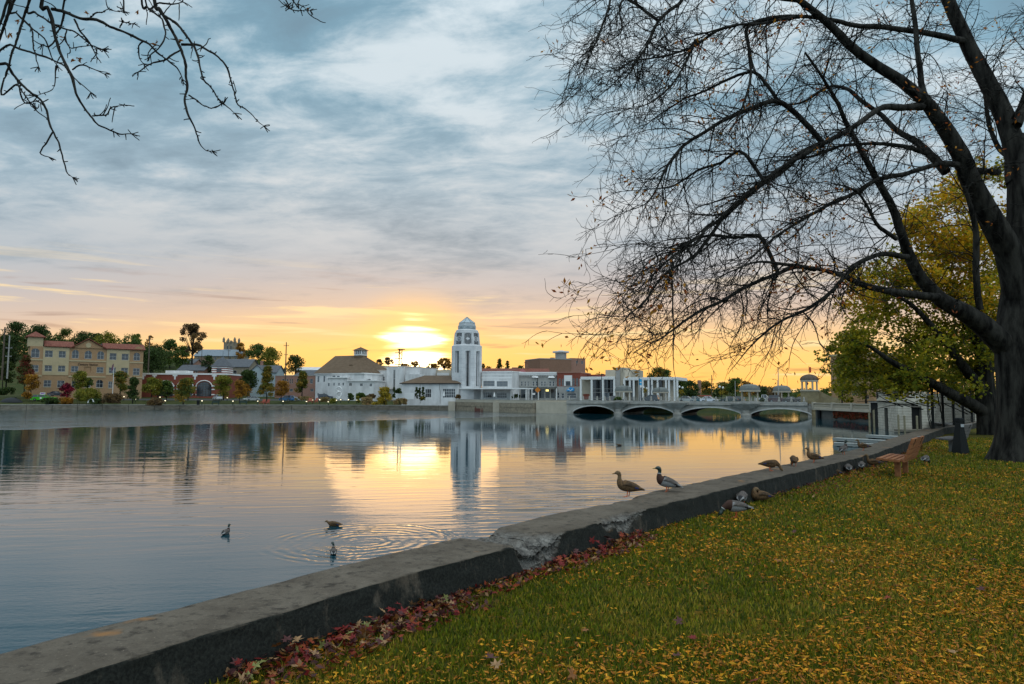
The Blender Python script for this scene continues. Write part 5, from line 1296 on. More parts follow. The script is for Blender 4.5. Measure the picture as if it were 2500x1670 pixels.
# ================================================================== stone gate tower with cupola, terrace, hotel
def gate_tower():
    px = 1986; D = 146.0; c = PD(px, yh(px), D)
    R = thing('cupola_gate_tower', 'rough stone bridge-end tower with open domed cupola and red flag', 'tower', (c.x, c.y + 1.8, 0), BF.rot)
    f = D / FPX
    def zz(y): return PD(px, Q(6, 0, y)[1], D).z
    w = 205 / 5.104 * f / 2
    M_gs = mat('gate_stone', (0.27, 0.22, 0.125), 0.9, col2=(.20, .16, .09), scale=1.4, bump=.04, bscale=4)
    zt = zz(690); mb = MB(); mb.prism([(-w * 1.35, -2.1), (w * 1.6, -2.1), (w * 1.6, 2.1), (-w * 1.35, 2.1)], -.8, zz(950), 'z', top=[(-w, -1.75), (w * 1.5, -1.75), (w * 1.5, 1.75), (-w, 1.75)])
    mb.box(-w, w * 1.05, -1.75, 1.75, zz(950), zt); mb.build('base', M_gs, R)
    pts = [(w * 1.052, zz(950)), (w * 3.4, zz(950)), (w * 3.4, zz(775))] + [(w * (3.4 - 2.2 * k / 8), zz(775) + (zt - zz(775)) * (1 - math.cos(k / 8 * PI / 2))) for k in range(1, 9)] + [(w * 1.052, zt)]
    mb = MB(); mb.prism(pts, -1.0, .2, 'y'); mb.build('sweeping_wall', M_gs, R)
    mb = MB(); mb.box(-w * 1.06, w * 1.12, -1.9, 1.9, zt + .003, zt + .28); mb.build('cornice', M_beige, R)
    ze = zz(570); r = w * 1.0
    for k in range(8):
        a = PI / 8 + k * PI / 4; mb = MB(); mb.tube([(r * .9 * math.cos(a), r * .9 * math.sin(a), zt + .28), (r * .9 * math.cos(a), r * .9 * math.sin(a), ze)], .17, 8); mb.build('column', M_beige, R)
    mb = MB(); mb.lathe([(r * .8, ze), (r * 1.03, ze), (r * 1.03, ze + .35), (r * .8, ze + .35)], 24); mb.build('ring_beam', M_beige, R)
    zd = zz(480); prof = [(r * 1.05 * math.cos(k * PI / 2 / 9), ze + .36 + (zd - ze - .36) * math.sin(k * PI / 2 / 9)) for k in range(9)] + [(.05, zd)]
    mb = MB(); mb.lathe(prof, 24); d = mb.build('dome', mat('dome_brown', (.12, .085, .06), .8, var=.2, scale=2, bump=.03), R)
    for k in range(12):
        a = k * PI / 6; mb = MB(); mb.tube([(q * 1.01 * math.cos(a), q * 1.01 * math.sin(a), z + .02) for q, z in prof], .06, 4); mb.build('dome_rib', mat('dome_rib_brown', (.10, .07, .05), .8), d)
    zp = zz(370); mb = MB(); mb.tube([(0, 0, zd - .1), (0, 0, zp)], .05, 5); p = mb.build('flagpole', M_dark, R)
    mb = MB(); mb.box(.06, .42, -.02, .02, zz(455), zz(385)); mb.build('flag', mat('flag_red', (.55, .07, .03), .7), p)
    mb = MB(); mb.lathe([(.02, -.35), (.25, -.12), (.3, .05), (.15, .3), (.02, .32)], 10, c=(-.45, 0, zz(595))); mb.build('hanging_basket', mat('pink_bloom', (.55, .12, .18), .8), R)
gate_tower()
def hotel():
    F = Fac(7, 372, 800, 170, 160, 2.5); R = F.root('brick_hotel', 'tall tan brick hotel half hidden behind the yellowing tree', 'building')
    zt = F.uz(372, 85)[1] + 1
    hs = [F.rect(585, 330, 635, 400), F.rect(535, 330, 560, 400), F.rect(575, 405, 635, 435), F.rect(700, 440, 750, 500), F.rect(585, 200, 630, 270), F.rect(480, 200, 520, 270), F.rect(480, 330, 515, 400)]
    shell(F, R, 0, F.len, 0, zt, 14, M_tan, hs)
    for h in hs: window(R, h, nx=2, nz=2)
    mb = MB(); mb.box(-.2, F.len, -.3, 14, zt + .004, zt + .5); mb.build('cornice', M_cream, R)
    # rusticated low wing with pale sill band
    a, b, zb, z1 = F.rect(372, 470, 835, 500, -2); mb = MB(); mb.box(a, b, -3, -.5, 0, z1); mb.build('low_wing', M_tan, R)
hotel()
def promenade_right():
    # balustrade terrace between the gate tower and the boathouse
    F = Fac(7, 190, 835, 139, 112, 0.0)
    R = F.root('balustrade_terrace', 'river terrace with pale balustrade above a creeper-covered wall', 'terrace')
    zb, zt = 1.95, 3.05
    mb = MB(); mb.box(0, F.len, .3, 1.0, -.8, zb - .3); mb.build('river_wall', mat('damp_concrete', (.10, .095, .085), .9, var=.25, scale=.8, bump=.02), R)
    mb = MB(); mb.box(-.2, F.len, -.35, 14, zb - .3, zb); mb.build('terrace_slab', M_beige, R)
    mb = MB(); mb.box(-.1, F.len, -.3, .1, zb + .003, zb + .16); mb.build('base_rail', M_beige, R)
    mb = MB(); mb.box(-.1, F.len, -.34, .14, zt - .16, zt); mb.build('hand_rail', M_beige, R)
    for x in (200, 393, 592, 785): p = F.uz(x, 530)[0]; mb = MB(); mb.box(p - .35, p + .35, -.42, .22, zb + .002, zt + .1); mb.build('rail_pier', M_beige, R)
    n = int(F.len / .42); pm = None
    for i in range(n):
        x = (i + .5) * F.len / n
        if pm is None: mb = MB(); mb.lathe([(.10, zb + .16), (.06, zb + .25), (.11, zb + .5), (.05, zt - .3), (.09, zt - .16)], 6); pm = mb.build('baluster', M_beige, R); pm.location = (x, -.1, 0)
        else: o = pm.copy(); COL.objects.link(o); o.parent = R; o.location = (x, -.1, 0)
    # creeper
    V = []; Fq = []; C = []
    xa = F.uz(390, 600)[0]
    for i in range(2600):
        x = xa + (F.len - xa) * npr.random(); z = zb - .35 - (npr.random() ** 1.3) * 1.5 * (0.6 + .4 * vnoise(x * .6, 1, 5)); y = .25 - npr.random() * .35
        s = .12 + .1 * npr.random(); a = npr.normal(size=(2, 3)); a /= np.linalg.norm(a, axis=1)[:, None]
        c = np.array((x, y, z)); o = len(V); V += [c - a[0] * s, c + a[1] * s * .7, c + a[0] * s, c - a[1] * s * .7]; Fq.append((o, o + 1, o + 2, o + 3))
        C.append((.16 + .14 * npr.random(), .025 + .03 * npr.random(), .018) if npr.random() < .7 else (.05, .055, .02))
    o = npmesh('creeper', np.array(V), np.array(Fq), leafmat('creeper_leaf', .2), R, np.array(C)); tag(o, kind='stuff')
    for x in (240, ): p = F.uz(x, 600, -.2)[0]; mb = MB(); mb.tube([(p, -.1, -.8), (p, -.1, zb - .3)], .35, 8); mb.build('drain_pipe', M_dark, R)
    # lamp posts on the terrace
promenade_right()
def boathouse():
    # ashlar boathouse with lattice parapet
    D = 84.0; f = D / FPX
    A = PZ(2188, 1052, 0.1); A = PD(2188, 1040, D); B = PD(2142, 1040, 93.0)
    R = thing('stone_boathouse', 'pale ashlar boathouse with lattice parapet and dark doorways at the water', 'building', (A.x, A.y, 0), 0)
    Fr = Fac('B', 950, 2700, D, D, 0.0); Fl = Fac('B', 683, 950, 93.0, D, 0.0)
    M_ash = mat('ashlar', (0.50, 0.46, 0.38), 0.85, col2=(0.38, 0.345, 0.28), scale=1.6, bump=.012, bscale=8)
    def face(F, x_len, door, tag_):
        Mx = Matrix.Translation(F.O - Vector((A.x, A.y, 0))) @ Matrix.Rotation(F.rot, 4, 'Z')
        zt = 3.45; d = door
        n = 11; h = (zt + .2) / n
        for i in range(n):          # each course a slab with a recessed joint
            z0, z1 = -.2 + i * h, -.2 + (i + 1) * h - .03
            spans = [(0, x_len)]
            if z0 < d[3] and z1 > d[2]: spans = [(0, d[0]), (d[1], x_len)]
            for (a, b) in spans:
                k = 0; x = a; step = 1.25
                off = (i % 2) * .6
                xs_ = [a] + [q for q in np.arange(a - (a % step) + off, b, step) if a + .25 < q < b - .25] + [b]
                for p, q in zip(xs_[:-1], xs_[1:]):
                    mb = MB(); mb.M = Mx; e = .012 * ((i * 7 + int(p * 3)) % 3) ; mb.box(p + .008, q - .008, -e, .45, z0, z1); mb.build('ashlar_block', M_ash, R)
        mb = MB(); mb.M = Mx; wall_holes(mb, 0, x_len, -.4, zt, [d[:4]], y=.03, rec=.5, back=False); mb.build('wall', mat('ashlar_joint', (.15, .135, .11), .95), R)
        mb = MB(); mb.M = Mx; mb.box(d[0], d[1], .5, .55, d[2], d[3]); mb.build('doorway', M_black, R)
        mb = MB(); mb.M = Mx; mb.box(-.12, x_len + .0, -.18, .5, zt + .002, zt + .22); mb.box(-.05, x_len, -.08, .4, zt + .222, zt + .45); mb.build('cornice', M_ash, R)
        # lattice parapet
        z0, z1 = zt + .45, 4.8
        mb = MB(); mb.M = Mx; mb.box(0, x_len, 0, .25, z1 - .12, z1); mb.box(0, x_len, 0.0, .25, z0 + .002, z0 + .12); mb.build('parapet_rail', M_ash, R)
        step = 1.05; k = 0; x = .15; lat = None
        while x + step < x_len and k < 26:
            mb = MB(); mb.M = Mx; zc = (z0 + z1) / 2; hz_ = (z1 - z0) / 2 - .12
            for s in (-1, 1):
                a = Vector((x, .1, zc - s * hz_)); b = Vector((x + step, .1, zc + s * hz_)); mb.tube([a, b], .07, 4)
                a = Vector((x + step / 2, .1, zc - s * hz_)); mb.tube([a, Vector((x + step / 2, .1, zc))], .06, 4); mb.tube([Vector((x + step / 2 - s * step * .5, .1, zc)), Vector((x + step / 2, .1, zc))], .06, 4)
            mb.box(x - .05, x + .05, .04, .16, z0 + .12, z1 - .12); mb.build('lattice_panel', M_ash, R); x += step; k += 1
        for xx in (0.0, 8.0 if x_len > 9 else 99):
            if xx < 50: mb = MB(); mb.M = Mx; mb.box(xx - .22, xx + .22, -.1, .35, z0 + .001, z1 + .12); mb.build('parapet_pier', mat('dark_pier', (.06, .055, .05), .8), R)
    dl = Fl.rect(775, 425, 838, 800); face(Fl, Fl.len, (dl[0], dl[1], -.2, dl[3]), 'l')
    dr = Fr.rect(1145, 415, 1295, 720); face(Fr, 24.0, (dr[0], dr[1], max(dr[2], .25), dr[3]), 'r')
    mb = MB(); a = Fl.O - Vector((A.x, A.y, 0)); mb.prism([(a.x + .3, a.y), (.3, .4), (24, .4), (24, 12), (a.x + .3, 12)], 3.4, 3.5, 'z'); mb.build('roof_deck', M_grey, R)
    mb = MB(); mb.prism([(a.x + .6, a.y + .6), (.6, .7), (24, .7), (24, 12), (a.x + .6, 12)], -.2, 3.39, 'z'); mb.build('core', M_black, R)
    # ledge, mooring posts and floating docks
    mb = MB(); mb.box(0, 6.0, -2.6, -.05, .05, .32); o = mb.build('landing_ledge', M_quay, loc=(A.x - .3, A.y, 0)); tag(o, 'low concrete ledge in front of the boathouse doorway', 'ledge')
    for i, (x, y0, y1, Dd) in enumerate(((578, 485, 720, 84), (640, 460, 730, 84), (975, 530, 730, 78), (1058, 540, 725, 78), (1228, 545, 715, 78))):
        p = PD(*Q('B', x, y1), Dd); h = PD(*Q('B', x, y0), Dd).z
        mb = MB(); mb.tube([(0, 0, -1.0), (0, 0, h)], .11, 7); mb.lathe([(.13, h), (.13, h + .05), (.02, h + .12)], 7)
        o = mb.build('mooring_post', mat('weathered_post', (.22, .19, .12), .9, var=.25, scale=3), loc=(p.x, p.y, 0)); tag(o, '%s wooden mooring post standing in the water by the boathouse' % ('leftmost', 'second from left', 'third from left', 'fourth from left', 'rightmost')[i], 'post', 'mooring posts at the boathouse')
    # long narrow floating docks
    M_dock = mat('dock_grey', (.30, .31, .29), .8, var=.2, scale=1.5, bump=.01); M_float = mat('dock_float', (.03, .045, .04), .6)
    for i, (pa, pb, wd, lab) in enumerate((((380, 862), (945, 892), 1.0, 'longer floating dock with dark floats, nearer the wall'), ((715, 832), (1040, 850), 1.0, 'shorter floating dock by the boathouse corner'), ((395, 912), (830, 925), .9, 'nearest low floating dock beam behind the ducks'))):
        a = PZ(*Q(7, *pa), .45 if i < 2 else .3); b = PZ(*Q(7, *pb), .45 if i < 2 else .3); d = b - a; L = d.length
        t = thing('floating_dock', lab, 'dock', (a.x, a.y, 0), math.atan2(d.y, d.x), 'floating docks by the wall')
        zt = a.z
        mb = MB(); n = max(4, int(L / 1.2))
        for k in range(n): mb.box(L * k / n, L * (k + .97) / n, 0, wd, zt - .07, zt)
        mb.build('deck_boards', M_dock, t)
        mb = MB(); mb.box(0, L, .02, .1, zt - .25, zt - .072); mb.box(0, L, wd - .1, wd - .02, zt - .25, zt - .072); mb.build('beam', M_dock, t)
        for k in range(4): mb = MB(); c = L * (k + .5) / 4; mb.box(c - L * .06, c + L * .06, .1, wd - .1, -.15, zt - .074); mb.build('float', M_float, t)
boathouse()
# plaza beyond the return wall, right of the inlet, and the ground behind the boathouse
mb = MB(); mb.poly([(40.5, 52, 1.15), (130, 30, 1.15), (130, 84, 1.15), (50, 84, 1.15)]); 
tag(mb.build('inlet_plaza', M_pave), kind='structure')
mb = MB(); mb.poly([(60, 118, 2.2), (300, 60, 2.2), (900, 400, 2.4), (500, 700, 2.4), (68, 146, 2.2)]); tag(mb.build('right_bank_ground', M_bankgrass), kind='structure')
# far shore beyond the bridge and the wide land to the horizon
V = []; e0 = EDGE[-1]
P = [(e0.x, e0.y), (32, 187), (58, 208), (88, 238), (150, 330), (300, 420), (900, 500)]
for (x, y) in P:
    for t, z in ((0, -.2), (1.0, 1.4), (20, 2.5), (120, 6), (700, 12), (3500, 30)): V.append((x * (1 + t / 900), y + t, z))
idx = np.arange(len(V)).reshape(-1, 6); Fq = np.stack([idx[:-1, :-1], idx[1:, :-1], idx[1:, 1:], idx[:-1, 1:]], -1).reshape(-1, 4)
tag(npmesh('far_shore_ground', np.array(V), Fq, M_bankgrass), kind='structure')
# ================================================================== trees
PAL = {
 'dark': [(.022, .040, .010), (.035, .058, .012), (.050, .072, .016)],
 'green': [(.040, .070, .014), (.062, .098, .018), (.085, .110, .020)],
 'yg': [(.085, .100, .014), (.130, .130, .016), (.200, .170, .020)],
 'yellow': [(.26, .18, .015), (.38, .25, .018), (.20, .16, .02)],
 'orange': [(.24, .105, .014), (.33, .16, .016), (.17, .085, .016)],
 'crimson': [(.15, .010, .022), (.23, .016, .034), (.09, .010, .018)],
 'brown': [(.12, .07, .03), (.085, .055, .028), (.15, .09, .03)],
 'mixed': [(.10, .10, .015), (.22, .13, .015), (.055, .075, .015)],
 'redgreen': [(.05, .065, .015), (.16, .03, .02), (.10, .06, .015)],
 'grass': [(.22, .17, .06), (.16, .12, .05), (.26, .16, .07)]}
M_leaf = leafmat('foliage', 0.30)
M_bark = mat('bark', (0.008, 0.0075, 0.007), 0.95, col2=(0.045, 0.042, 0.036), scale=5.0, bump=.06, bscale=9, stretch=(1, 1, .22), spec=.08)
def quads(P, s, aspect=0.7, rng=npr, flat=0.0):
    """random oriented leaf quads at points P with half sizes s"""
    n = len(P); a = rng.normal(size=(n, 3)); b = rng.normal(size=(n, 3))
    if flat: a[:, 2] *= (1 - flat); b[:, 2] *= (1 - flat)
    a /= np.linalg.norm(a, axis=1)[:, None]; b -= a * (a * b).sum(1)[:, None]; b /= np.linalg.norm(b, axis=1)[:, None]
    s = np.asarray(s)[:, None] if np.ndim(s) else s
    a = a * s; b = b * s * aspect
    V = np.stack([P - a, P + b - a * .1, P + a, P - b - a * .1], 1).reshape(-1, 3)
    return V, np.arange(4 * n).reshape(n, 4)
def cloud(clumps, n, rng):
    """leaf points spread through clumps, thicker toward their skins"""
    C = np.array([c[0] for c in clumps]); Rr = np.array([c[1] for c in clumps]); w = Rr ** 2; w /= w.sum()
    k = rng.choice(len(C), n, p=w); d = rng.normal(size=(n, 3)); d /= np.linalg.norm(d, axis=1)[:, None]
    r = Rr[k] * (rng.random(n) ** .45) * (0.85 + .3 * rng.random(n)); d[:, 2] *= .8
    return C[k] + d * r[:, None], k
def paint(k, n, pal, rng, nc):
    base = rng.integers(0, len(pal), nc); P = np.array(pal)
    j = np.where(rng.random(n) < .55, base[k], rng.integers(0, len(pal), n))
    return P[j] * (0.9 + .8 * rng.random(n))[:, None]
def tree(name, label, px, ytop, ybase, wpx, D, kind, seed, shape='round', dens=1.0, trunk=True, group=None, gz=None, open_=False, cat=None, nlim=None):
    """a tree whose crown spans the given pixels at distance D and stands on the ground there"""
    rng = np.random.default_rng(seed); m = D / FPX
    b = PD(px, ybase, D); zt = PD(px, ytop, D).z
    if gz is None: gz = b.z
    H = zt - gz; W = wpx * m / 2
    R = thing(name, label, cat or ('tree' if trunk else 'shrub'), (b.x, b.y, gz), 0, group)
    cz0 = (0.0 if not trunk else (0.14 if not open_ else .38)) * H
    if shape == 'low': cz0 = 0.0
    clumps = []; nc = 34 if not open_ else 34
    for i in range(nc):
        u = rng.random() ** .8; a = rng.random() * 2 * PI
        z = cz0 + (H - cz0) * u
        if shape == 'cone': prof = (1 - u) * .95 + .08
        elif shape == 'low': prof = math.sqrt(max(0, 1 - u * u * .9))
        elif shape == 'column': prof = .9 if u < .8 else .5
        else: prof = math.sin(PI * (0.14 + .80 * u)) ** .75
        rr = W * prof * math.sqrt(rng.random()) * .80
        cr = W * (0.36 if not open_ else .19) * (0.7 + .6 * rng.random()) * (1 if shape != 'column' else .9)
        if shape == 'low': cr = min(cr, H * .35)
        clumps.append(((rr * math.cos(a), rr * math.sin(a) * .85, min(z, H - cr * .65)), cr))
    area = wpx * (ybase - ytop)
    n = int(min(7000, max(400, area * 1.0 * dens))); ls = max(.10, 1.55 * m)
    P, k = cloud(clumps, n, rng); P[:, 2] = np.maximum(P[:, 2], .05)
    V, Fq = quads(P, ls * (0.6 + .8 * rng.random(n)), .75, rng)
    o = npmesh('crown' if trunk else 'foliage', V, Fq, M_leaf, R, paint(k, n, PAL[kind], rng, nc))
    if trunk or shape == 'low':
        mb = MB(); r0 = max(.07, W * .055 if not open_ else W * .045)
        if trunk:
            lean = rng.normal() * .03 * H
            top = (lean, 0, H * (.72 if shape != 'cone' else .95)); mb.tube([(0, 0, -.5), (0, 0, H * .15), (lean * .5, 0, cz0 + .1 * H), top], [r0 * 1.25, r0, r0 * .8, r0 * .25], 7)
            for i in range(nlim or (9 if not open_ else 20)):
                c = clumps[i][0]; s = (lean * .4, 0, min(c[2] * .75, H * .6) if not open_ else cz0 * (.75 + .5 * rng.random()))
                mid = ((s[0] + c[0]) / 2, (s[1] + c[1]) / 2, (s[2] + c[2]) / 2 - .02 * H)
                mb.tube([s, mid, c], [r0 * .5, r0 * .3, r0 * .1], 5)
            mb.build('trunk', M_bark, R)
        else:
            for i in range(6): a = rng.random() * 6.28; mb.tube([(0, 0, 0), (math.cos(a) * W * .4, math.sin(a) * W * .3, H * .6)], [.05, .02], 4)
            mb.build('stems', M_bark, R)
    return R
S_ = lambda r, x, y: Q(r, x, y)
def T_(r, x, y0, y1, w, D, kind, name, label, **kw):
    s = ZR[r][2]; px, ya = Q(r, x, y0); _, yb = Q(r, x, y1)
    T_.i += 1
    return tree(name, label, px, ya, yb, w / s, D, kind, 100 + T_.i, **kw)
T_.i = 0
HG = 'trees on the far bank'
# hill behind the office
for a in [(190, 150, 760, 380, 300, 'dark', 'tallest dark tree on the hill at the far left edge'), (500, 185, 760, 330, 315, 'dark', 'dark tree behind the office tower roof'),
          (850, 232, 760, 260, 320, 'green', 'green tree behind the left red roof of the office'), (1110, 278, 760, 300, 325, 'dark', 'dark tree behind the office gable'),
          (1440, 272, 760, 300, 300, 'yg', 'yellowish see-through tree right of the office gable'), (1290, 300, 760, 220, 330, 'dark', 'narrow dark tree between gable and yellowish tree'),
          (1790, 313, 780, 280, 310, 'green', 'round green tree above the right end of the office roof'), (2030, 325, 780, 110, 330, 'orange', 'thin small tree left of the utility pole on the hill'),
          (2080, 460, 860, 380, 280, 'dark', 'broad dark tree at the right end of the office')]:
    T_(1, a[0], a[1], a[2], a[3] * 1.2, *a[4:6], 'hill_tree', a[6], group=HG, dens=.6)
T_(1, 80, 330, 1060, 300, 216, 'dark', 'dark_tree', 'tall dark tree at the left picture edge beside the office', dens=1.2)
T_(1, 30, 420, 1060, 200, 205, 'dark', 'dark_tree', 'bushy dark tree touching the left picture edge by the poles', dens=1.2)
T_(1, 330, 598, 1090, 230, 197, 'redgreen', 'turning_tree', 'half red half green tree at the office corner', dens=1.4, group=HG)
T_(1, 420, 860, 1110, 220, 195, 'orange', 'small_orange_tree', 'small orange tree in front of the office left corner', group=HG)
T_(1, 1070, 815, 1090, 250, 198, 'yg', 'small_yellow_tree', 'yellow-green round tree before the middle of the office', group=HG, dens=1.3)
T_(1, 1195, 910, 1090, 150, 200, 'green', 'small_green_tree', 'dark green tree just right of the yellow-green one at the office', group=HG)
T_(1, 1640, 820, 1130, 240, 200, 'mixed', 'small_yellow_tree', 'yellow-orange tree beside the flagpole', group=HG, dens=1.3)
T_(1, 1810, 905, 1235, 240, 192, 'dark', 'dark_conical_tree', 'dark cone-shaped tree at the office right corner near the quay', shape='cone', group=HG, dens=1.5)
T_(1, 905, 985, 1205, 180, 192, 'crimson', 'crimson_tree', 'small crimson tree behind the green car', group=HG, dens=1.6)
T_(2, 255, 828, 1090, 240, 205, 'yg', 'small_yellow_tree', 'yellow-green tree before the left end of the station', group=HG, dens=1.3)
T_(2, 440, 865, 1090, 190, 207, 'green', 'small_green_tree', 'green tree before the second station arch', group=HG, dens=1.3)
T_(2, 330, 845, 1060, 190, 212, 'mixed', 'small_yellow_tree', 'brownish yellow tree between two greener ones at the station', group=HG)
T_(2, 650, 845, 1160, 280, 193, 'mixed', 'small_green_tree', 'green and rust conical tree standing near the quay before the station', shape='cone', group=HG, dens=1.6)
T_(2, 710, 830, 1090, 200, 206, 'yg', 'small_yellow_tree', 'yellow-green tree left of the glazed station door', group=HG)
T_(2, 1150, 800, 1085, 270, 204, 'yg', 'small_yellow_tree', 'yellow-green tree right of the white car at the station', group=HG, dens=1.3)
T_(2, 1350, 860, 1125, 170, 196, 'orange', 'small_orange_tree', 'slim orange tree behind the silver car', group=HG, dens=1.4)
T_(2, 1445, 725, 985, 260, 226, 'dark', 'round_green_tree', 'round dark green tree on the street corner', group=HG, dens=1.4)
T_(2, 1445, 908, 1080, 120, 212, 'orange', 'small_orange_tree', 'tiny orange tree below the round dark green tree', group=HG)
T_(2, 1690, 685, 1110, 240, 200, 'mixed', 'tall_orange_tree', 'tall orange and green tree before the pale blue house', shape='cone', group=HG, dens=1.5)
T_(2, 1870, 865, 1080, 210, 206, 'orange', 'small_orange_tree', 'spreading orange tree before the low brick block', group=HG, dens=1.3)
T_(2, 2130, 745, 1050, 230, 212, 'mixed', 'tall_orange_tree', 'tall yellowing tree next to the white hall', shape='cone', group=HG, dens=1.4)
for a in [(250, 470, 780, 420, 262, 'dark', 'broad dark tree rising behind the station left of its roof plant'), (480, 345, 780, 240, 300, 'green', 'green tree at the foot of the tallest open tree'),
          (630, 430, 780, 260, 285, 'green', 'green tree left of the church roof'), (950, 548, 800, 170, 272, 'dark', 'dark bushy tree below the church roof'),
          (1360, 395, 640, 150, 330, 'orange', 'orange tree right of the church tower'), (1570, 408, 760, 300, 290, 'green', 'big green tree right of the church'),
          (1720, 445, 790, 300, 280, 'yg', 'yellowish green tree behind the blue house'), (2045, 545, 790, 250, 290, 'dark', 'dark tree left of the white hall roof'),
          (50, 285, 600, 170, 320, 'yg', 'leafy tree at the station left end on the hill')]:
    T_(2, *a[:6], 'hill_tree', a[6], group=HG, dens=.9)
T_(2, 755, 163, 720, 470, 275, 'brown', 'tall_open_tree', 'tallest see-through tree with forked trunk above the station', open_=True, dens=.55, nlim=30)
# trees against the glow
for i, a in enumerate([(1065, 575, 720, 170, 300, 'bare twiggy tree left of the lattice mast'), (950, 600, 720, 110, 310, 'small bare tree right of the hall roof'), (1390, 620, 760, 150, 300, 'backlit tree at the middle of the sunset glow'), (1755, 585, 800, 230, 280, 'backlit orange tree touching the left side of the tower'), (1620, 650, 780, 220, 300, 'low backlit trees left of the tower'), (1270, 655, 740, 200, 310, 'low backlit tree right of the lattice mast')]):
    T_(3, *a[:5], 'orange' if i > 1 else 'brown', 'backlit_tree', a[5], group=HG, dens=.55 if i < 3 else .9, open_=True)
T_(4, 940, 705, 900, 120, 300, 'dark', 'pine_tree', 'ragged pine above the red tile roof', shape='cone', dens=.7, group=HG)
T_(4, 1040, 738, 900, 90, 300, 'dark', 'pine_tree', 'smaller pine right of the ragged one', shape='cone', dens=.7, group=HG)
T_(4, 725, 775, 900, 80, 300, 'dark', 'backlit_tree', 'dark tree top right beside the tower shaft', group=HG)
T_(4, 800, 808, 900, 110, 310, 'orange', 'backlit_tree', 'low reddish tree right of the tower', group=HG)
T_(5, 310, 345, 480, 180, 300, 'green', 'green_tree', 'green trees behind the chimney left of the brown block', group=HG)
T_(5, 160, 370, 480, 100, 300, 'green', 'green_tree', 'small green tree left of the roof chimney', group=HG)
T_(5, 1880, 395, 640, 260, 300, 'mixed', 'green_tree', 'yellowing tree above the right half of the bank', group=HG)
# beyond the bridge
for a in [(120, 420, 800, 260, 330, 'green', 'leafy tree right of the bank colonnade'), (330, 530, 800, 300, 300, 'green', 'green tree beyond the white cars on the bridge'), (450, 560, 800, 240, 290, 'dark', 'dark tree left of the brick chimney'),
          (640, 565, 800, 240, 340, 'mixed', 'yellowing tree right of the brick chimney'), (780, 655, 800, 160, 270, 'dark', 'dark shrub-like tree by the bridge lamps'), (890, 590, 800, 220, 350, 'mixed', 'mixed tree beyond the middle of the bridge'),
          (1000, 528, 800, 240, 330, 'green', 'green tree left of the third shelter'), (1140, 565, 800, 200, 340, 'orange', 'rusty tree behind the third shelter'), (1300, 625, 800, 300, 380, 'brown', 'brown tree between the right-hand shelters'),
          (1345, 640, 800, 120, 300, 'dark', 'dark conifer right of the third shelter'), (1480, 630, 800, 240, 390, 'brown', 'brown tree behind the fourth shelter'), (1640, 655, 810, 260, 400, 'green', 'low green tree left of the gate tower'),
          (1800, 655, 810, 220, 410, 'green', 'low far tree touching the gate tower'), (1815, 720, 800, 110, 260, 'yellow', 'yellow bush beside the gate tower'), (2140, 645, 800, 200, 400, 'green', 'low tree right of the cupola')]:
    T_(6, *a[:6], 'far_tree', a[6], group='trees beyond the bridge', dens=.9)
# shrubs and planting along the quay
SG = 'shrubs along the far quay'
for r, a in [(1, (1180, 1055, 1225, 420, 190, 'yg', 'broad olive shrub mass left of the flagpole')), (1, (1540, 1120, 1255, 330, 188, 'brown', 'brownish shrub bed right of the flagpole')), (1, (680, 1180, 1265, 330, 187, 'dark', 'low dark planting in front of the green car')),
             (1, (900, 1180, 1265, 330, 189, 'orange', 'rusty low planting below the crimson tree')), (1, (90, 1040, 1140, 330, 196, 'dark', 'clipped dark hedge at the left picture edge')), (1, (2130, 1190, 1280, 260, 188, 'brown', 'round brown shrub before the station left end')),
             (1, (370, 1100, 1190, 160, 192, 'orange', 'rusty grasses left of the green car')), (1, (1300, 1190, 1260, 260, 187, 'dark', 'dark low shrubs by the white arched seat')),
             (2, (300, 1085, 1165, 230, 188, 'brown', 'maroon-brown shrub left of the quay lawn')), (2, (2150, 1060, 1110, 300, 205, 'grass', 'straw-coloured grasses before the low brick block')),
             (3, (800, 1070, 1165, 220, 196, 'grass', 'straw grasses left of the yellow bush')), (3, (1210, 1085, 1160, 230, 192, 'grass', 'straw grasses right of the yellow bush')), (3, (590, 1020, 1110, 90, 200, 'dark', 'small dark conifer before the white wing')),
             (3, (720, 1018, 1085, 170, 207, 'green', 'clipped green hedge before the white wing')), (3, (850, 1030, 1090, 140, 207, 'brown', 'brownish hedge end before the white wing')), (3, (680, 1060, 1140, 70, 197, 'yg', 'pale round shrub left of the straw grasses')),
             (3, (270, 1070, 1130, 180, 203, 'grass', 'dry grasses beside the parked dark car')), (3, (380, 1085, 1150, 110, 199, 'yg', 'low yellowish shrub beside the ribbon sculpture')), (3, (1490, 1060, 1110, 80, 194, 'mixed', 'little rusty shrub beside the cypresses')),
             (3, (900, 1135, 1165, 110, 190, 'yellow', 'lime ground plants at the quay edge')), (3, (1930, 1040, 1085, 90, 196, 'brown', 'dark mound of shrub at the terrace')), (4, (1150, 1165, 1215, 130, 197, 'dark', 'dark shrubs at the right end of the canopy')),
             (5, (1370, 760, 800, 120, 160, 'green', 'planter greenery on the bridge near the first shelter')), (6, (1330, 770, 825, 80, 150, 'green', 'planter greenery on the bridge by the third shelter'))]:
    T_(r, *a[:6], 'quay_shrub', a[6], shape='low', trunk=False, group=SG, dens=2.2)
T_(3, 1012, 945, 1165, 190, 190, 'yellow', 'yellow_bush', 'bright yellow round bush on the quay', shape='low', trunk=False, dens=2.4)
for i, x in enumerate((1412, 1452, 1495)): T_(3, x, 945 + (i == 1) * 12, 1095, 44, 196, 'dark', 'cypress', ('left', 'middle', 'right')[i] + ' one of three dark cypresses before the pavilion', shape='column', trunk=False, dens=4, group='cypresses', cat='tree')
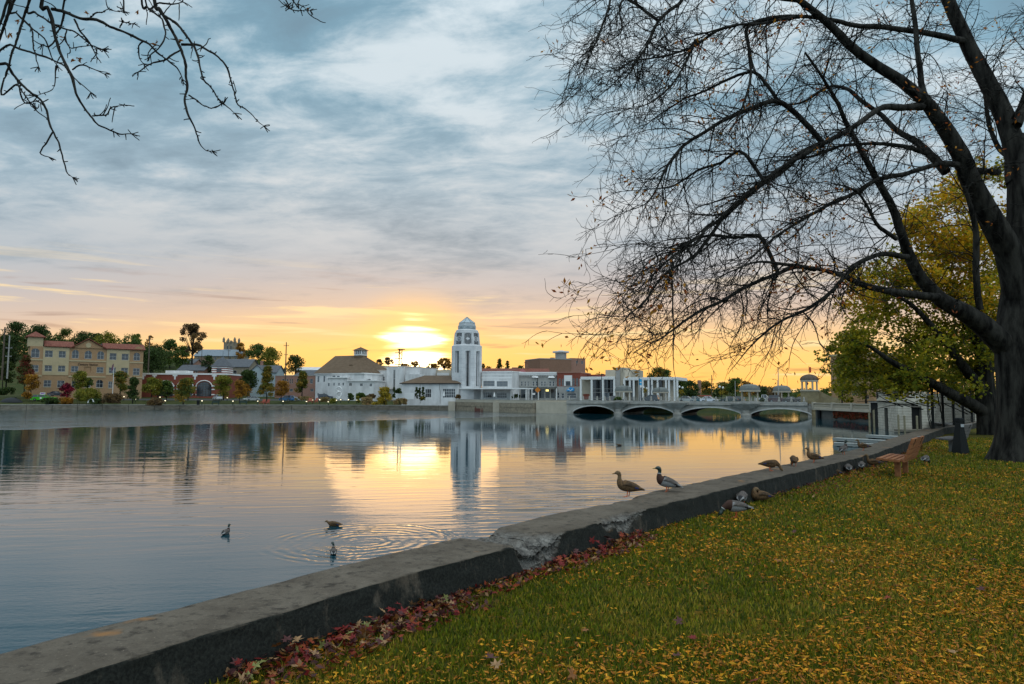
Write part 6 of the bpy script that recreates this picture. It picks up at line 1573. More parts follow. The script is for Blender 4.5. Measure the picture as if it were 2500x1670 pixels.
T_(3, 1130, 945, 1075, 40, 200, 'dark', 'cypress', 'single dark cypress at the left corner of the pavilion', shape='column', trunk=False, dens=4, group='cypresses', cat='tree')
T_(3, 1185, 960, 1020, 90, 201, 'dark', 'quay_shrub', 'dark square hedge left of the pavilion', shape='low', trunk=False, dens=3, group=SG)
# right bank behind the boathouse
for a in [(480, 150, 520, 260, 128, 'yg', 'yellow-green tree in front of the hotel'), (720, 90, 500, 340, 118, 'yg', 'green-yellow tree left above the boathouse'), (1000, 140, 460, 340, 112, 'green', 'green tree above the boathouse corner'),
          (1290, 120, 460, 360, 112, 'yg', 'yellowish tree above the lattice parapet'), (1620, 110, 470, 360, 110, 'green', 'green tree behind the iron fence'), (1900, 130, 480, 300, 108, 'dark', 'dark tree beside the big trunk')]:
    T_(7, *a[:6], 'bank_tree', a[6], group='trees behind the boathouse', dens=.55)

# the wooded hillside that closes the view behind the houses
def wood():
    rng = np.random.default_rng(77); cl = []
    top = [(-60, 800), (60, 792), (140, 800), (230, 812), (330, 830), (420, 850), (480, 862), (560, 875), (640, 870), (700, 890), (760, 905), (840, 915)]
    for i in range(420):
        px = -80 + 900 * rng.random(); yt = np.interp(px, [t[0] for t in top], [t[1] for t in top]); py = yt + 14 + 80 * rng.random(); D = 345 + 60 * rng.random()
        cl.append((np.array(PD(px, py, D)), (9 + 9 * rng.random()) / FPX * D))
    for i in range(240):      # low wooded line beyond the town and the bridge
        px = 860 + 1400 * rng.random(); yt = np.interp(px, [860, 1000, 1240, 1400, 1640, 1750, 1880, 2000, 2260], [905, 895, 900, 905, 925, 930, 945, 948, 950]); py = yt + 6 + 30 * rng.random(); D = 420 + 60 * rng.random()
        cl.append((np.array(PD(px, py, D)), (6 + 7 * rng.random()) / FPX * D))
    n = 36000; P, k = cloud(cl, n, rng); V, Fq = quads(P, .45 + .35 * rng.random(n), .8, rng)
    pal = PAL['dark'] + PAL['green'] + [(.10, .10, .02), (.16, .09, .02)]
    tag(npmesh('hillside_wood', V, Fq, M_leaf, None, paint(k, n, pal, rng, len(cl))), kind='stuff')
wood()
# ================================================================== the big bare tree on the right
TD = 21.5
class Twigs:
    def __init__(s): s.V = []; s.F3 = []; s.n = 0; s.tips = []
    def add(s, pts, rad, n=3):
        pts = np.asarray(pts, float); k = len(pts)
        t = np.gradient(pts, axis=0); t /= (np.linalg.norm(t, axis=1)[:, None] + 1e-9)
        ref = np.array((0.31, 0.17, 0.93)); u = np.cross(t, ref); u /= (np.linalg.norm(u, axis=1)[:, None] + 1e-9); w = np.cross(t, u)
        rad = np.asarray(rad, float)[:, None]
        ring = [pts + (u * math.cos(2 * PI * j / n) + w * math.sin(2 * PI * j / n)) * rad for j in range(n)]
        s.V.append(np.stack(ring, 1).reshape(-1, 3))
        idx = np.arange(k * n).reshape(k, n) + s.n
        a = idx[:-1]; b = np.roll(idx, -1, 1)[:-1]; c = np.roll(idx, -1, 1)[1:]; d = idx[1:]
        s.F3.append(np.stack([a, b, c, d], -1).reshape(-1, 4)); s.n += k * n
    def build(s, name, m, parent): return npmesh(name, np.concatenate(s.V), np.concatenate(s.F3), m, parent, smooth=True)
def spline(P, step):
    """Catmull-Rom through points (with radius column), resampled"""
    P = np.asarray(P, float); out = []
    Q_ = np.vstack([2 * P[0] - P[1], P, 2 * P[-1] - P[-2]])
    for i in range(1, len(Q_) - 2):
        p0, p1, p2, p3 = Q_[i - 1:i + 3]; n = max(2, int(np.linalg.norm((p2 - p1)[:3]) / step))
        for t in np.arange(n) / n:
            out.append(.5 * (2 * p1 + (p2 - p0) * t + (2 * p0 - 5 * p1 + 4 * p2 - p3) * t * t + (3 * p1 - p0 - 3 * p2 + p3) * t ** 3))
    out.append(P[-1]); return np.array(out)
def grow(rng, start, d, L, r0, bend, droop, step=.16):
    n = max(3, int(L / step)); p = np.array(start, float); d = np.array(d, float); d /= np.linalg.norm(d); pts = [p.copy()]
    kx = rng.normal(size=3) * bend
    for i in range(n):
        if rng.random() < .35: kx = rng.normal(size=3) * bend
        d = d + kx * .5 + rng.normal(size=3) * bend * .35 + np.array((0, 0, -droop)); d /= np.linalg.norm(d)
        p = p + d * (L / n); pts.append(p.copy())
    return np.array(pts), np.linspace(r0, max(.004, r0 * .35), n + 1), d
def limb(r, path, D0, D1, w0=None):
    """pixel path (x,y,halfwidth px in that zoom) lifted to depth running from D0 to D1"""
    s = ZR[r][2]; n = len(path); P = []
    for i, (x, y, hw) in enumerate(path):
        D = D0 + (D1 - D0) * (i / (n - 1)); p = PD(*Q(r, x, y), D); P.append((p.x, p.y, p.z, hw / s / FPX * D * (.82 if r == 'V' else 1)))
    return P
def bare_tree():
    rng = np.random.default_rng(42)
    base = PZ(2498, 1133, GRASS_Z)
    R = thing('bare_tree', 'huge leafless tree with dark furrowed trunk and drooping limbs at the right', 'tree', base)
    off = np.array(base)
    tw = Twigs(); heavy = Twigs(); minor = Twigs()
    def put(T, P4, n): P4 = np.array(P4); T.add(P4[:, :3] - off, P4[:, 3], n)
    # trunk with root flare
    tp = limb('V', [(1098, 1782, 135), (1092, 1760, 118), (1088, 1700, 104), (1084, 1600, 98), (1080, 1450, 95), (1072, 1330, 92), (1078, 1180, 78), (1092, 1040, 72), (1095, 900, 66), (1088, 760, 58), (1078, 640, 52), (1055, 520, 46)], TD, TD)
    tp[0] = (tp[0][0], tp[0][1], GRASS_Z - .3, tp[0][3])
    sp = spline(tp, .2)
    # lumpy bark relief on a dense trunk mesh
    n = 40; V = []
    for i, (x, y, z, r) in enumerate(sp):
        for j in range(n):
            a = 2 * PI * j / n; fl = 1 + max(0, (GRASS_Z + 1.0 - z)) * .14 * (1 + .8 * math.sin(a * 5 + 1))
            q = r * fl * (1 + .05 * math.sin(a * 3 + z * .8) + .05 * (vnoise(a * 9, z * 1.2, 3) - .5) + .05 * (vnoise(a * 4 + z * .5, z * .6, 8) - .5))
            V.append((x - off[0] + q * math.cos(a), y - off[1] + q * math.sin(a), z - off[2]))
    k = len(sp); idx = np.arange(k * n).reshape(k, n)
    Fq = np.stack([idx[:-1], np.roll(idx, -1, 1)[:-1], np.roll(idx, -1, 1)[1:], idx[1:]], -1).reshape(-1, 4)
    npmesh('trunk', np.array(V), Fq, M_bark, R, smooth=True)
    L = []
    A = [(1085, 1180, 70), (1050, 1000, 62), (1005, 900, 56), (930, 770, 48), (880, 670, 43), (850, 590, 39), (790, 490, 35), (720, 395, 30), (620, 310, 26), (520, 245, 23), (430, 175, 21), (340, 85, 18), (230, 0, 15), (130, -70, 12)]
    L.append((limb('V', A, TD, TD - 2.5), .5))
    L.append((limb('V', [(1078, 700, 54), (1060, 560, 47), (1020, 430, 42), (960, 310, 38), (890, 170, 33), (830, 40, 29), (790, -40, 26), (720, -160, 20)], TD, TD + 1.5), .6))
    C = [(1030, 1330, 56), (960, 1260, 50), (880, 1200, 42), (790, 1150, 35), (715, 1065, 29), (665, 970, 24), (640, 900, 21), (600, 790, 18), (550, 700, 16), (490, 580, 13), (430, 470, 11), (400, 400, 9), (340, 300, 7), (270, 200, 5)]
    L.append((limb('V', C, TD, TD - 3.5), .3))
    L.append((limb('V', [(770, 1140, 20), (620, 1122, 17), (480, 1095, 14), (400, 1060, 12), (300, 1032, 9), (200, 1022, 8), (90, 1010, 6), (0, 1040, 5), (-90, 1090, 4), (-180, 1180, 3)], TD - 2, TD - 6), 0))
    L.append((limb('V', [(655, 985, 14), (560, 972, 12), (480, 1002, 11), (420, 1050, 10), (370, 1110, 9), (270, 1190, 8), (150, 1250, 6), (60, 1325, 5), (0, 1390, 4), (-40, 1440, 3)], TD - 2.5, TD - 5), 0))
    L.append((limb('V', [(848, 630, 15), (770, 630, 13), (650, 668, 12), (540, 692, 11), (440, 742, 10), (340, 790, 9), (240, 852, 7), (150, 905, 6), (60, 985, 5), (-30, 1080, 3)], TD - 1, TD - 5), 0))
    L.append((limb('V', [(712, 408, 18), (640, 410, 16), (560, 412, 15), (440, 490, 13), (330, 550, 12), (200, 622, 10), (100, 690, 9), (0, 768, 7), (-100, 860, 6), (-190, 930, 5), (-290, 985, 3)], TD - 1.5, TD - 6), 0))
    L.append((limb('V', [(895, 165, 17), (820, 142, 15), (700, 117, 13), (560, 102, 12), (450, 96, 11), (380, 82, 10), (240, 62, 8), (100, 90, 7), (0, 95, 6), (-150, 130, 5), (-260, 170, 4), (-360, 200, 3)], TD + 1, TD - 5), 0))
    L.append((limb('V', [(930, 1185, 17), (917, 1100, 16), (915, 980, 15), (912, 870, 14), (893, 790, 12), (870, 720, 9)], TD - .5, TD - 1), .5))
    L.append((limb('V', [(800, 660, 22), (740, 590, 19), (690, 545, 16), (620, 500, 13), (560, 440, 11), (480, 385, 10), (420, 335, 8), (350, 330, 7), (250, 390, 6), (130, 400, 5), (20, 440, 4)], TD - 1, TD + 3), 0))
    L.append((limb('V', [(730, 590, 12), (640, 560, 10), (520, 550, 8), (400, 560, 7), (280, 600, 6), (150, 600, 4), (40, 620, 3)], TD - 1, TD - 3), 0))
    L.append((limb('V', [(610, 915, 11), (545, 870, 9), (500, 800, 8), (470, 750, 6), (420, 720, 5), (340, 700, 3)], TD - 2.5, TD - 4), 0))
    L.append((limb('V', [(720, 380, 18), (707, 335, 16), (697, 252, 14), (686, 168, 13), (680, 84, 12), (668, 0, 10), (655, -90, 8)], TD - 1.5, TD), .5))
    L.append((limb('V', [(1045, 610, 14), (1000, 560, 12), (965, 470, 10), (955, 380, 8), (930, 290, 6)], TD, TD + 2), .4))
    L.append((limb('V', [(1070, 480, 24), (1098, 390, 20), (1130, 280, 18), (1140, 150, 14), (1120, 30, 10)], TD, TD + 1), .6))
    L.append((limb('V', [(1000, 660, 16), (940, 655, 15), (880, 650, 14)], TD, TD - .6), .6))
    # long outer limbs of the left half
    for P_, D0, D1 in [([(700, 190, 6), (600, 230, 5), (500, 250, 4), (420, 262, 3), (330, 300, 2)], TD - 5, TD - 6.5),
        ([(1045, 430, 11), (930, 460, 10), (820, 512, 9), (720, 572, 8), (640, 622, 7), (572, 700, 6), (530, 782, 5), (490, 850, 4), (430, 885, 3), (350, 900, 2)], TD - 3, TD - 6),
        ([(1045, 738, 13), (960, 790, 12), (880, 862, 10), (800, 940, 9), (742, 972, 8), (690, 1042, 7), (620, 1062, 5), (540, 1060, 4), (450, 1040, 2)], TD - 4, TD - 6.5),
        ([(800, 940, 8), (742, 1020, 7), (680, 1090, 6), (600, 1132, 5), (540, 1182, 5), (490, 1262, 4), (430, 1312, 3), (370, 1370, 2), (300, 1430, 2)], TD - 4, TD - 7),
        ([(1045, 1160, 9), (900, 1222, 8), (800, 1282, 7), (700, 1332, 6), (600, 1402, 5), (520, 1452, 4), (430, 1500, 2)], TD - 4.5, TD - 7),
        ([(680, -20, 9), (620, 25, 8), (540, 92, 7), (490, 192, 6), (440, 272, 5), (400, 335, 3), (330, 380, 2)], TD - 4, TD - 6),
        ([(345, -20, 6), (325, 40, 5), (300, 100, 5), (262, 190, 4), (200, 240, 3), (140, 310, 2)], TD - 5, TD - 6),
        ([(420, -30, 5), (370, 20, 4), (380, 120, 3), (330, 170, 2), (260, 190, 2), (110, 255, 1.5)], TD - 5.5, TD - 6.5),
        ([(590, 1130, 4), (598, 1250, 3.5), (600, 1400, 3), (602, 1540, 2.5), (615, 1620, 2)], TD - 6.5, TD - 7),
        ([(920, 110, 8), (925, 200, 7), (930, 320, 6), (905, 420, 5), (860, 520, 4), (800, 620, 3)], TD - 3, TD - 5),
        ([(690, 190, 6), (640, 300, 5), (560, 405, 4), (480, 455, 3), (380, 480, 2)], TD - 4.5, TD - 6.5),
        ([(940, 300, 7), (840, 330, 6), (740, 380, 5), (640, 420, 4), (520, 500, 3), (440, 560, 2)], TD - 1, TD - 3),
        ([(640, 1060, 5), (560, 1120, 4), (500, 1190, 3), (430, 1240, 2), (380, 1260, 2)], TD - 5, TD - 7),
        ([(880, 640, 7), (800, 690, 6), (700, 720, 5), (600, 790, 4), (520, 800, 3), (400, 810, 2)], TD - 1, TD - 2),
        ([(960, 1000, 8), (860, 1010, 7), (760, 1000, 6), (660, 1030, 5), (560, 1100, 4), (470, 1160, 2)], TD - 2, TD - 3)]:
        px0, py0 = Q('L', *P_[0][:2]); best = None
        for (P4, up_) in L:
            for q in P4[:-1]:
                v = Vector(q[:3]) - CAM; k_ = v.dot(_f); qx, qy = CXP + v.dot(_r) / k_ * FPX, CYP - v.dot(_u) / k_ * FPX
                if qx < px0 - 5 or q[3] < P_[0][2] / 1.742 / FPX * 20 * .8: continue
                d_ = math.hypot(qx - px0, qy - py0)
                if best is None or d_ < best[0]: best = (d_, q)
        nl = limb('L', P_, best[1][1] if best else D0, D1)
        if best and best[0] > 3:
            b_, a_ = np.array(best[1][:3]), np.array(nl[0][:3]); nl = [(*b_, nl[0][3] * 1.15), (*(b_ * .5 + a_ * .5 + np.array((0, 0, .12))), nl[0][3] * 1.08)] + nl
        L.append((nl, 0))
    leafpts = []
    for (P4, up) in L:
        S4 = spline(P4, .18)
        big = S4[0][3] > .12
        if not up: S4[:, 3] *= np.interp(np.arange(len(S4)) / len(S4), [0, .7, 1], [1, 1, .3])
        S4[:, :3] += np.cumsum(rng.normal(size=(len(S4), 3)) * .006, 0) * 1.0
        put(heavy if big else minor, S4, 9 if big else 6)
        seglen = .18; Ltot = len(S4) * seglen
        sgn = 1.0
        k0 = int(len(S4) * (.10 if S4[0][3] < .1 else .22))
        for i in range(k0, len(S4)):
            x, y, z, r = S4[i]; frac = i / len(S4)
            if rng.random() > .90: continue
            t = S4[min(i + 1, len(S4) - 1)][:3] - S4[max(i - 1, 0)][:3]; t /= np.linalg.norm(t) + 1e-9
            d = t * (.75 if not up else .5) + rng.normal(size=3) * np.array((.55, .75, .5)) + np.array((-.15, -.05, -.10 if not up else .2))
            Ls = (0.8 + 1.9 * rng.random()) * (1.0 if r > .03 else .8); r1 = min(r * .5, .020)
            pts, rad, _ = grow(rng, (x, y, z), d, Ls, max(r1, .009), .22, .045)
            v_ = Vector(pts[-1]) - CAM; kk_ = v_.dot(_f); ex, ey = CXP + v_.dot(_r) / kk_ * FPX, CYP - v_.dot(_u) / kk_ * FPX
            if (ey > 905 and ex < 2040) or ey > 960 or ex < 1335: continue
            minor.add(pts - off, rad, 4)
            for j in range(1, len(pts)):
                if rng.random() > .75: continue
                tt = pts[j] - pts[j - 1]; tt /= np.linalg.norm(tt) + 1e-9
                d2 = tt * .8 + rng.normal(size=3) * .55 + np.array((-.12, 0, -.08)); L2 = .25 + .75 * rng.random()
                p2, rd2, _ = grow(rng, pts[j], d2, L2, .0078, .30, .05, .11)
                tw.add(p2 - off, rd2, 3)
                if rng.random() < .26: leafpts.append(p2[-1])
                for q in range(rng.integers(1, 4)):
                    jj = rng.integers(1, len(p2)); d3 = (p2[jj] - p2[jj - 1]); d3 = d3 / (np.linalg.norm(d3) + 1e-9) + rng.normal(size=3) * .6
                    p3, rd3, _ = grow(rng, p2[jj], d3, .12 + .22 * rng.random(), .0052, .35, .03, .09)
                    tw.add(p3 - off, rd3, 3)
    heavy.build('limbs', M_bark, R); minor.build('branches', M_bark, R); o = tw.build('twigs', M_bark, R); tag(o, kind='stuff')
    # the last leaves, in small clusters
    lp = np.array(leafpts); keep = vnoise(lp[:, 0] * .9, lp[:, 2] * .9, 4) > .50; lp = lp[keep]
    lp = np.repeat(lp, 3, 0) + rng.normal(size=(len(lp) * 3, 3)) * .09 - off
    V, Fq = quads(lp, .045 + .035 * rng.random(len(lp)), .42, rng)
    C_ = np.array([(.42, .14, .015), (.30, .07, .015), (.50, .22, .02)])[rng.integers(0, 3, len(lp))]
    tag(npmesh('last_leaves', V, Fq, leafmat('dry_leaf', .45), R, C_), kind='stuff')
bare_tree()

# ================================================================== yellowing maple behind it
def maple():
    rng = np.random.default_rng(5); D = 37.0
    base = PZ(2412, 1062, GRASS_Z); off = np.array(base)
    R = thing('yellow_maple', 'maple turning from green to yellow and orange behind the bare tree', 'tree', base)
    lobes = [(2440, 440, 55, 0), (2360, 470, 70, 1), (2270, 520, 75, 1), (2220, 560, 45, 1), (2430, 560, 100, 1), (2310, 600, 100, 1), (2200, 640, 75, 1), (2130, 690, 60, 1), (2240, 720, 105, 0), (2350, 720, 110, 1), (2440, 720, 90, 0), (2100, 760, 55, 1),
             (2170, 790, 90, 0), (2270, 820, 100, 0), (2370, 830, 90, 2), (2070, 830, 45, 2), (2120, 870, 70, 0), (2200, 890, 80, 2), (2290, 905, 75, 2), (2370, 920, 60, 2), (2440, 850, 80, 2), (2060, 890, 35, 2), (2430, 940, 50, 0), (2040, 850, 25, 2), (2250, 945, 45, 0), (2140, 925, 45, 0), (2090, 905, 45, 2), (2180, 950, 40, 0), (2060, 935, 30, 0), (2320, 955, 40, 2), (2110, 840, 60, 0), (2010, 880, 18, 2)]
    clumps = []; kinds = []
    for (x, y, r, k) in lobes:
        for j in range(7):
            dd = D + rng.normal() * 1.8; px = x + rng.normal() * r * .45; py = y + rng.normal() * r * .42
            c = np.array(PD(px, py, dd)) - off; clumps.append((c, r * (.42 + .30 * rng.random()) / FPX * dd)); kinds.append(k)
    n = 48000; P, k = cloud(clumps, n, rng)
    # leaves lie in layered sprays
    P[:, 2] += .05 * np.sin(P[:, 2] * 9)
    V, Fq = quads(P, .055 + .06 * rng.random(n), .8, rng, flat=.35)
    pal = [[(.20, .19, .012), (.34, .26, .014), (.12, .13, .012)], [(.46, .29, .014), (.50, .26, .014), (.26, .24, .014)], [(.10, .125, .012), (.17, .175, .014), (.28, .235, .014)]]
    C_ = np.empty((n, 3)); kk = np.array(kinds)[k]
    for q in range(3):
        m = kk == q; C_[m] = np.array(pal[q])[rng.integers(0, 3, m.sum())]
    C_ *= (.8 + .75 * rng.random(n))[:, None]
    npmesh('crown', V, Fq, leafmat('maple_leaf', .55), R, C_)
    T = Twigs()
    def put(path, D0, D1, nn=7): P4 = np.array(spline(limb('S', path, D0, D1), .25)); T.add(P4[:, :3] - off, P4[:, 3], nn)
    put([(2412, 1070, 26), (2410, 1020, 24), (2405, 960, 22), (2400, 900, 20), (2395, 800, 15), (2380, 680, 10), (2360, 560, 6)], D, D)
    put([(2408, 1010, 16), (2370, 985, 14), (2310, 955, 12), (2240, 915, 9), (2180, 885, 7), (2130, 850, 4), (2080, 830, 2)], D, D - 3)
    put([(2405, 960, 15), (2360, 905, 12), (2320, 850, 9), (2270, 790, 7), (2220, 740, 5), (2160, 710, 3)], D, D - 2)
    put([(2402, 930, 14), (2430, 860, 11), (2450, 760, 8), (2440, 640, 5)], D, D + 1)
    put([(2398, 860, 10), (2340, 760, 7), (2300, 660, 5), (2270, 560, 3)], D, D + 1)
    for i in range(70):
        c, r = clumps[rng.integers(len(clumps))]; a = np.array((rng.normal() * .4, rng.normal() * .4, max(1.0, c[2] * .55)))
        pts, rad, _ = grow(rng, a * .3 + c * .7 - np.array((0, 0, .6)), c - a, 1.6 + rng.random(), .03, .12, -.01, .3); T.add(pts, rad, 4)
    T.build('trunk', M_bark, R)
maple()

# ================================================================== twigs of the tree the photographer stands under
def overhang():
    rng = np.random.default_rng(11); D = 7.0
    R = thing('overhanging_locust_tree', 'knobbly bare twigs hanging into the top left from a tree beside the viewer', 'tree', (-6.0, -3.5, GRASS_Z))
    off = np.array((-6.0, -3.5, GRASS_Z)); T = Twigs(); K = Twigs(); M_ = M_bark
    trunk = np.array([(-6, -3.5, 1.7, .42), (-6, -3.5, 3.0, .36), (-5.9, -3.2, 5.5, .30), (-5.6, -2.2, 8.0, .24), (-5.0, 0.5, 9.6, .18), (-4.6, 3.0, 10.1, .13), (-4.3, 5.2, 10.0, .09), (-4.0, 6.8, 9.6, .06)])
    S4 = spline(trunk, .15); T.add(S4[:, :3] - off, S4[:, 3], 12)
    mother = S4[len(S4) // 2:, :3]
    paths = [[(50, -5, 5), (90, 60, 5), (150, 115, 5), (215, 175, 4.5), (290, 240, 4), (320, 310, 3.5), (355, 390, 3), (385, 440, 2)],
      [(215, 175, 4), (240, 240, 4), (245, 330, 3.5), (265, 420, 3), (285, 485, 2)],
      [(-20, 316, 6), (100, 350, 5.5), (200, 390, 5), (300, 425, 5), (400, 465, 4.5), (480, 505, 4), (520, 560, 3.5), (560, 610, 3), (600, 640, 2.5), (650, 685, 2)],
      [(-20, 350, 7), (60, 470, 7), (130, 570, 6.5), (220, 660, 6), (290, 720, 5.5), (330, 790, 5), (350, 880, 5), (385, 940, 4.5), (420, 1010, 4), (440, 1100, 3.5), (465, 1190, 3), (480, 1235, 2.5), (515, 1262, 1.5)],
      [(-20, 596, 5), (70, 620, 5), (120, 680, 4), (165, 740, 3), (205, 795, 2)],
      [(330, -10, 9), (370, 70, 9), (395, 130, 9), (410, 200, 8.5), (425, 280, 8), (455, 390, 8), (500, 490, 7.5), (545, 580, 7), (565, 680, 6), (610, 760, 5.5), (660, 830, 5), (720, 900, 4.5), (800, 940, 4), (880, 975, 3.5), (970, 972, 2)],
      [(370, 65, 8), (480, 95, 8), (580, 140, 7.5), (700, 150, 7), (800, 195, 6.5), (900, 235, 6), (1000, 285, 5.5), (1070, 320, 5), (1130, 380, 4.5), (1200, 440, 4), (1270, 500, 3.5), (1310, 580, 2)],
      [(1115, -10, 10), (1150, 80, 9.5), (1190, 150, 9), (1240, 240, 8.5), (1290, 330, 8), (1320, 400, 7), (1345, 480, 6.5), (1350, 570, 6), (1355, 660, 6), (1340, 740, 5.5), (1360, 820, 5), (1390, 900, 4.5), (1420, 970, 4), (1450, 1060, 3), (1490, 1110, 2.5), (1540, 1115, 1.5)],
      [(1185, 120, 7), (1280, 190, 7), (1340, 270, 6), (1390, 350, 5.5), (1420, 430, 5), (1450, 560, 4.5), (1510, 640, 4), (1560, 720, 3.5), (1620, 780, 3), (1680, 835, 2)],
      [(1300, 320, 6), (1420, 320, 6), (1500, 360, 5.5), (1570, 400, 5), (1640, 470, 5), (1670, 570, 4.5), (1700, 660, 4), (1730, 750, 4), (1800, 790, 3), (1870, 860, 2.5), (1920, 900, 1.5)],
      [(1290, 360, 5), (1220, 400, 5), (1180, 430, 4.5), (1100, 445, 4), (1050, 470, 3.5), (990, 515, 3)], [(660, 830, 4), (760, 815, 3.5), (790, 760, 3), (890, 740, 2)], [(1355, 680, 4), (1420, 730, 3.5), (1490, 770, 3), (1570, 740, 2.5)],
      [(520, 500, 4), (590, 465, 4), (660, 490, 3), (750, 530, 2)], [(410, 265, 5), (350, 330, 4), (300, 320, 3)], [(210, -10, 6), (250, 80, 5.5), (310, 120, 5), (400, 170, 5), (500, 210, 4), (580, 260, 4), (640, 310, 3), (720, 350, 2)],
      [(1005, -10, 6), (1050, 70, 5.5), (1110, 120, 5), (1170, 180, 4.5), (1190, 290, 4), (1150, 360, 3.5), (1085, 420, 3)], [(470, -10, 6), (470, 100, 6), (440, 210, 5), (405, 265, 5)], [(1050, -5, 5), (1150, 15, 5), (1230, 22, 4), (1325, 10, 3)], [(530, 140, 5), (580, 230, 4.5), (640, 310, 4), (700, 430, 2)],
      [(380, 945, 4), (330, 1030, 4), (295, 1080, 3.5), (300, 1110, 3), (355, 1125, 2)], [(150, 600, 4), (145, 650, 4), (180, 740, 3.5), (250, 720, 3), (295, 735, 2)], [(1020, 300, 4), (995, 330, 4), (1000, 420, 3), (1030, 460, 2)], [(2025, -10, 4), (2040, 40, 4), (2090, 70, 3), (2160, 75, 2), (2210, 72, 1)],
      [(2100, -10, 3), (2140, 20, 3), (2175, 40, 2)], [(875, -10, 4), (880, 30, 3.5), (885, 65, 2)], [(400, 470, 3), (395, 560, 3), (385, 640, 2.5), (280, 685, 1.5)], [(635, 140, 4), (690, 100, 3.5), (740, 95, 3), (785, 72, 2)], [(860, 200, 3.5), (890, 165, 3), (960, 178, 2)], [(480, 220, 4), (470, 280, 3.5), (500, 340, 3), (580, 330, 2.5), (660, 330, 2), (730, 350, 1.5)]]
    for i, p in enumerate(paths):
        d0 = D + rng.normal() * .35
        P4 = np.array(limb('K', p, d0, d0 - .2 + rng.normal() * .2)); P4[:, 3] *= 1.35
        if p[0][1] <= 0 or p[0][0] < 0:     # carry on out of the picture to the limb overhead
            far = mother[np.argmin(((mother - P4[0][:3] - np.array((0, 0, 2.0))) ** 2).sum(1))]
            mid = P4[0][:3] * .5 + far * .5 + np.array((0, 0, .5)); P4 = np.vstack([[*far, P4[0][3] * 2.2], [*mid, P4[0][3] * 1.5], P4])
        S4 = spline(P4, .03); S4[:, :3] += np.cumsum(rng.normal(size=(len(S4), 3)) * .0022, 0)
        rad = S4[:, 3] * (1 + .30 * (vnoise(np.arange(len(S4)) * .45, i, 2) - .3)); T.add(S4[:, :3] - off, rad, 6)
        for j in range(2, len(S4) - 1):     # spurs and buds
            if rng.random() < .34:
                t = S4[j + 1][:3] - S4[j - 1][:3]; t /= np.linalg.norm(t); d = np.cross(t, rng.normal(size=3)) + t * .3
                q, rr, _ = grow(rng, S4[j][:3], d, .018 + .05 * rng.random() ** 2.2, max(.006, S4[j][3] * .6), .25, 0, .015); K.add(q - off, rr, 4)
            if rng.random() < .035:
                d = rng.normal(size=3); q, rr, _ = grow(rng, S4[j][:3], d, .10 + .18 * rng.random(), .006, .35, .02, .03); K.add(q - off, rr, 4)
        for _ in range(5):
            d = S4[-1][:3] - S4[-4][:3]; d = d / np.linalg.norm(d) + rng.normal(size=3) * .5; q, rr, _ = grow(rng, S4[-1][:3], d, .05 + .05 * rng.random(), .005, .2, 0, .02); K.add(q - off, rr, 4)
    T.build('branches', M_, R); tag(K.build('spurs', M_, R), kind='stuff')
    lp = []
    for (x, y) in [(575, 420), (570, 428), (1120, 300), (1105, 310), (300, 200), (440, 265), (630, 95), (125, 155), (985, 90), (2205, 72), (1300, 288), (525, 435), (65, 245)]:
        for _ in range(4): lp.append(np.array(PD(*Q('K', x + rng.normal() * 8, y + rng.normal() * 8), D)) - off)
    V, Fq = quads(np.array(lp), .022 + .012 * rng.random(len(lp)), .35, rng); tag(npmesh('last_leaves', V, Fq, leafmat('dry_leaf', .45), R, np.array([(.30, .11, .015)] * len(lp))), kind='stuff')
overhang()
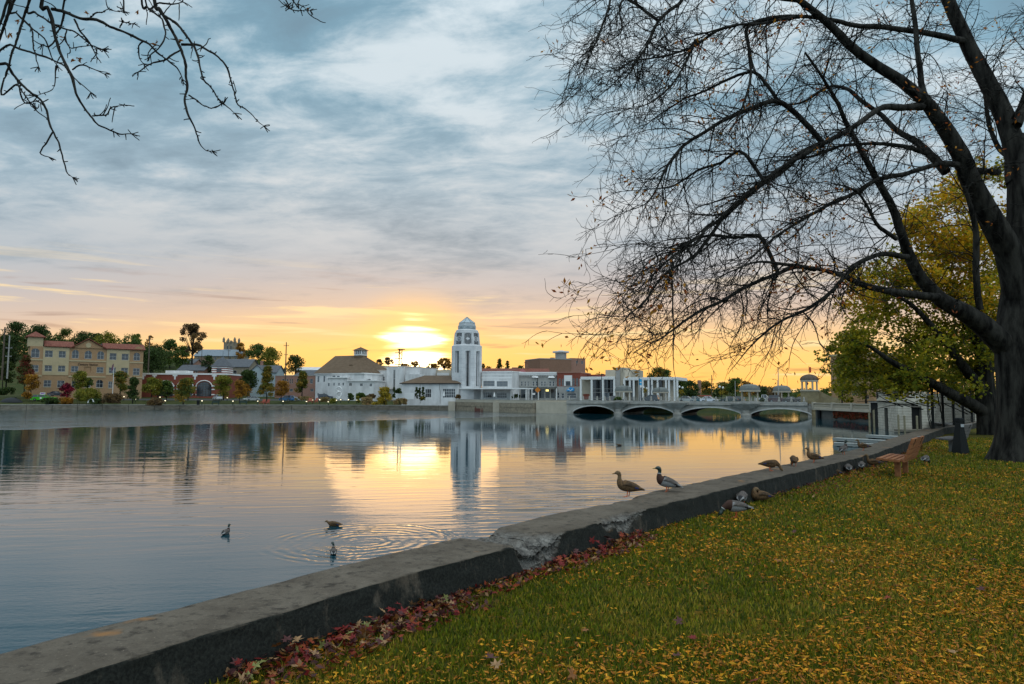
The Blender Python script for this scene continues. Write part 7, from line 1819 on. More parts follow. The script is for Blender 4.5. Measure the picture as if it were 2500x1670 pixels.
# ================================================================== lawn cover: grass blades, leaflets, fallen leaves
def scatter(n, rng, dmax=34.0, d0=4.2, p=1.0):
    """points on the lawn in view, thinning with distance"""
    out = []
    while sum(len(o) for o in out) < n:
        u = rng.random(n); D = d0 * (dmax / d0) ** (u ** p); x = D * (-.55 + 1.7 * rng.random(n)) + 1.5 * rng.random(n)
        ok = (left_of_wall(x, D, .03) > 0) & (beyond_return(x, D) < -.1); out.append(np.c_[x, D][ok])
    return np.concatenate(out)[:n]
def lawn_cover():
    rng = np.random.default_rng(3)
    n = 180000; P = scatter(n, rng); D = P[:, 1]; z = lawn_z(P[:, 0], D)
    h = (.018 + .030 * rng.random(n)) * (1 + D / 40); w = .0035 + .00085 * D; a = rng.random(n) * 2 * PI; ln = rng.normal(size=(n, 2)) * .35 * h[:, None]
    dx, dy = np.cos(a) * w, np.sin(a) * w
    A = np.c_[P[:, 0] - dx, D - dy, z - .005]; B = np.c_[P[:, 0] + dx, D + dy, z - .005]; C = np.c_[P[:, 0] + ln[:, 0], D + ln[:, 1], z + h]
    V = np.stack([A, B, C], 1).reshape(-1, 3)
    pal = np.array([(.095, .125, .006), (.150, .175, .008), (.225, .215, .010), (.36, .26, .03), (.055, .08, .006)])
    patch = vnoise(P[:, 0] * .8, D * .8, 31); j = np.where(rng.random(n) < .12 + .25 * (patch > .6), 3, rng.choice([0, 1, 2, 4], n)); c = pal[j] * (.55 + .75 * rng.random(n))[:, None]
    tag(npmesh('grass_blades', V, np.arange(3 * n).reshape(n, 3), leafmat('grass_leaf', .35), None, c), 'short grass of the lawn', 'grass', kind='stuff')
    # yellow leaflets strewn through it
    n = 62000; P = scatter(int(n * 2.1), rng); cl = vnoise(P[:, 0] * .45, P[:, 1] * .45, 41) * .6 + vnoise(P[:, 0] * 2.2, P[:, 1] * 2.2, 42) * .4 + .20 * smooth01(.3, 5.0, left_of_wall(P[:, 0], P[:, 1], 0)) ; P = P[np.argsort(-cl - .62 * rng.random(len(P)))[:n]]
    z = lawn_z(P[:, 0], P[:, 1]) + .012 + .026 * rng.random(n)
    s = (.009 + .016 * rng.random(n) ** 1.5) * (1 + P[:, 1] / 18); V, Fq = quads(np.c_[P, z], s, .34, rng, flat=.72)
    pal = np.array([(.66, .27, .010), (.58, .19, .010), (.70, .34, .018), (.32, .11, .015), (.60, .22, .02)]); c = pal[rng.integers(0, 5, n)] * (.45 + .85 * rng.random(n))[:, None]
    tag(npmesh('fallen_leaflets', V, Fq, leafmat('leaflet', .2), None, c), 'small yellow leaflets strewn over the lawn', 'leaves', kind='stuff')
lawn_cover()
LEAFC = [(.17, .016, .014), (.24, .040, .014), (.22, .085, .022), (.080, .026, .024), (.30, .17, .08), (.20, .20, .06), (.085, .03, .028)]
def maple_leaf_mesh(ci, sh):
    rng = np.random.default_rng(sh); out = []; tips = [(-150, .62), (-105, .75), (-55, .95), (0, 1.15), (55, .95), (105, .75), (150, .62)]
    pts = []
    for i, (a, r) in enumerate(tips):
        pts.append((a, r * (.9 + .2 * rng.random())));
        if i < 6: pts.append(((a + tips[i + 1][0]) / 2, .46))
    V = [(0, 0, 0.0)]; c1, c2 = rng.normal(size=2) * .5
    for a, r in pts: x, y = r * math.sin(math.radians(a)), r * math.cos(math.radians(a)); V.append((x, y, .22 * c1 * x * x + .25 * abs(c2) * x * y * .6 + .18 * rng.normal() * r * .5 + .1 * abs(x)))
    V.append((0.03, -.75, .05)); V.append((-.03, -.75, .05))
    F = [(0, i, i + 1) for i in range(1, len(pts))] + [(0, len(V) - 1, len(V) - 2)]
    me = bpy.data.meshes.new('maple_leaf'); me.from_pydata(V, [], F)
    me.materials.append(mat('fallen_leaf_%d' % ci, LEAFC[ci], .6, var=.35, scale=2.0, spec=.25)); return me
LEAFM = [[maple_leaf_mesh(ci, sh * 10 + ci) for sh in range(4)] for ci in range(len(LEAFC))]
def leaf_at(rng, x, y, z, s, label, group, tilt, cols):
    ci = cols[rng.integers(len(cols))]; o = bpy.data.objects.new('maple_leaf', LEAFM[ci][rng.integers(4)]); COL.objects.link(o)
    o.location = (x, y, z); o.rotation_euler = (rng.normal() * tilt, rng.normal() * tilt, rng.random() * 6.28); o.scale = (s, s, s); tag(o, ('crimson', 'scarlet', 'rust-orange', 'purple-brown', 'pale tan', 'yellow-green', 'dark brown')[ci] + ' ' + label, 'leaf', group)
def leaves():
    rng = np.random.default_rng(9)
    def wallpt(s, off): i = int(np.argmin(abs(INS - s))); return INL[i] - NRM[i] * off
    sa, sb = wall_s(560, 1545), wall_s(1110, 1372); sc, sd = wall_s(1335, 1316), wall_s(1560, 1250)
    for (a, b, n, wd, lab, g) in ((sa, sb, 190, .55, 'maple leaf heaped against the near end of the wall', 'leaf heap by the near wall'), (sc, sd, 70, .40, 'maple leaf heaped at the wall below the broken edge', 'leaf heap below the broken edge')):
        for i in range(n):
            u = rng.random(); s = a + (b - a) * u; k = wd * (.35 + .65 * math.sin(PI * min(1, u * 1.05)) ** .6) * (.35 + 1.1 * float(vnoise(s * 1.1, 2.2, 51))); off = .06 + k * rng.random() ** 1.25
            p = wallpt(s, off); hh = .13 * max(0, 1 - off / k) * rng.random()
            leaf_at(rng, p[0], p[1], lawn_z(p[0], p[1]) + .045 + hh, .042 + .026 * rng.random(), lab, g, .45, [0, 0, 1, 2, 2, 3, 3, 4, 6, 5] if n > 100 else [0, 0, 0, 1, 1, 3, 6, 2])
    P = scatter(600, rng, 11.0, 4.4)[:40]
    for p in P: leaf_at(rng, p[0], p[1], lawn_z(*p) + .05, .045 + .025 * rng.random(), 'maple leaf lying loose on the lawn away from the wall', 'loose leaves on the lawn', .3, [0, 1, 3, 4, 6, 2])
    # the rest of the drift along the wall foot
    n = 3000; V = []; C = []; pts = []
    for i in range(n):
        q = rng.random()
        if q < .30: s = sa + (sb - sa) * rng.random(); w = .5
        elif q < .52: s = sc + (sd - sc) * rng.random(); w = .4
        elif q < .62: s = sb + (sc - sb) * rng.random(); w = .3
        else: s = wall_s(1880, 1170) + (wall_s(2240, 1068) - wall_s(1880, 1170)) * rng.random(); w = .8
        off = .03 + w * rng.random() ** 1.6; p = wallpt(s, off); pts.append((p[0], p[1], lawn_z(p[0], p[1]) + .02 + .05 * rng.random())); C.append(np.array(LEAFC[rng.choice([0, 1, 2, 2, 3, 6, 4])]) * (.6 + .7 * rng.random()))
    P = np.array(pts); V, Fq = quads(P, .020 + .020 * rng.random(n), .5, rng, flat=.5)
    tag(npmesh('leaf_drift', V, Fq, leafmat('drift_leaf', .15), None, np.array(C)), 'drift of fallen leaves along the wall foot', 'leaves', kind='stuff')
leaves()

# ================================================================== ducks
def duckmats():
    def mot(name, a, b, sc): return mat(name, a, .8, col2=b, scale=sc, detail=3, spec=.2)
    return {'hen': mot('hen_feather', (.16, .09, .04), (.055, .032, .018), 48), 'henhead': mot('hen_head', (.20, .13, .07), (.10, .06, .03), 60), 'henwing': mot('hen_wing', (.10, .06, .03), (.035, .022, .014), 40), 'green': mat('drake_head', (.008, .022, .014), .35, spec=.6), 'ring': mat('duck_white', (.42, .41, .39), .8),
            'breast': mat('drake_breast', (.05, .022, .014), .8), 'grey': mot('drake_flank', (.27, .265, .26), (.18, .175, .17), 70), 'back': mot('drake_back', (.13, .11, .095), (.07, .06, .055), 50), 'black': mat('duck_black', (.012, .012, .013), .6), 'bill': mat('duck_bill', (.22, .16, .03), .45), 'henbill': mat('hen_bill', (.20, .10, .03), .5),
            'leg': mat('duck_leg', (.55, .11, .03), .5), 'spec': mat('duck_speculum', (.03, .06, .22), .4)}
DM = duckmats()
BODY = [(-.255, .140, .006, .004), (-.235, .142, .022, .008), (-.20, .148, .036, .018), (-.15, .158, .055, .042), (-.09, .165, .072, .064), (-.02, .168, .080, .080), (.05, .172, .078, .086), (.105, .184, .066, .078)]
NECKS = {'alert': [(.140, .218, .046, .052), (.152, .258, .031, .034), (.155, .295, .027, .028), (.160, .325, .029, .030), (.178, .347, .034, .034), (.202, .350, .031, .029), (.222, .343, .021, .018), (.238, .336, .014, .009), (.262, .328, .014, .006), (.276, .325, .006, .003)],
         'low': [(.145, .200, .046, .052), (.175, .215, .034, .036), (.198, .232, .030, .030), (.218, .246, .033, .032), (.240, .248, .031, .028), (.258, .240, .020, .017), (.274, .233, .014, .008), (.296, .226, .013, .006), (.308, .223, .006, .003)],
         'feed': [(.150, .172, .048, .054), (.186, .150, .036, .038), (.208, .122, .029, .030), (.224, .096, .030, .030), (.238, .074, .033, .032), (.252, .056, .029, .026), (.264, .040, .019, .016), (.272, .028, .014, .008), (.284, .012, .013, .006), (.290, .005, .006, .003)],
         'tuck': [(.120, .215, .052, .052), (.118, .248, .038, .036), (.108, .268, .036, .034), (.088, .278, .036, .034), (.066, .275, .032, .028), (.046, .266, .022, .018), (.030, .258, .014, .009), (.010, .250, .013, .006), (-.002, .247, .006, .003)]}
def duck(label, px, py, z, sex, pose, head_deg, scale=1.0, mode='stand', group='mallard ducks', base=None, tilt=0.0, yaw=0.0):
    p = base or PZ(px, py, z)
    R = thing('duck', label, 'duck', (p.x, p.y, z), math.radians(head_deg), group); R.scale = (scale,) * 3
    dz = -.01 if mode == 'stand' else (-.085 if mode == 'sit' else -.115)
    S = [list(b) for b in BODY + NECKS[pose]]
    if mode == 'swim':
        for i in range(4): S[i][1] += .03 - .006 * i
    if tilt:
        for s in S: x, zz = s[0], s[1] - .165; s[0] = x * math.cos(tilt) - zz * math.sin(tilt); s[1] = .165 + x * math.sin(tilt) + zz * math.cos(tilt)
    # smooth loft along the spine
    A = spline([(s[0], s[1], s[2], s[3]) for s in S], .012) if False else None
    P = np.array(S); Pd = []; src = []
    Qx = np.vstack([2 * P[0] - P[1], P, 2 * P[-1] - P[-2]])
    for i in range(1, len(Qx) - 2):
        for t in (0, .34, .67):
            a, b, c, d = Qx[i - 1:i + 3]; Pd.append(.5 * (2 * b + (c - a) * t + (2 * a - 5 * b + 4 * c - d) * t * t + (3 * b - a - 3 * c + d) * t ** 3)); src.append(i - 1 + t)
    Pd.append(P[-1]); src.append(len(P) - 1); Pd = np.array(Pd); Pd[:, 2:] = np.maximum(Pd[:, 2:], .0025)
    n = 16; mb = MB(); V = []; k = len(Pd)
    for i in range(k):
        t = Pd[min(i + 1, k - 1), :2] - Pd[max(i - 1, 0), :2]; t = t / (np.linalg.norm(t) + 1e-9); up = np.array((-t[1], t[0]))
        yo = math.sin(math.radians(yaw)) * max(0, src[i] - 10) * .010
        for j in range(n):
            a = 2 * PI * j / n; ca, sa = math.cos(a), math.sin(a)
            V.append((Pd[i, 0] + up[0] * sa * Pd[i, 3], ca * Pd[i, 2] + yo, Pd[i, 1] + up[1] * sa * Pd[i, 3] + dz))
    order = ['hen', 'henhead', 'henbill'] if sex == 'hen' else ['grey', 'back', 'breast', 'ring', 'green', 'bill', 'black']
    o0 = len(mb.v); mb.v += V
    for i in range(k - 1):
        s = src[i]
        for j in range(n):
            sa = math.sin(2 * PI * (j + .5) / n)
            if sex == 'hen': mi = 2 if s >= 14.7 else (1 if s >= 9 else 0)
            else:
                if s >= 14.7: mi = 5
                elif s >= 9.6: mi = 4
                elif s >= 9.3: mi = 3
                elif s >= 6.6: mi = 2
                elif s < 2.0: mi = 3 if abs(sa) < .75 else 6
                elif s < 3.2: mi = 6 if sa < .2 or sa > .7 else 3
                else: mi = 1 if sa > .72 else 0
            mb.f.append((i * n + j, i * n + (j + 1) % n, (i + 1) * n + (j + 1) % n, (i + 1) * n + j)); mb.mi.append(mi)
    mb.build('body', [DM[q] for q in order], R, smooth=True)
    # folded wings
    for sd in (-1, 1):
        W = [(.085, .188, .0), (.04, .200, .030), (-.02, .196, .040), (-.09, .182, .034), (-.15, .168, .022), (-.20, .160, .012), (-.245, .156, .002)]
        if tilt: W = [(x * math.cos(tilt) - (zz - .165) * math.sin(tilt), .165 + x * math.sin(tilt) + (zz - .165) * math.cos(tilt), w) for x, zz, w in W]
        mb = MB(); V = []
        for i, (x, zz, w) in enumerate(W):
            bw = np.interp(x, [b[0] for b in BODY], [b[2] for b in BODY]) + .009
            for a in np.linspace(-1, 1, 7): V.append((x, sd * (bw * math.cos(a * .75) + .004 * math.cos(a * 1.5)), zz + w * a * 1.0 + dz))
        o = len(mb.v); mb.v += V
        for i in range(len(W) - 1):
            for j in range(6):
                f = (i * 7 + j, i * 7 + j + 1, (i + 1) * 7 + j + 1, (i + 1) * 7 + j); mb.f.append(f if sd > 0 else f[::-1]); mb.mi.append(2 if (i == 3 and j < 3) else (1 if (j < 2 or i > 3) else 0))
        mb.build('wing', [DM['henwing'] if sex == 'hen' else DM['back'], DM['hen'] if sex == 'hen' else DM['grey'], DM['spec'] if sex == 'hen' else DM['black']], R, smooth=True)
    if mode == 'stand':
        for i, sd in enumerate((-1, 1)):
            x = .012 + .02 * sd; mb = MB(); y = sd * .035
            mb.tube([(x - .01, y, .10), (x - .008, y, .05), (x, y, .012)], [.012, .006, .006], 6)
            mb.add([(x - .012, y, .004), (x + .05, y - .028, .003), (x + .062, y, .005), (x + .05, y + .028, .003), (x, y, .016)], [(0, 1, 4), (1, 2, 4), (2, 3, 4), (3, 0, 4), (3, 2, 1, 0)]); mb.build('leg', DM['leg'], R)
    return R
duck('brown hen duck standing on the wall nearest the viewer, facing the river', 1535, 1213, WALL_Z - .01, 'hen', 'alert', 176, 1.04, tilt=.12)
duck('drake standing upright on the wall beside the nearest hen', 1630, 1202, WALL_Z - .01, 'drake', 'alert', 178, 1.06, tilt=.22)
duck('hen bending down to preen on the wall, third duck from the viewer', 1880, 1150, WALL_Z - .01, 'hen', 'feed', -8, 1.0, tilt=-.05)
duck('grey duck seen from behind, stooping on the wall', 1939, 1139, WALL_Z - .01, 'hen', 'feed', 80, 1.0)
duck('hen standing alert on the wall before the golden reflection', 1988, 1130, WALL_Z - .01, 'hen', 'alert', 178, .97, tilt=.1)
duck('drake on the wall in front of the floating docks', 2059, 1110, WALL_Z - .01, 'drake', 'alert', 38, 1.04, tilt=.15)
duck('farthest hen standing on the wall above the bench end', 2109, 1100, WALL_Z - .01, 'hen', 'alert', 165, .92)
duck('drake feeding on the grass, nearest duck at the foot of the wall', 1799, 1263, GRASS_Z + .02, 'drake', 'feed', 182, 1.08)
duck('drake stooping behind the nearest feeding drake', 1812, 1236, GRASS_Z + .02, 'drake', 'feed', 62, 1.02)
duck('hen resting in the leaves at the wall foot behind the feeding drakes', 1858, 1222, GRASS_Z + .02, 'hen', 'tuck', 190, 1.1, 'sit')
duck('hen crouching at the wall foot left of two drakes', 2037, 1161, GRASS_Z + .02, 'hen', 'low', 185, 1.0, 'sit')
duck('left of two drakes feeding with tails toward the viewer', 2072, 1158, GRASS_Z + .02, 'drake', 'feed', 68, 1.02)
duck('right of two drakes feeding with tails toward the viewer', 2104, 1151, GRASS_Z + .02, 'drake', 'feed', 60, 1.02)
duck('hen standing in shadow left of the bench seat', 2134, 1142, GRASS_Z + .02, 'hen', 'alert', 170, 1.0)
duck('dark drake feeding behind the far end of the bench', 2260, 1134, GRASS_Z + .02, 'drake', 'feed', 40, 1.05)
duck('drake swimming away on the open water at the left', 551, 1304, 0.0, 'drake', 'alert', 84, 1.0, 'swim', 'swimming ducks')
duck('hen swimming left inside the ripple rings', 816, 1284, 0.0, 'hen', 'low', 180, 1.05, 'swim', 'swimming ducks')
duck('drake swimming away nearest the wall', 814, 1352, 0.0, 'drake', 'alert', 105, 1.0, 'swim', 'swimming ducks', yaw=70)
duck('tiny far duck swimming near the middle of the river', 1512, 1088, 0.0, 'hen', 'low', 178, 1.0, 'swim', 'swimming ducks')

# ================================================================== benches, marker, fence
def bench(px, py, ang, mw, label, L=1.8, plaque=True, z=GRASS_Z, leg=.55):
    c = PZ(px, py, z); R = thing('park_bench', label, 'bench', (c.x, c.y, z), ang, 'park benches on the lawn')
    def slat(name, y, zz, w, th, tl, ln=L):
        mb = MB(); mb.box(-ln / 2, ln / 2, -w / 2, w / 2, -th / 2, th / 2); o = mb.build(name, mw, R); o.location = (0, y, zz); o.rotation_euler = (tl, 0, 0); return o
    for i in range(4): slat('seat_slat', .42 - .13 * i, .455 - .008 * i, .118, .05, -.05)
    slat('seat_slat', -.085, .445, .10, .05, .3)
    for i in range(4): s = slat('back_slat', -.15 - .045 * i, .53 + .125 * i, .05, .115, .30)
    if plaque:
        mb = MB(); mb.box(-.16, .16, -.022, .022, 0, .006); o = mb.build('plaque', mat('plaque_silver', (.45, .48, .5), .3, metal=.6), R); o.location = (.05, -.315, .975)
    for sx in (-leg, leg):
        mb = MB(); mb.box(sx - .06, sx + .06, .02, .14, -.15, .415); mb.build('leg', mw, R)
        mb = MB(); mb.box(sx - .03, sx + .03, -.08, .46, .39, .428); mb.add([(sx - .03, -.07, .42), (sx + .03, -.07, .42), (sx + .03, -.12, .42), (sx - .03, -.12, .42), (sx - .03, -.285, .95), (sx + .03, -.285, .95), (sx + .03, -.335, .94), (sx - .03, -.335, .94)], [(0, 1, 5, 4), (1, 2, 6, 5), (2, 3, 7, 6), (3, 0, 4, 7), (4, 5, 6, 7), (3, 2, 1, 0)]); mb.build('bracket', M_dark, R)
    return R
M_bwood = mat('bench_red_wood', (0.34, 0.13, 0.045), .6, col2=(.21, .07, .024), scale=9, bump=.006, stretch=(.15, 1, 1))
bench(2211, 1163, math.atan2(.79, .61), M_bwood, 'reddish slatted wooden bench facing the river')
bench(2338, 1100, math.atan2(.70, .71), mat('bench_grey_wood', (.14, .13, .125), .8, var=.2, scale=6), 'weathered grey bench behind the dark cone-shaped marker', plaque=False)
def cone_marker():
    p = PZ(2345, 1107, GRASS_Z); R = thing('cone_bollard', 'black tapering litter cone with square cap and pale label', 'bollard', (p.x, p.y, GRASS_Z), .3); H = 1.24
    def sq(w): return [(-w, -w), (w, -w), (w, w), (-w, w)]
    mb = MB(); mb.prism(sq(.20), -.05, H * .84, 'z', top=sq(.085)); mb.build('body', M_dark, R)
    mb = MB(); mb.prism(sq(.085), H * .842, H * .91, 'z'); mb.build('neck', M_dark, R)
    mb = MB(); mb.prism(sq(.105), H * .912, H * .98, 'z', top=sq(.10)); mb.prism(sq(.10), H * .982, H, 'z', top=sq(.05)); mb.build('cap', M_dark, R)
    mb = MB(); mb.box(-.07, .07, -.125, -.118, H * .74, H * .82); mb.build('label', mat('label_pale', (.5, .52, .54), .5), R)
cone_marker()
def fence():
    R = thing('iron_fence', 'tall black iron bar fence on the wall with a fan-shaped guard over the water', 'fence', (TW[0][0], TW[0][1], WALL_Z))
    W0 = TW[0] + TWn * .3
    H = 2.45
    def at(t, z): return (W0[0] - TW[0][0] + TWd[0] * t, W0[1] - TW[0][1] + TWd[1] * t, z)
    pm = None; mb = MB(); mb.box(-.011, .011, -.011, .011, 0, H); mb.add([(-.025, -.025, H), (.025, -.025, H), (.025, .025, H), (-.025, .025, H), (0, 0, H + .14)], [(0, 1, 4), (1, 2, 4), (2, 3, 4), (3, 0, 4)])
    pm = mb.build('bar', M_dark, R)
    for i in range(1, 46):
        o = pm if i == 1 else pm.copy()
        if i > 1: COL.objects.link(o); o.parent = R
        o.location = at(.32 * i - 1.2, -.02)
    for z in (.18, 1.3, 2.25): mb = MB(); mb.tube([at(-1.0, z), at(13.2, z)], .013, 4); mb.build('rail', M_dark, R)
    for t in (-.9, 1.95, 5.2, 8.6, 12.0): mb = MB(); mb.tube([at(t, -.05), at(t, H + .35)], .075, 8); mb.build('post', M_dark, R)
    mb = MB(); mb.tube([at(1.9, .15), at(.3, 2.1)], .03, 5); mb.build('brace', M_dark, R)
    c = at(-1.0, 1.2)
    for q, rr in ((0, 1.25), (1, .95)):
        mb = MB(); pts = [(c[0] - TWd[0] * rr * math.sin(a), c[1] - TWd[1] * rr * math.sin(a), c[2] + rr * math.cos(a)) for a in np.linspace(.1, 2.9, 18)]; mb.tube(pts, .022, 5); mb.build('guard_hoop', M_dark, R)
    for a in np.linspace(.3, 2.8, 7): mb = MB(); mb.tube([(c[0] - TWd[0] * .35 * math.sin(a), c[1] - TWd[1] * .35 * math.sin(a), c[2] + .35 * math.cos(a)), (c[0] - TWd[0] * 1.25 * math.sin(a), c[1] - TWd[1] * 1.25 * math.sin(a), c[2] + 1.25 * math.cos(a))], .014, 4); mb.build('guard_spoke', M_dark, R)
fence()
# ================================================================== cars, lamps, poles and small things of the far bank
M_tyre = mat('tyre', (.015, .015, .016), .8); M_rim = mat('rim', (.35, .36, .37), .3, metal=.8); M_lamp = mat('tail_lamp', (.35, .015, .01), .3); M_head = mat('head_lamp', (.65, .66, .64), .15)
def car(label, r, x0, x1, yb, D, col, kind='sedan', head=0.0, L=None, group='cars', z=None):
    px = Q(r, (x0 + x1) / 2, 0)[0]; b = PD(px, Q(r, 0, yb)[1], D); m = D / FPX
    span = (x1 - x0) / ZR[r][2] * m; W = 1.82
    if L is None: L = min(6.2, max(3.9, (span - W * abs(math.sin(head)) * .9) / max(.35, abs(math.cos(head)))))
    R = thing('car' if kind != 'pickup' else 'pickup_truck', label, 'car' if kind != 'pickup' else 'truck', (b.x, b.y, b.z if z is None else z), head, group)
    mp = mat('paint_%d_%d_%d' % tuple(int(c * 999) for c in col), col, .25, spec=.6, coat=.6)
    k = L / 4.6; w = W / 2
    if kind == 'suv': low = [(-2.25, .35), (-2.3, .75), (-2.25, 1.08), (.95, 1.10), (2.15, .98), (2.3, .75), (2.28, .38), (1.9, .28), (-1.9, .28)]; gh = [(-2.15, 1.08), (-1.95, 1.70), (.15, 1.72), (.98, 1.10)]
    elif kind == 'pickup': low = [(-2.5, .5), (-2.5, 1.12), (-.75, 1.14), (.9, 1.16), (2.3, 1.05), (2.45, .8), (2.42, .48), (1.9, .36), (-1.9, .36)]; gh = [(-.85, 1.14), (-.70, 1.80), (.25, 1.80), (.95, 1.16)]
    else: low = [(-2.2, .35), (-2.28, .62), (-2.2, .92), (-1.55, .98), (1.05, .93), (2.1, .78), (2.28, .58), (2.25, .32), (1.9, .24), (-1.9, .24)]; gh = [(-1.65, .97), (-.95, 1.42), (.25, 1.44), (1.1, .93)]
    low = [(x * k, z_) for x, z_ in low]; gh = [(x * k, z_) for x, z_ in gh]
    mb = MB(); n = len(low); rows = [(-w, .93), (-w * .96, 1.0), (w * .96, 1.0), (w, .93)]
    cz = .62; V = [(x, y, cz + (z_ - cz) * s) for y, s in ((-w * .985, .80), (-w, .93), (-w * .93, 1.0), (w * .93, 1.0), (w, .93), (w * .985, .80)) for x, z_ in low]
    F = [(i * n + j, i * n + (j + 1) % n, (i + 1) * n + (j + 1) % n, (i + 1) * n + j) for i in range(5) for j in range(n)] + [tuple(range(n))[::-1], tuple(range(5 * n, 6 * n))]
    mb.add(V, F); body = mb.build('body', mp, R)
    t = .74; mb = MB(); g = gh; V = [(x, s * w * (.94 if i in (0, 3) else t), z_) for s in (-1, 1) for i, (x, z_) in enumerate(g)]
    mb.add(V, [(0, 1, 2, 3), (7, 6, 5, 4), (0, 4, 5, 1), (2, 6, 7, 3)]); mb.build('windows', M_glass, R)
    mb = MB(); (x1_, z1_), (x2_, z2_) = g[1], g[2]; mb.box(x1_ - .04, x2_ + .04, -w * t, w * t, z1_ - .02, z1_ + .05)
    for s in (-1, 1):
        for (a, b_) in ((0, 1), (3, 2)): mb.tube([(g[a][0], s * w * .94, g[a][1]), (g[b_][0], s * w * t, g[b_][1])], .045, 4)
        xm = (g[1][0] + g[2][0]) / 2; mb.tube([(xm, s * w * .945, g[0][1]), (xm, s * w * t * 1.01, z1_)], .04, 4)
    mb.build('roof', mp, R)
    for sx in (-1.38 * k, 1.42 * k):
        for s in (-1, 1):
            rr = .36 if kind != 'sedan' else .32
            mb = MB(); mb.lathe([(rr * .6, -.1), (rr, -.1), (rr, .1), (rr * .6, .1)], 14); wh = mb.build('wheel', M_tyre, R); wh.location = (sx, s * (w - .08), rr); wh.rotation_euler = (PI / 2, 0, 0)
            mb = MB(); mb.lathe([(.02, -.115), (rr * .6, -.105), (rr * .6, .105), (.02, .115)], 10); mb.build('rim', M_rim, wh)
    for s in (-1, 1):
        mb = MB(); x = low[5][0] if kind != 'sedan' else low[6][0]; mb.box(x - .12, x + .015, s * w * .9 - .2 * (s > 0), s * w * .9 + .2 * (s < 0), .62, .76); mb.build('headlight', M_head, R)
        mb = MB(); x = low[1][0]; mb.box(x - .02, x + .06, s * w * .92 - .16 * (s > 0), s * w * .92 + .16 * (s < 0), .70, .88); mb.build('tail_light', M_lamp, R)
    return R
QG, BG = 'cars on the far bank', 'cars on the bridge'
g = car('bright green SUV with white advertising board on its roof', 1, 432, 755, 1222, 196, (.06, .50, .02), 'suv', 0.12, group=QG)
mb = MB(); mb.box(-1.0, .35, -.1, .1, 1.80, 2.32); mb.box(-.9, .25, -.3, .3, 1.77, 1.799); bd = mb.build('roof_sign', M_whitetrim, g)
mb = MB(); mb.box(-.85, .2, -.106, -.1, 1.9, 2.2); mb.build('sign_panel', mat('sign_violet', (.25, .10, .35), .5), bd)
mb = MB(); mb.lathe([(.02, 0), (.26, 0), (.26, .01), (.02, .012)], 16); o = mb.build('door_emblem', M_whitetrim, g); o.location = (-.3, -.925, .78); o.rotation_euler = (PI / 2, 0, 0)
car('dark blue car half hidden behind the green SUV and the crimson tree', 1, 705, 835, 1160, 204, (.02, .03, .05), 'sedan', .2, 4.4, QG)
car('white SUV seen from behind before the station door', 2, 1008, 1145, 1108, 212, (.70, .72, .75), 'suv', 2.2, 4.7, QG)
car('silver grey sedan driving toward the viewer by the slim orange tree', 2, 1440, 1556, 1118, 210, (.42, .43, .43), 'sedan', -2.2, 4.6, QG)
car('blue hatchback parked at the right end of the quay lawn', 2, 1885, 1990, 1122, 210, (.03, .14, .32), 'suv', 2.8, 4.3, QG)
car('white car just right of the blue hatchback', 2, 1960, 2072, 1112, 216, (.70, .72, .75), 'sedan', 0.0, 4.6, QG)
car('dark blue SUV parked against the white hall', 3, 212, 348, 1098, 222, (.02, .03, .055), 'suv', .25, 4.7, QG)
for i, (lab, r, x0, x1, yb, dep, c, k, hd) in enumerate([('grey car farthest left on the bridge', 5, 1280, 1400, 818, 5, (.10, .10, .11), 'sedan', 0), ('dark navy SUV on the bridge between the first two shelters', 5, 1690, 1862, 818, 5, (.02, .035, .05), 'suv', 3.14), ('pale silver sedan, first car right of the colonnade', 6, 300, 490, 830, 4, (.36, .39, .38), 'sedan', 0),
    ('teal blue car behind the pale silver sedan', 6, 450, 575, 826, 9, (.05, .14, .17), 'sedan', 0), ('white sedan with dark windows on the bridge', 6, 588, 750, 830, 4, (.68, .72, .78), 'sedan', 0), ('dark green sedan left of the third shelter', 6, 838, 1000, 832, 5, (.02, .05, .045), 'sedan', 3.14), ('small dark car tucked behind the dark green sedan', 6, 960, 1068, 832, 10, (.03, .05, .06), 'sedan', 3.14),
    ('white pickup truck beside the third shelter', 6, 1288, 1445, 832, 8, (.66, .67, .66), 'pickup', 0), ('maroon SUV near the fourth shelter', 6, 1448, 1592, 838, 6, (.06, .018, .022), 'suv', 0), ('black sedan nearest the gate tower', 6, 1590, 1812, 842, 4, (.02, .026, .03), 'sedan', 0), ('dark car cut off by the gate tower', 6, 1780, 1880, 842, 9, (.015, .018, .022), 'sedan', 0)]):
    px = Q(r, (x0 + x1) / 2, 0)[0]; b = bpt(px, dep, 2.80); car(lab, r, x0, x1, yb, b.y, c, k, BF.rot + hd, group=BG, z=2.80)
    o = [q for q in COL.objects if q.get('label') == lab][0]; o.location = b
# lit bollard lamps
M_lit = glow('lamp_lit', (1.0, .86, .55), 2.0); LP = []
for r, pts in ((1, [(1540, 1205, 1250), (1690, 1158, 1215), (1845, 1195, 1245), (2183, 1165, 1215), (2253, 1212, 1275)]), (2, [(358, 1062, 1105), (422, 1105, 1165), (882, 1108, 1165), (1197, 1072, 1115), (1268, 1112, 1168), (1577, 1113, 1160), (1893, 1115, 1165), (2185, 1118, 1162), (2262, 1100, 1150)]), (3, [(40, 1116, 1162), (118, 1097, 1145), (207, 1096, 1145), (312, 1122, 1165), (415, 1102, 1150), (467, 1096, 1140), (565, 1096, 1142), (668, 1102, 1146)])):
    for p in pts: LP.append((r,) + p)
ORD = 'first second third fourth fifth sixth seventh eighth ninth tenth eleventh twelfth thirteenth fourteenth fifteenth sixteenth seventeenth eighteenth nineteenth twentieth twenty-first twenty-second twenty-third'.split()
proto = None
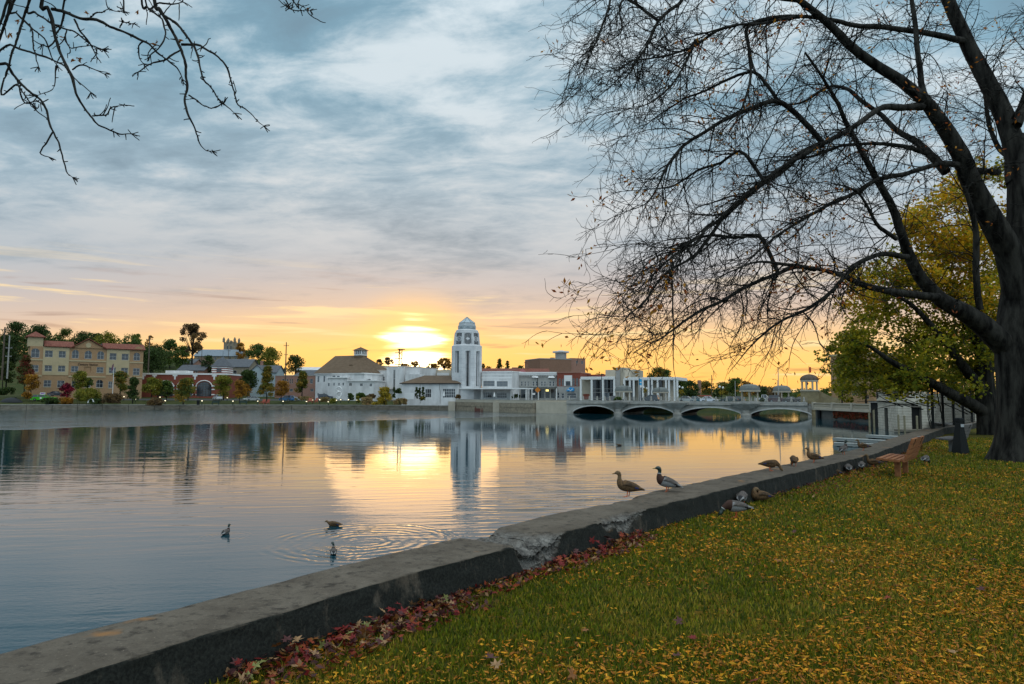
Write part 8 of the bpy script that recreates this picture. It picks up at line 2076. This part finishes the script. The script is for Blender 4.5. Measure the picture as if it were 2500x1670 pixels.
LPS = sorted(LP, key=lambda p: Q(p[0], p[1], 0)[0])
for i, (r, x, y0, y1) in enumerate(LPS):
    px, pyb = Q(r, x, y1); D = 190 + 1.2 * max(0, 990 - pyb); p = PD(px, pyb, D); h = PD(px, Q(r, x, y0)[1], D).z - p.z
    if proto is None:
        proto = thing('path_light', '', 'lamp', (0, 0, 0), 0, 'lit path lights along the quay'); mb = MB(); mb.tube([(0, 0, -.1), (0, 0, .78)], .09, 8); mb.build('post', mat('post_green', (.02, .035, .025), .6), proto)
        mb = MB(); mb.lathe([(.10, .78), (.13, .80), (.13, .93), (.10, .95)], 8); mb.build('lens', M_lit, proto); mb = MB(); mb.lathe([(.15, .951), (.16, .98), (.03, 1.03)], 8); mb.build('cap', M_dark, proto); o = proto
    else: o = copy_tree(proto)
    o.location = p; o.scale = (1.2, 1.2, h); tag(o, 'lit path light on a dark green post, %s from the left on the quay' % ORD[i])
# poles
def pole(label, r, x, y0, y1, D, rad=.12, name='utility_pole', cat='pole', arms=(), m=None, lampc=None, group=None):
    p = PD(*Q(r, x, y1), D); h = PD(*Q(r, x, y0), D).z - p.z; R = thing(name, label, cat, p, 0, group); mb = MB(); mb.tube([(0, 0, -.4), (0, 0, h)], [rad * 1.2, rad * .8], 7); mb.build('pole', m or mat('pole_wood', (.10, .075, .055), .9), R)
    for (z, w) in arms: mb = MB(); mb.box(-w, w, -.06, .06, h * z - .07, h * z + .07); mb.build('crossarm', m or MATS['pole_wood'], R); [MB().lathe([(.05, h * z + .07), (.07, h * z + .25), (.02, h * z + .3)], 6, c=(q * w * .85, 0, 0)).build('insulator', M_grey, R) for q in (-1, 0, 1)]
    for (dx, dz, lit) in (lampc or ()):
        mb = MB(); mb.tube([(0, 0, h + dz - .35), (dx * .6, 0, h + dz), (dx, 0, h + dz)], .045, 5); mb.build('arm', M_dark, R); mb = MB()
        if lit == 'globe': mb.lathe([(.05, -.28), (.2, -.15), (.24, 0), (.18, .16), (.03, .24)], 10, c=(dx, 0, h + dz + .3)); mb.build('globe', mat('milk_glass', (.75, .74, .70), .3), R)
        else: mb.lathe([(.05, .05), (.16, .03), (.22, -.06), (.2, -.1)], 8, c=(dx, 0, h + dz)); mb.build('lamp_head', M_dark, R)
    return R
pole('tall wooden utility pole left of the sunset', 2, 1917, 385, 1010, 232, .2, arms=((.93, .9), (.75, .6)))
pole('utility pole at the right end of the office', 1, 2020, 330, 880, 240, .2, arms=((.9, 1.2),))
pole('wooden pole at the left picture edge', 1, 25, 215, 920, 200, .22, arms=((.95, 1.3), (.85, 1.1)))
pole('steel pole with transformers near the left edge', 1, 98, 330, 900, 204, .2, arms=((.7, 1.0), (.5, .9)), m=M_grey)
pole('thin pole behind the stone house', 2, 1210, 470, 700, 290, .12, arms=((.9, .8),)); pole('thin pole by the church', 2, 875, 425, 700, 300, .12, arms=((.9, .8),))
pole('distant utility pole beyond the bridge', 6, 706, 488, 780, 330, .2, arms=((.82, 1.6),)); pole('second distant utility pole beyond the bridge', 6, 930, 515, 780, 340, .18, arms=((.88, 1.2),)); pole('pale pole beside the third shelter', 6, 998, 560, 800, 240, .12, m=M_grey)
pole('tall double-armed street lamp behind the bridge cars', 6, 1540, 400, 842, 160, .1, 'street_lamp', 'lamp', m=M_grey, lampc=((.9, .25, 0), (-.0, .1, 0)))
pole('street lamp with curved arm left of the double-armed one', 6, 1528, 555, 842, 175, .08, 'street_lamp', 'lamp', m=M_grey, lampc=((-1.1, .3, 0),))
pole('slim lamp post in front of the bank glass', 5, 1168, 482, 815, 166, .09, 'street_lamp', 'lamp', m=M_dark, lampc=((.5, .1, 0),)); pole('dark lamp post in front of the grey stone shops', 5, 370, 520, 795, 190, .1, 'street_lamp', 'lamp', m=M_dark, lampc=((-1.6, .1, 0),))
b = pole('lamp post with blue banner before the bank', 5, 1637, 500, 815, 163, .1, 'street_lamp', 'lamp', m=M_dark, lampc=((-1.0, .6, 0),))
mb = MB(); mb.box(.08, .62, -.02, .02, 3.2, 5.2); bn = mb.build('banner', mat('banner_blue', (.03, .35, .62), .6), b); mb = MB(); mb.box(.10, .60, -.026, -.021, 3.2, 3.75); mb.box(.16, .54, -.026, -.021, 4.3, 4.5); mb.build('banner_mark', M_whitetrim, bn)
for i, (r, x, y0, y1, D, lab) in enumerate([(6, 322, 662, 822, 158, 'twin globe lamp left of the white sedan'), (6, 826, 662, 830, 155, 'twin globe lamp right of the white sedan'), (5, 1712, 670, 800, 165, 'twin globe lamp behind the navy SUV')]):
    R = pole(lab, r, x, y0, y1, D, .08, 'globe_lamp', 'lamp', m=M_dark, lampc=((.35, 0, 'globe'), (-.35, .2, 'globe')), group='globe lamps on the bridge')
    mb = MB(); rng = np.random.default_rng(i); P = rng.normal(size=(160, 3)) * .28 + np.array((0, 0, (2.3))); V, Fq = quads(P, .12, .7, rng); tag(npmesh('flower_basket', V, Fq, M_leaf, R, np.array(PAL['yellow'])[rng.integers(0, 3, 160)]), kind='stuff')
R = pole('white flagpole in front of the office', 1, 1537, 762, 1122, 198, .07, 'flagpole', 'flagpole', m=M_whitetrim)
mb = MB(); mb.add([(-.08, 0, 8.6), (-.6, .1, 7.9), (-.75, 0, 6.2), (-.3, -.1, 6.6), (-.08, 0, 6.9)], [(0, 1, 2, 3, 4)]); mb.build('flag', mat('limp_flag', (.14, .06, .09), .8), R)
def lattice():
    p = PD(*Q(3, 1213, 720), 290); h = PD(*Q(3, 1213, 468), 290).z - p.z; R = thing('lattice_mast', 'dark lattice mast standing in the sunset glow', 'mast', (p.x, p.y, p.z - 8)); h += 8; mb = MB(); w = .75
    for sx in (-1, 1):
        for sy in (-1, 1): mb.tube([(sx * w, sy * w, 0), (sx * w * .7, sy * w * .7, h)], .11, 4)
    mb.build('leg_frame', M_dark, R); mb = MB(); n = 12
    for i in range(n):
        z0, z1 = h * i / n, h * (i + 1) / n
        for s in (-1, 1): mb.tube([(-w * s, -w, z0), (w * s, -w, z1)], .08, 4); mb.tube([(-w, w * s, z0), (-w, -w * s, z1)], .08, 4)
    mb.build('bracing', M_dark, R); mb = MB()
    for z in (.60, .75, .9): mb.box(-2.4, .4, -.2, .2, h * z - .15, h * z + .15)
    mb.box(-1.2, 1.6, -1.2, 1.2, h - .25, h); mb.build('platform', M_dark, R)
lattice()
def ribbon():
    p = PD(*Q(3, 440, 1090), 202); s = 202 / FPX / 5.104; R = thing('ribbon_sculpture', 'white looping ribbon sculpture on the quay', 'sculpture', p); mb = MB()
    pts = [((x - 440) * s, .3 * math.sin(i), (1090 - y) * s) for i, (x, y) in enumerate([(430, 1090), (410, 1060), (412, 1030), (440, 1010), (465, 1000), (430, 1010), (412, 1040), (440, 1070), (470, 1060), (478, 1010), (480, 970), (460, 945), (435, 945), (415, 965), (420, 990), (450, 1000), (475, 1030), (455, 1080), (430, 1095)])]
    S4 = spline([(*q, .17) for q in pts], .3); mb.tube([tuple(q[:3]) for q in S4], .17, 7); mb.build('ribbon', M_whitetrim, R, smooth=True); mb = MB(); mb.box(-1.2, 1.2, -.5, .5, -.5, -.02); mb.build('plinth', M_grey, R)
ribbon()
def chair(label, r, x, y, D, col):
    p = PD(*Q(r, x, y), D); R = thing('garden_chair', label, 'chair', p, rnd.uniform(-.6, .6), 'garden chairs on the quay'); m = mat('chair_paint_%d' % int(col[0] * 100), col, .6)
    mb = MB(); mb.add([(-.5, -.6, .5), (.5, -.6, .5), (.5, .35, .38), (-.5, .35, .38), (-.5, -.6, .44), (.5, -.6, .44), (.5, .35, .32), (-.5, .35, .32)], [(0, 1, 2, 3), (7, 6, 5, 4), (0, 4, 5, 1), (1, 5, 6, 2), (2, 6, 7, 3), (3, 7, 4, 0)]); mb.build('seat', m, R)
    for i in range(5): q = -.44 + .2 * i; mb = MB(); mb.add([(q, .3, .4), (q + .17, .3, .4), (q + .17, .75, 1.35), (q, .75, 1.35), (q, .34, .4), (q + .17, .34, .4), (q + .17, .79, 1.35), (q, .79, 1.35)], [(0, 1, 2, 3), (7, 6, 5, 4), (0, 4, 5, 1), (1, 5, 6, 2), (2, 6, 7, 3), (3, 7, 4, 0)]); mb.build('back_slat', m, R)
    for s in (-1, 1): mb = MB(); mb.box(s * .55 - .06, s * .55 + .06, -.6, .5, .68, .74); mb.box(s * .55 - .05, s * .55 + .05, -.6, -.48, -.05, .679); mb.box(s * .55 - .05, s * .55 + .05, .3, .42, -.05, .679); mb.build('arm', m, R)
chair('brick-red garden chair right of the silver car', 2, 1640, 1158, 191, (.30, .07, .04)); chair('second brick-red garden chair, right of its twin', 2, 1690, 1158, 191, (.30, .07, .04))
chair('orange-red garden chair left of the ribbon sculpture', 3, 85, 1140, 194, (.32, .09, .05)); chair('orange-red garden chair nearest the ribbon sculpture', 3, 152, 1140, 194, (.32, .09, .05))
def qbench(label, r, x, y, D):
    p = PD(*Q(r, x, y), D); R = thing('quay_bench', label, 'bench', p, 0, 'benches on the quay'); m = mat('bench_green', (.03, .05, .04), .7)
    for nm, b in (('seat', (-1, 1, -.45, 0, .42, .48)), ('backrest', (-1, 1, .02, .08, .5, .95)), ('leg', (-.9, -.8, -.4, .05, -.1, .419)), ('leg', (.8, .9, -.4, .05, -.1, .419))): mb = MB(); mb.box(*b); mb.build(nm, m, R)
qbench('dark bench on the quay below the white SUV', 2, 1055, 1160, 190); qbench('dark bench on the quay below the silver car', 2, 1400, 1160, 190)
p = PD(*Q(2, 836, 1162), 189); R = thing('litter_bin', 'round black litter bin on the quay lawn', 'bin', p); mb = MB(); mb.lathe([(.34, -.1), (.40, .9), (.42, 1.0), (.36, 1.02)], 14); mb.build('body', M_dark, R); mb = MB(); mb.lathe([(.42, 1.021), (.40, 1.12), (.15, 1.25), (.02, 1.26)], 14); mb.build('lid', M_dark, R)
p = PD(*Q(1, 1240, 1250), 186); R = thing('promenade_arch', 'small white arched loop on the promenade', 'sculpture', p); mb = MB(); mb.tube([(-.75 * math.cos(a), 0, 1.0 * math.sin(a) - .05) for a in np.linspace(0, PI, 12)], .15, 8); mb.build('hoop', M_whitetrim, R)
for i, x in enumerate((425, 645, 1072, 1272)): p = PD(*Q(1, x, 1272), 183); mb = MB(); mb.tube([(-.25, 0, -.1), (-.25, 0, 1.0), (.25, 0, 1.0), (.25, 0, -.1)], .035, 5); o = mb.build('quay_ladder', M_dark, loc=p); tag(o, 'dark ladder hoop on the quay edge, %s from the left' % ('first', 'second', 'third', 'fourth')[i], 'ladder', 'ladder hoops on the quay')
p = PD(*Q(1, 155, 1255), 190); R = thing('dark_tarp_mound', 'low black tarpaulin-covered dome at the left on the quay', 'mound', p); mb = MB(); W = 155 / 5.59 / FPX * 190; mb.M = Matrix.Scale(.6, 4, (0, 1, 0)); mb.lathe([(W, -.1), (W * .92, .45), (W * .7, 1.0), (W * .4, 1.4), (W * .1, 1.55), (.03, 1.58)], 20); mb.build('tarpaulin', mat('black_tarp', (.018, .02, .022), .7, bump=.1, bscale=2), R, smooth=True); mb = MB(); mb.lathe([(.2, 1.56), (.2, 1.85), (.03, 1.9)], 8, c=(W * .35, 0, -.25)); mb.build('vent', M_dark, R)
# road sign, hydrant-like white posts by the shops
p = PD(*Q(5, 371, 790), 188); R = thing('road_sign', 'orange diamond road sign at the terrace end', 'sign', p); mb = MB(); mb.tube([(0, 0, -.3), (0, 0, 3.0)], .05, 5); mb.build('post', M_grey, R); mb = MB(); mb.prism([(0, 1.7), (.8, 2.5), (0, 3.3), (-.8, 2.5)], -.06, -.03, 'y'); mb.build('panel', mat('sign_orange', (.55, .18, .02), .5), R)
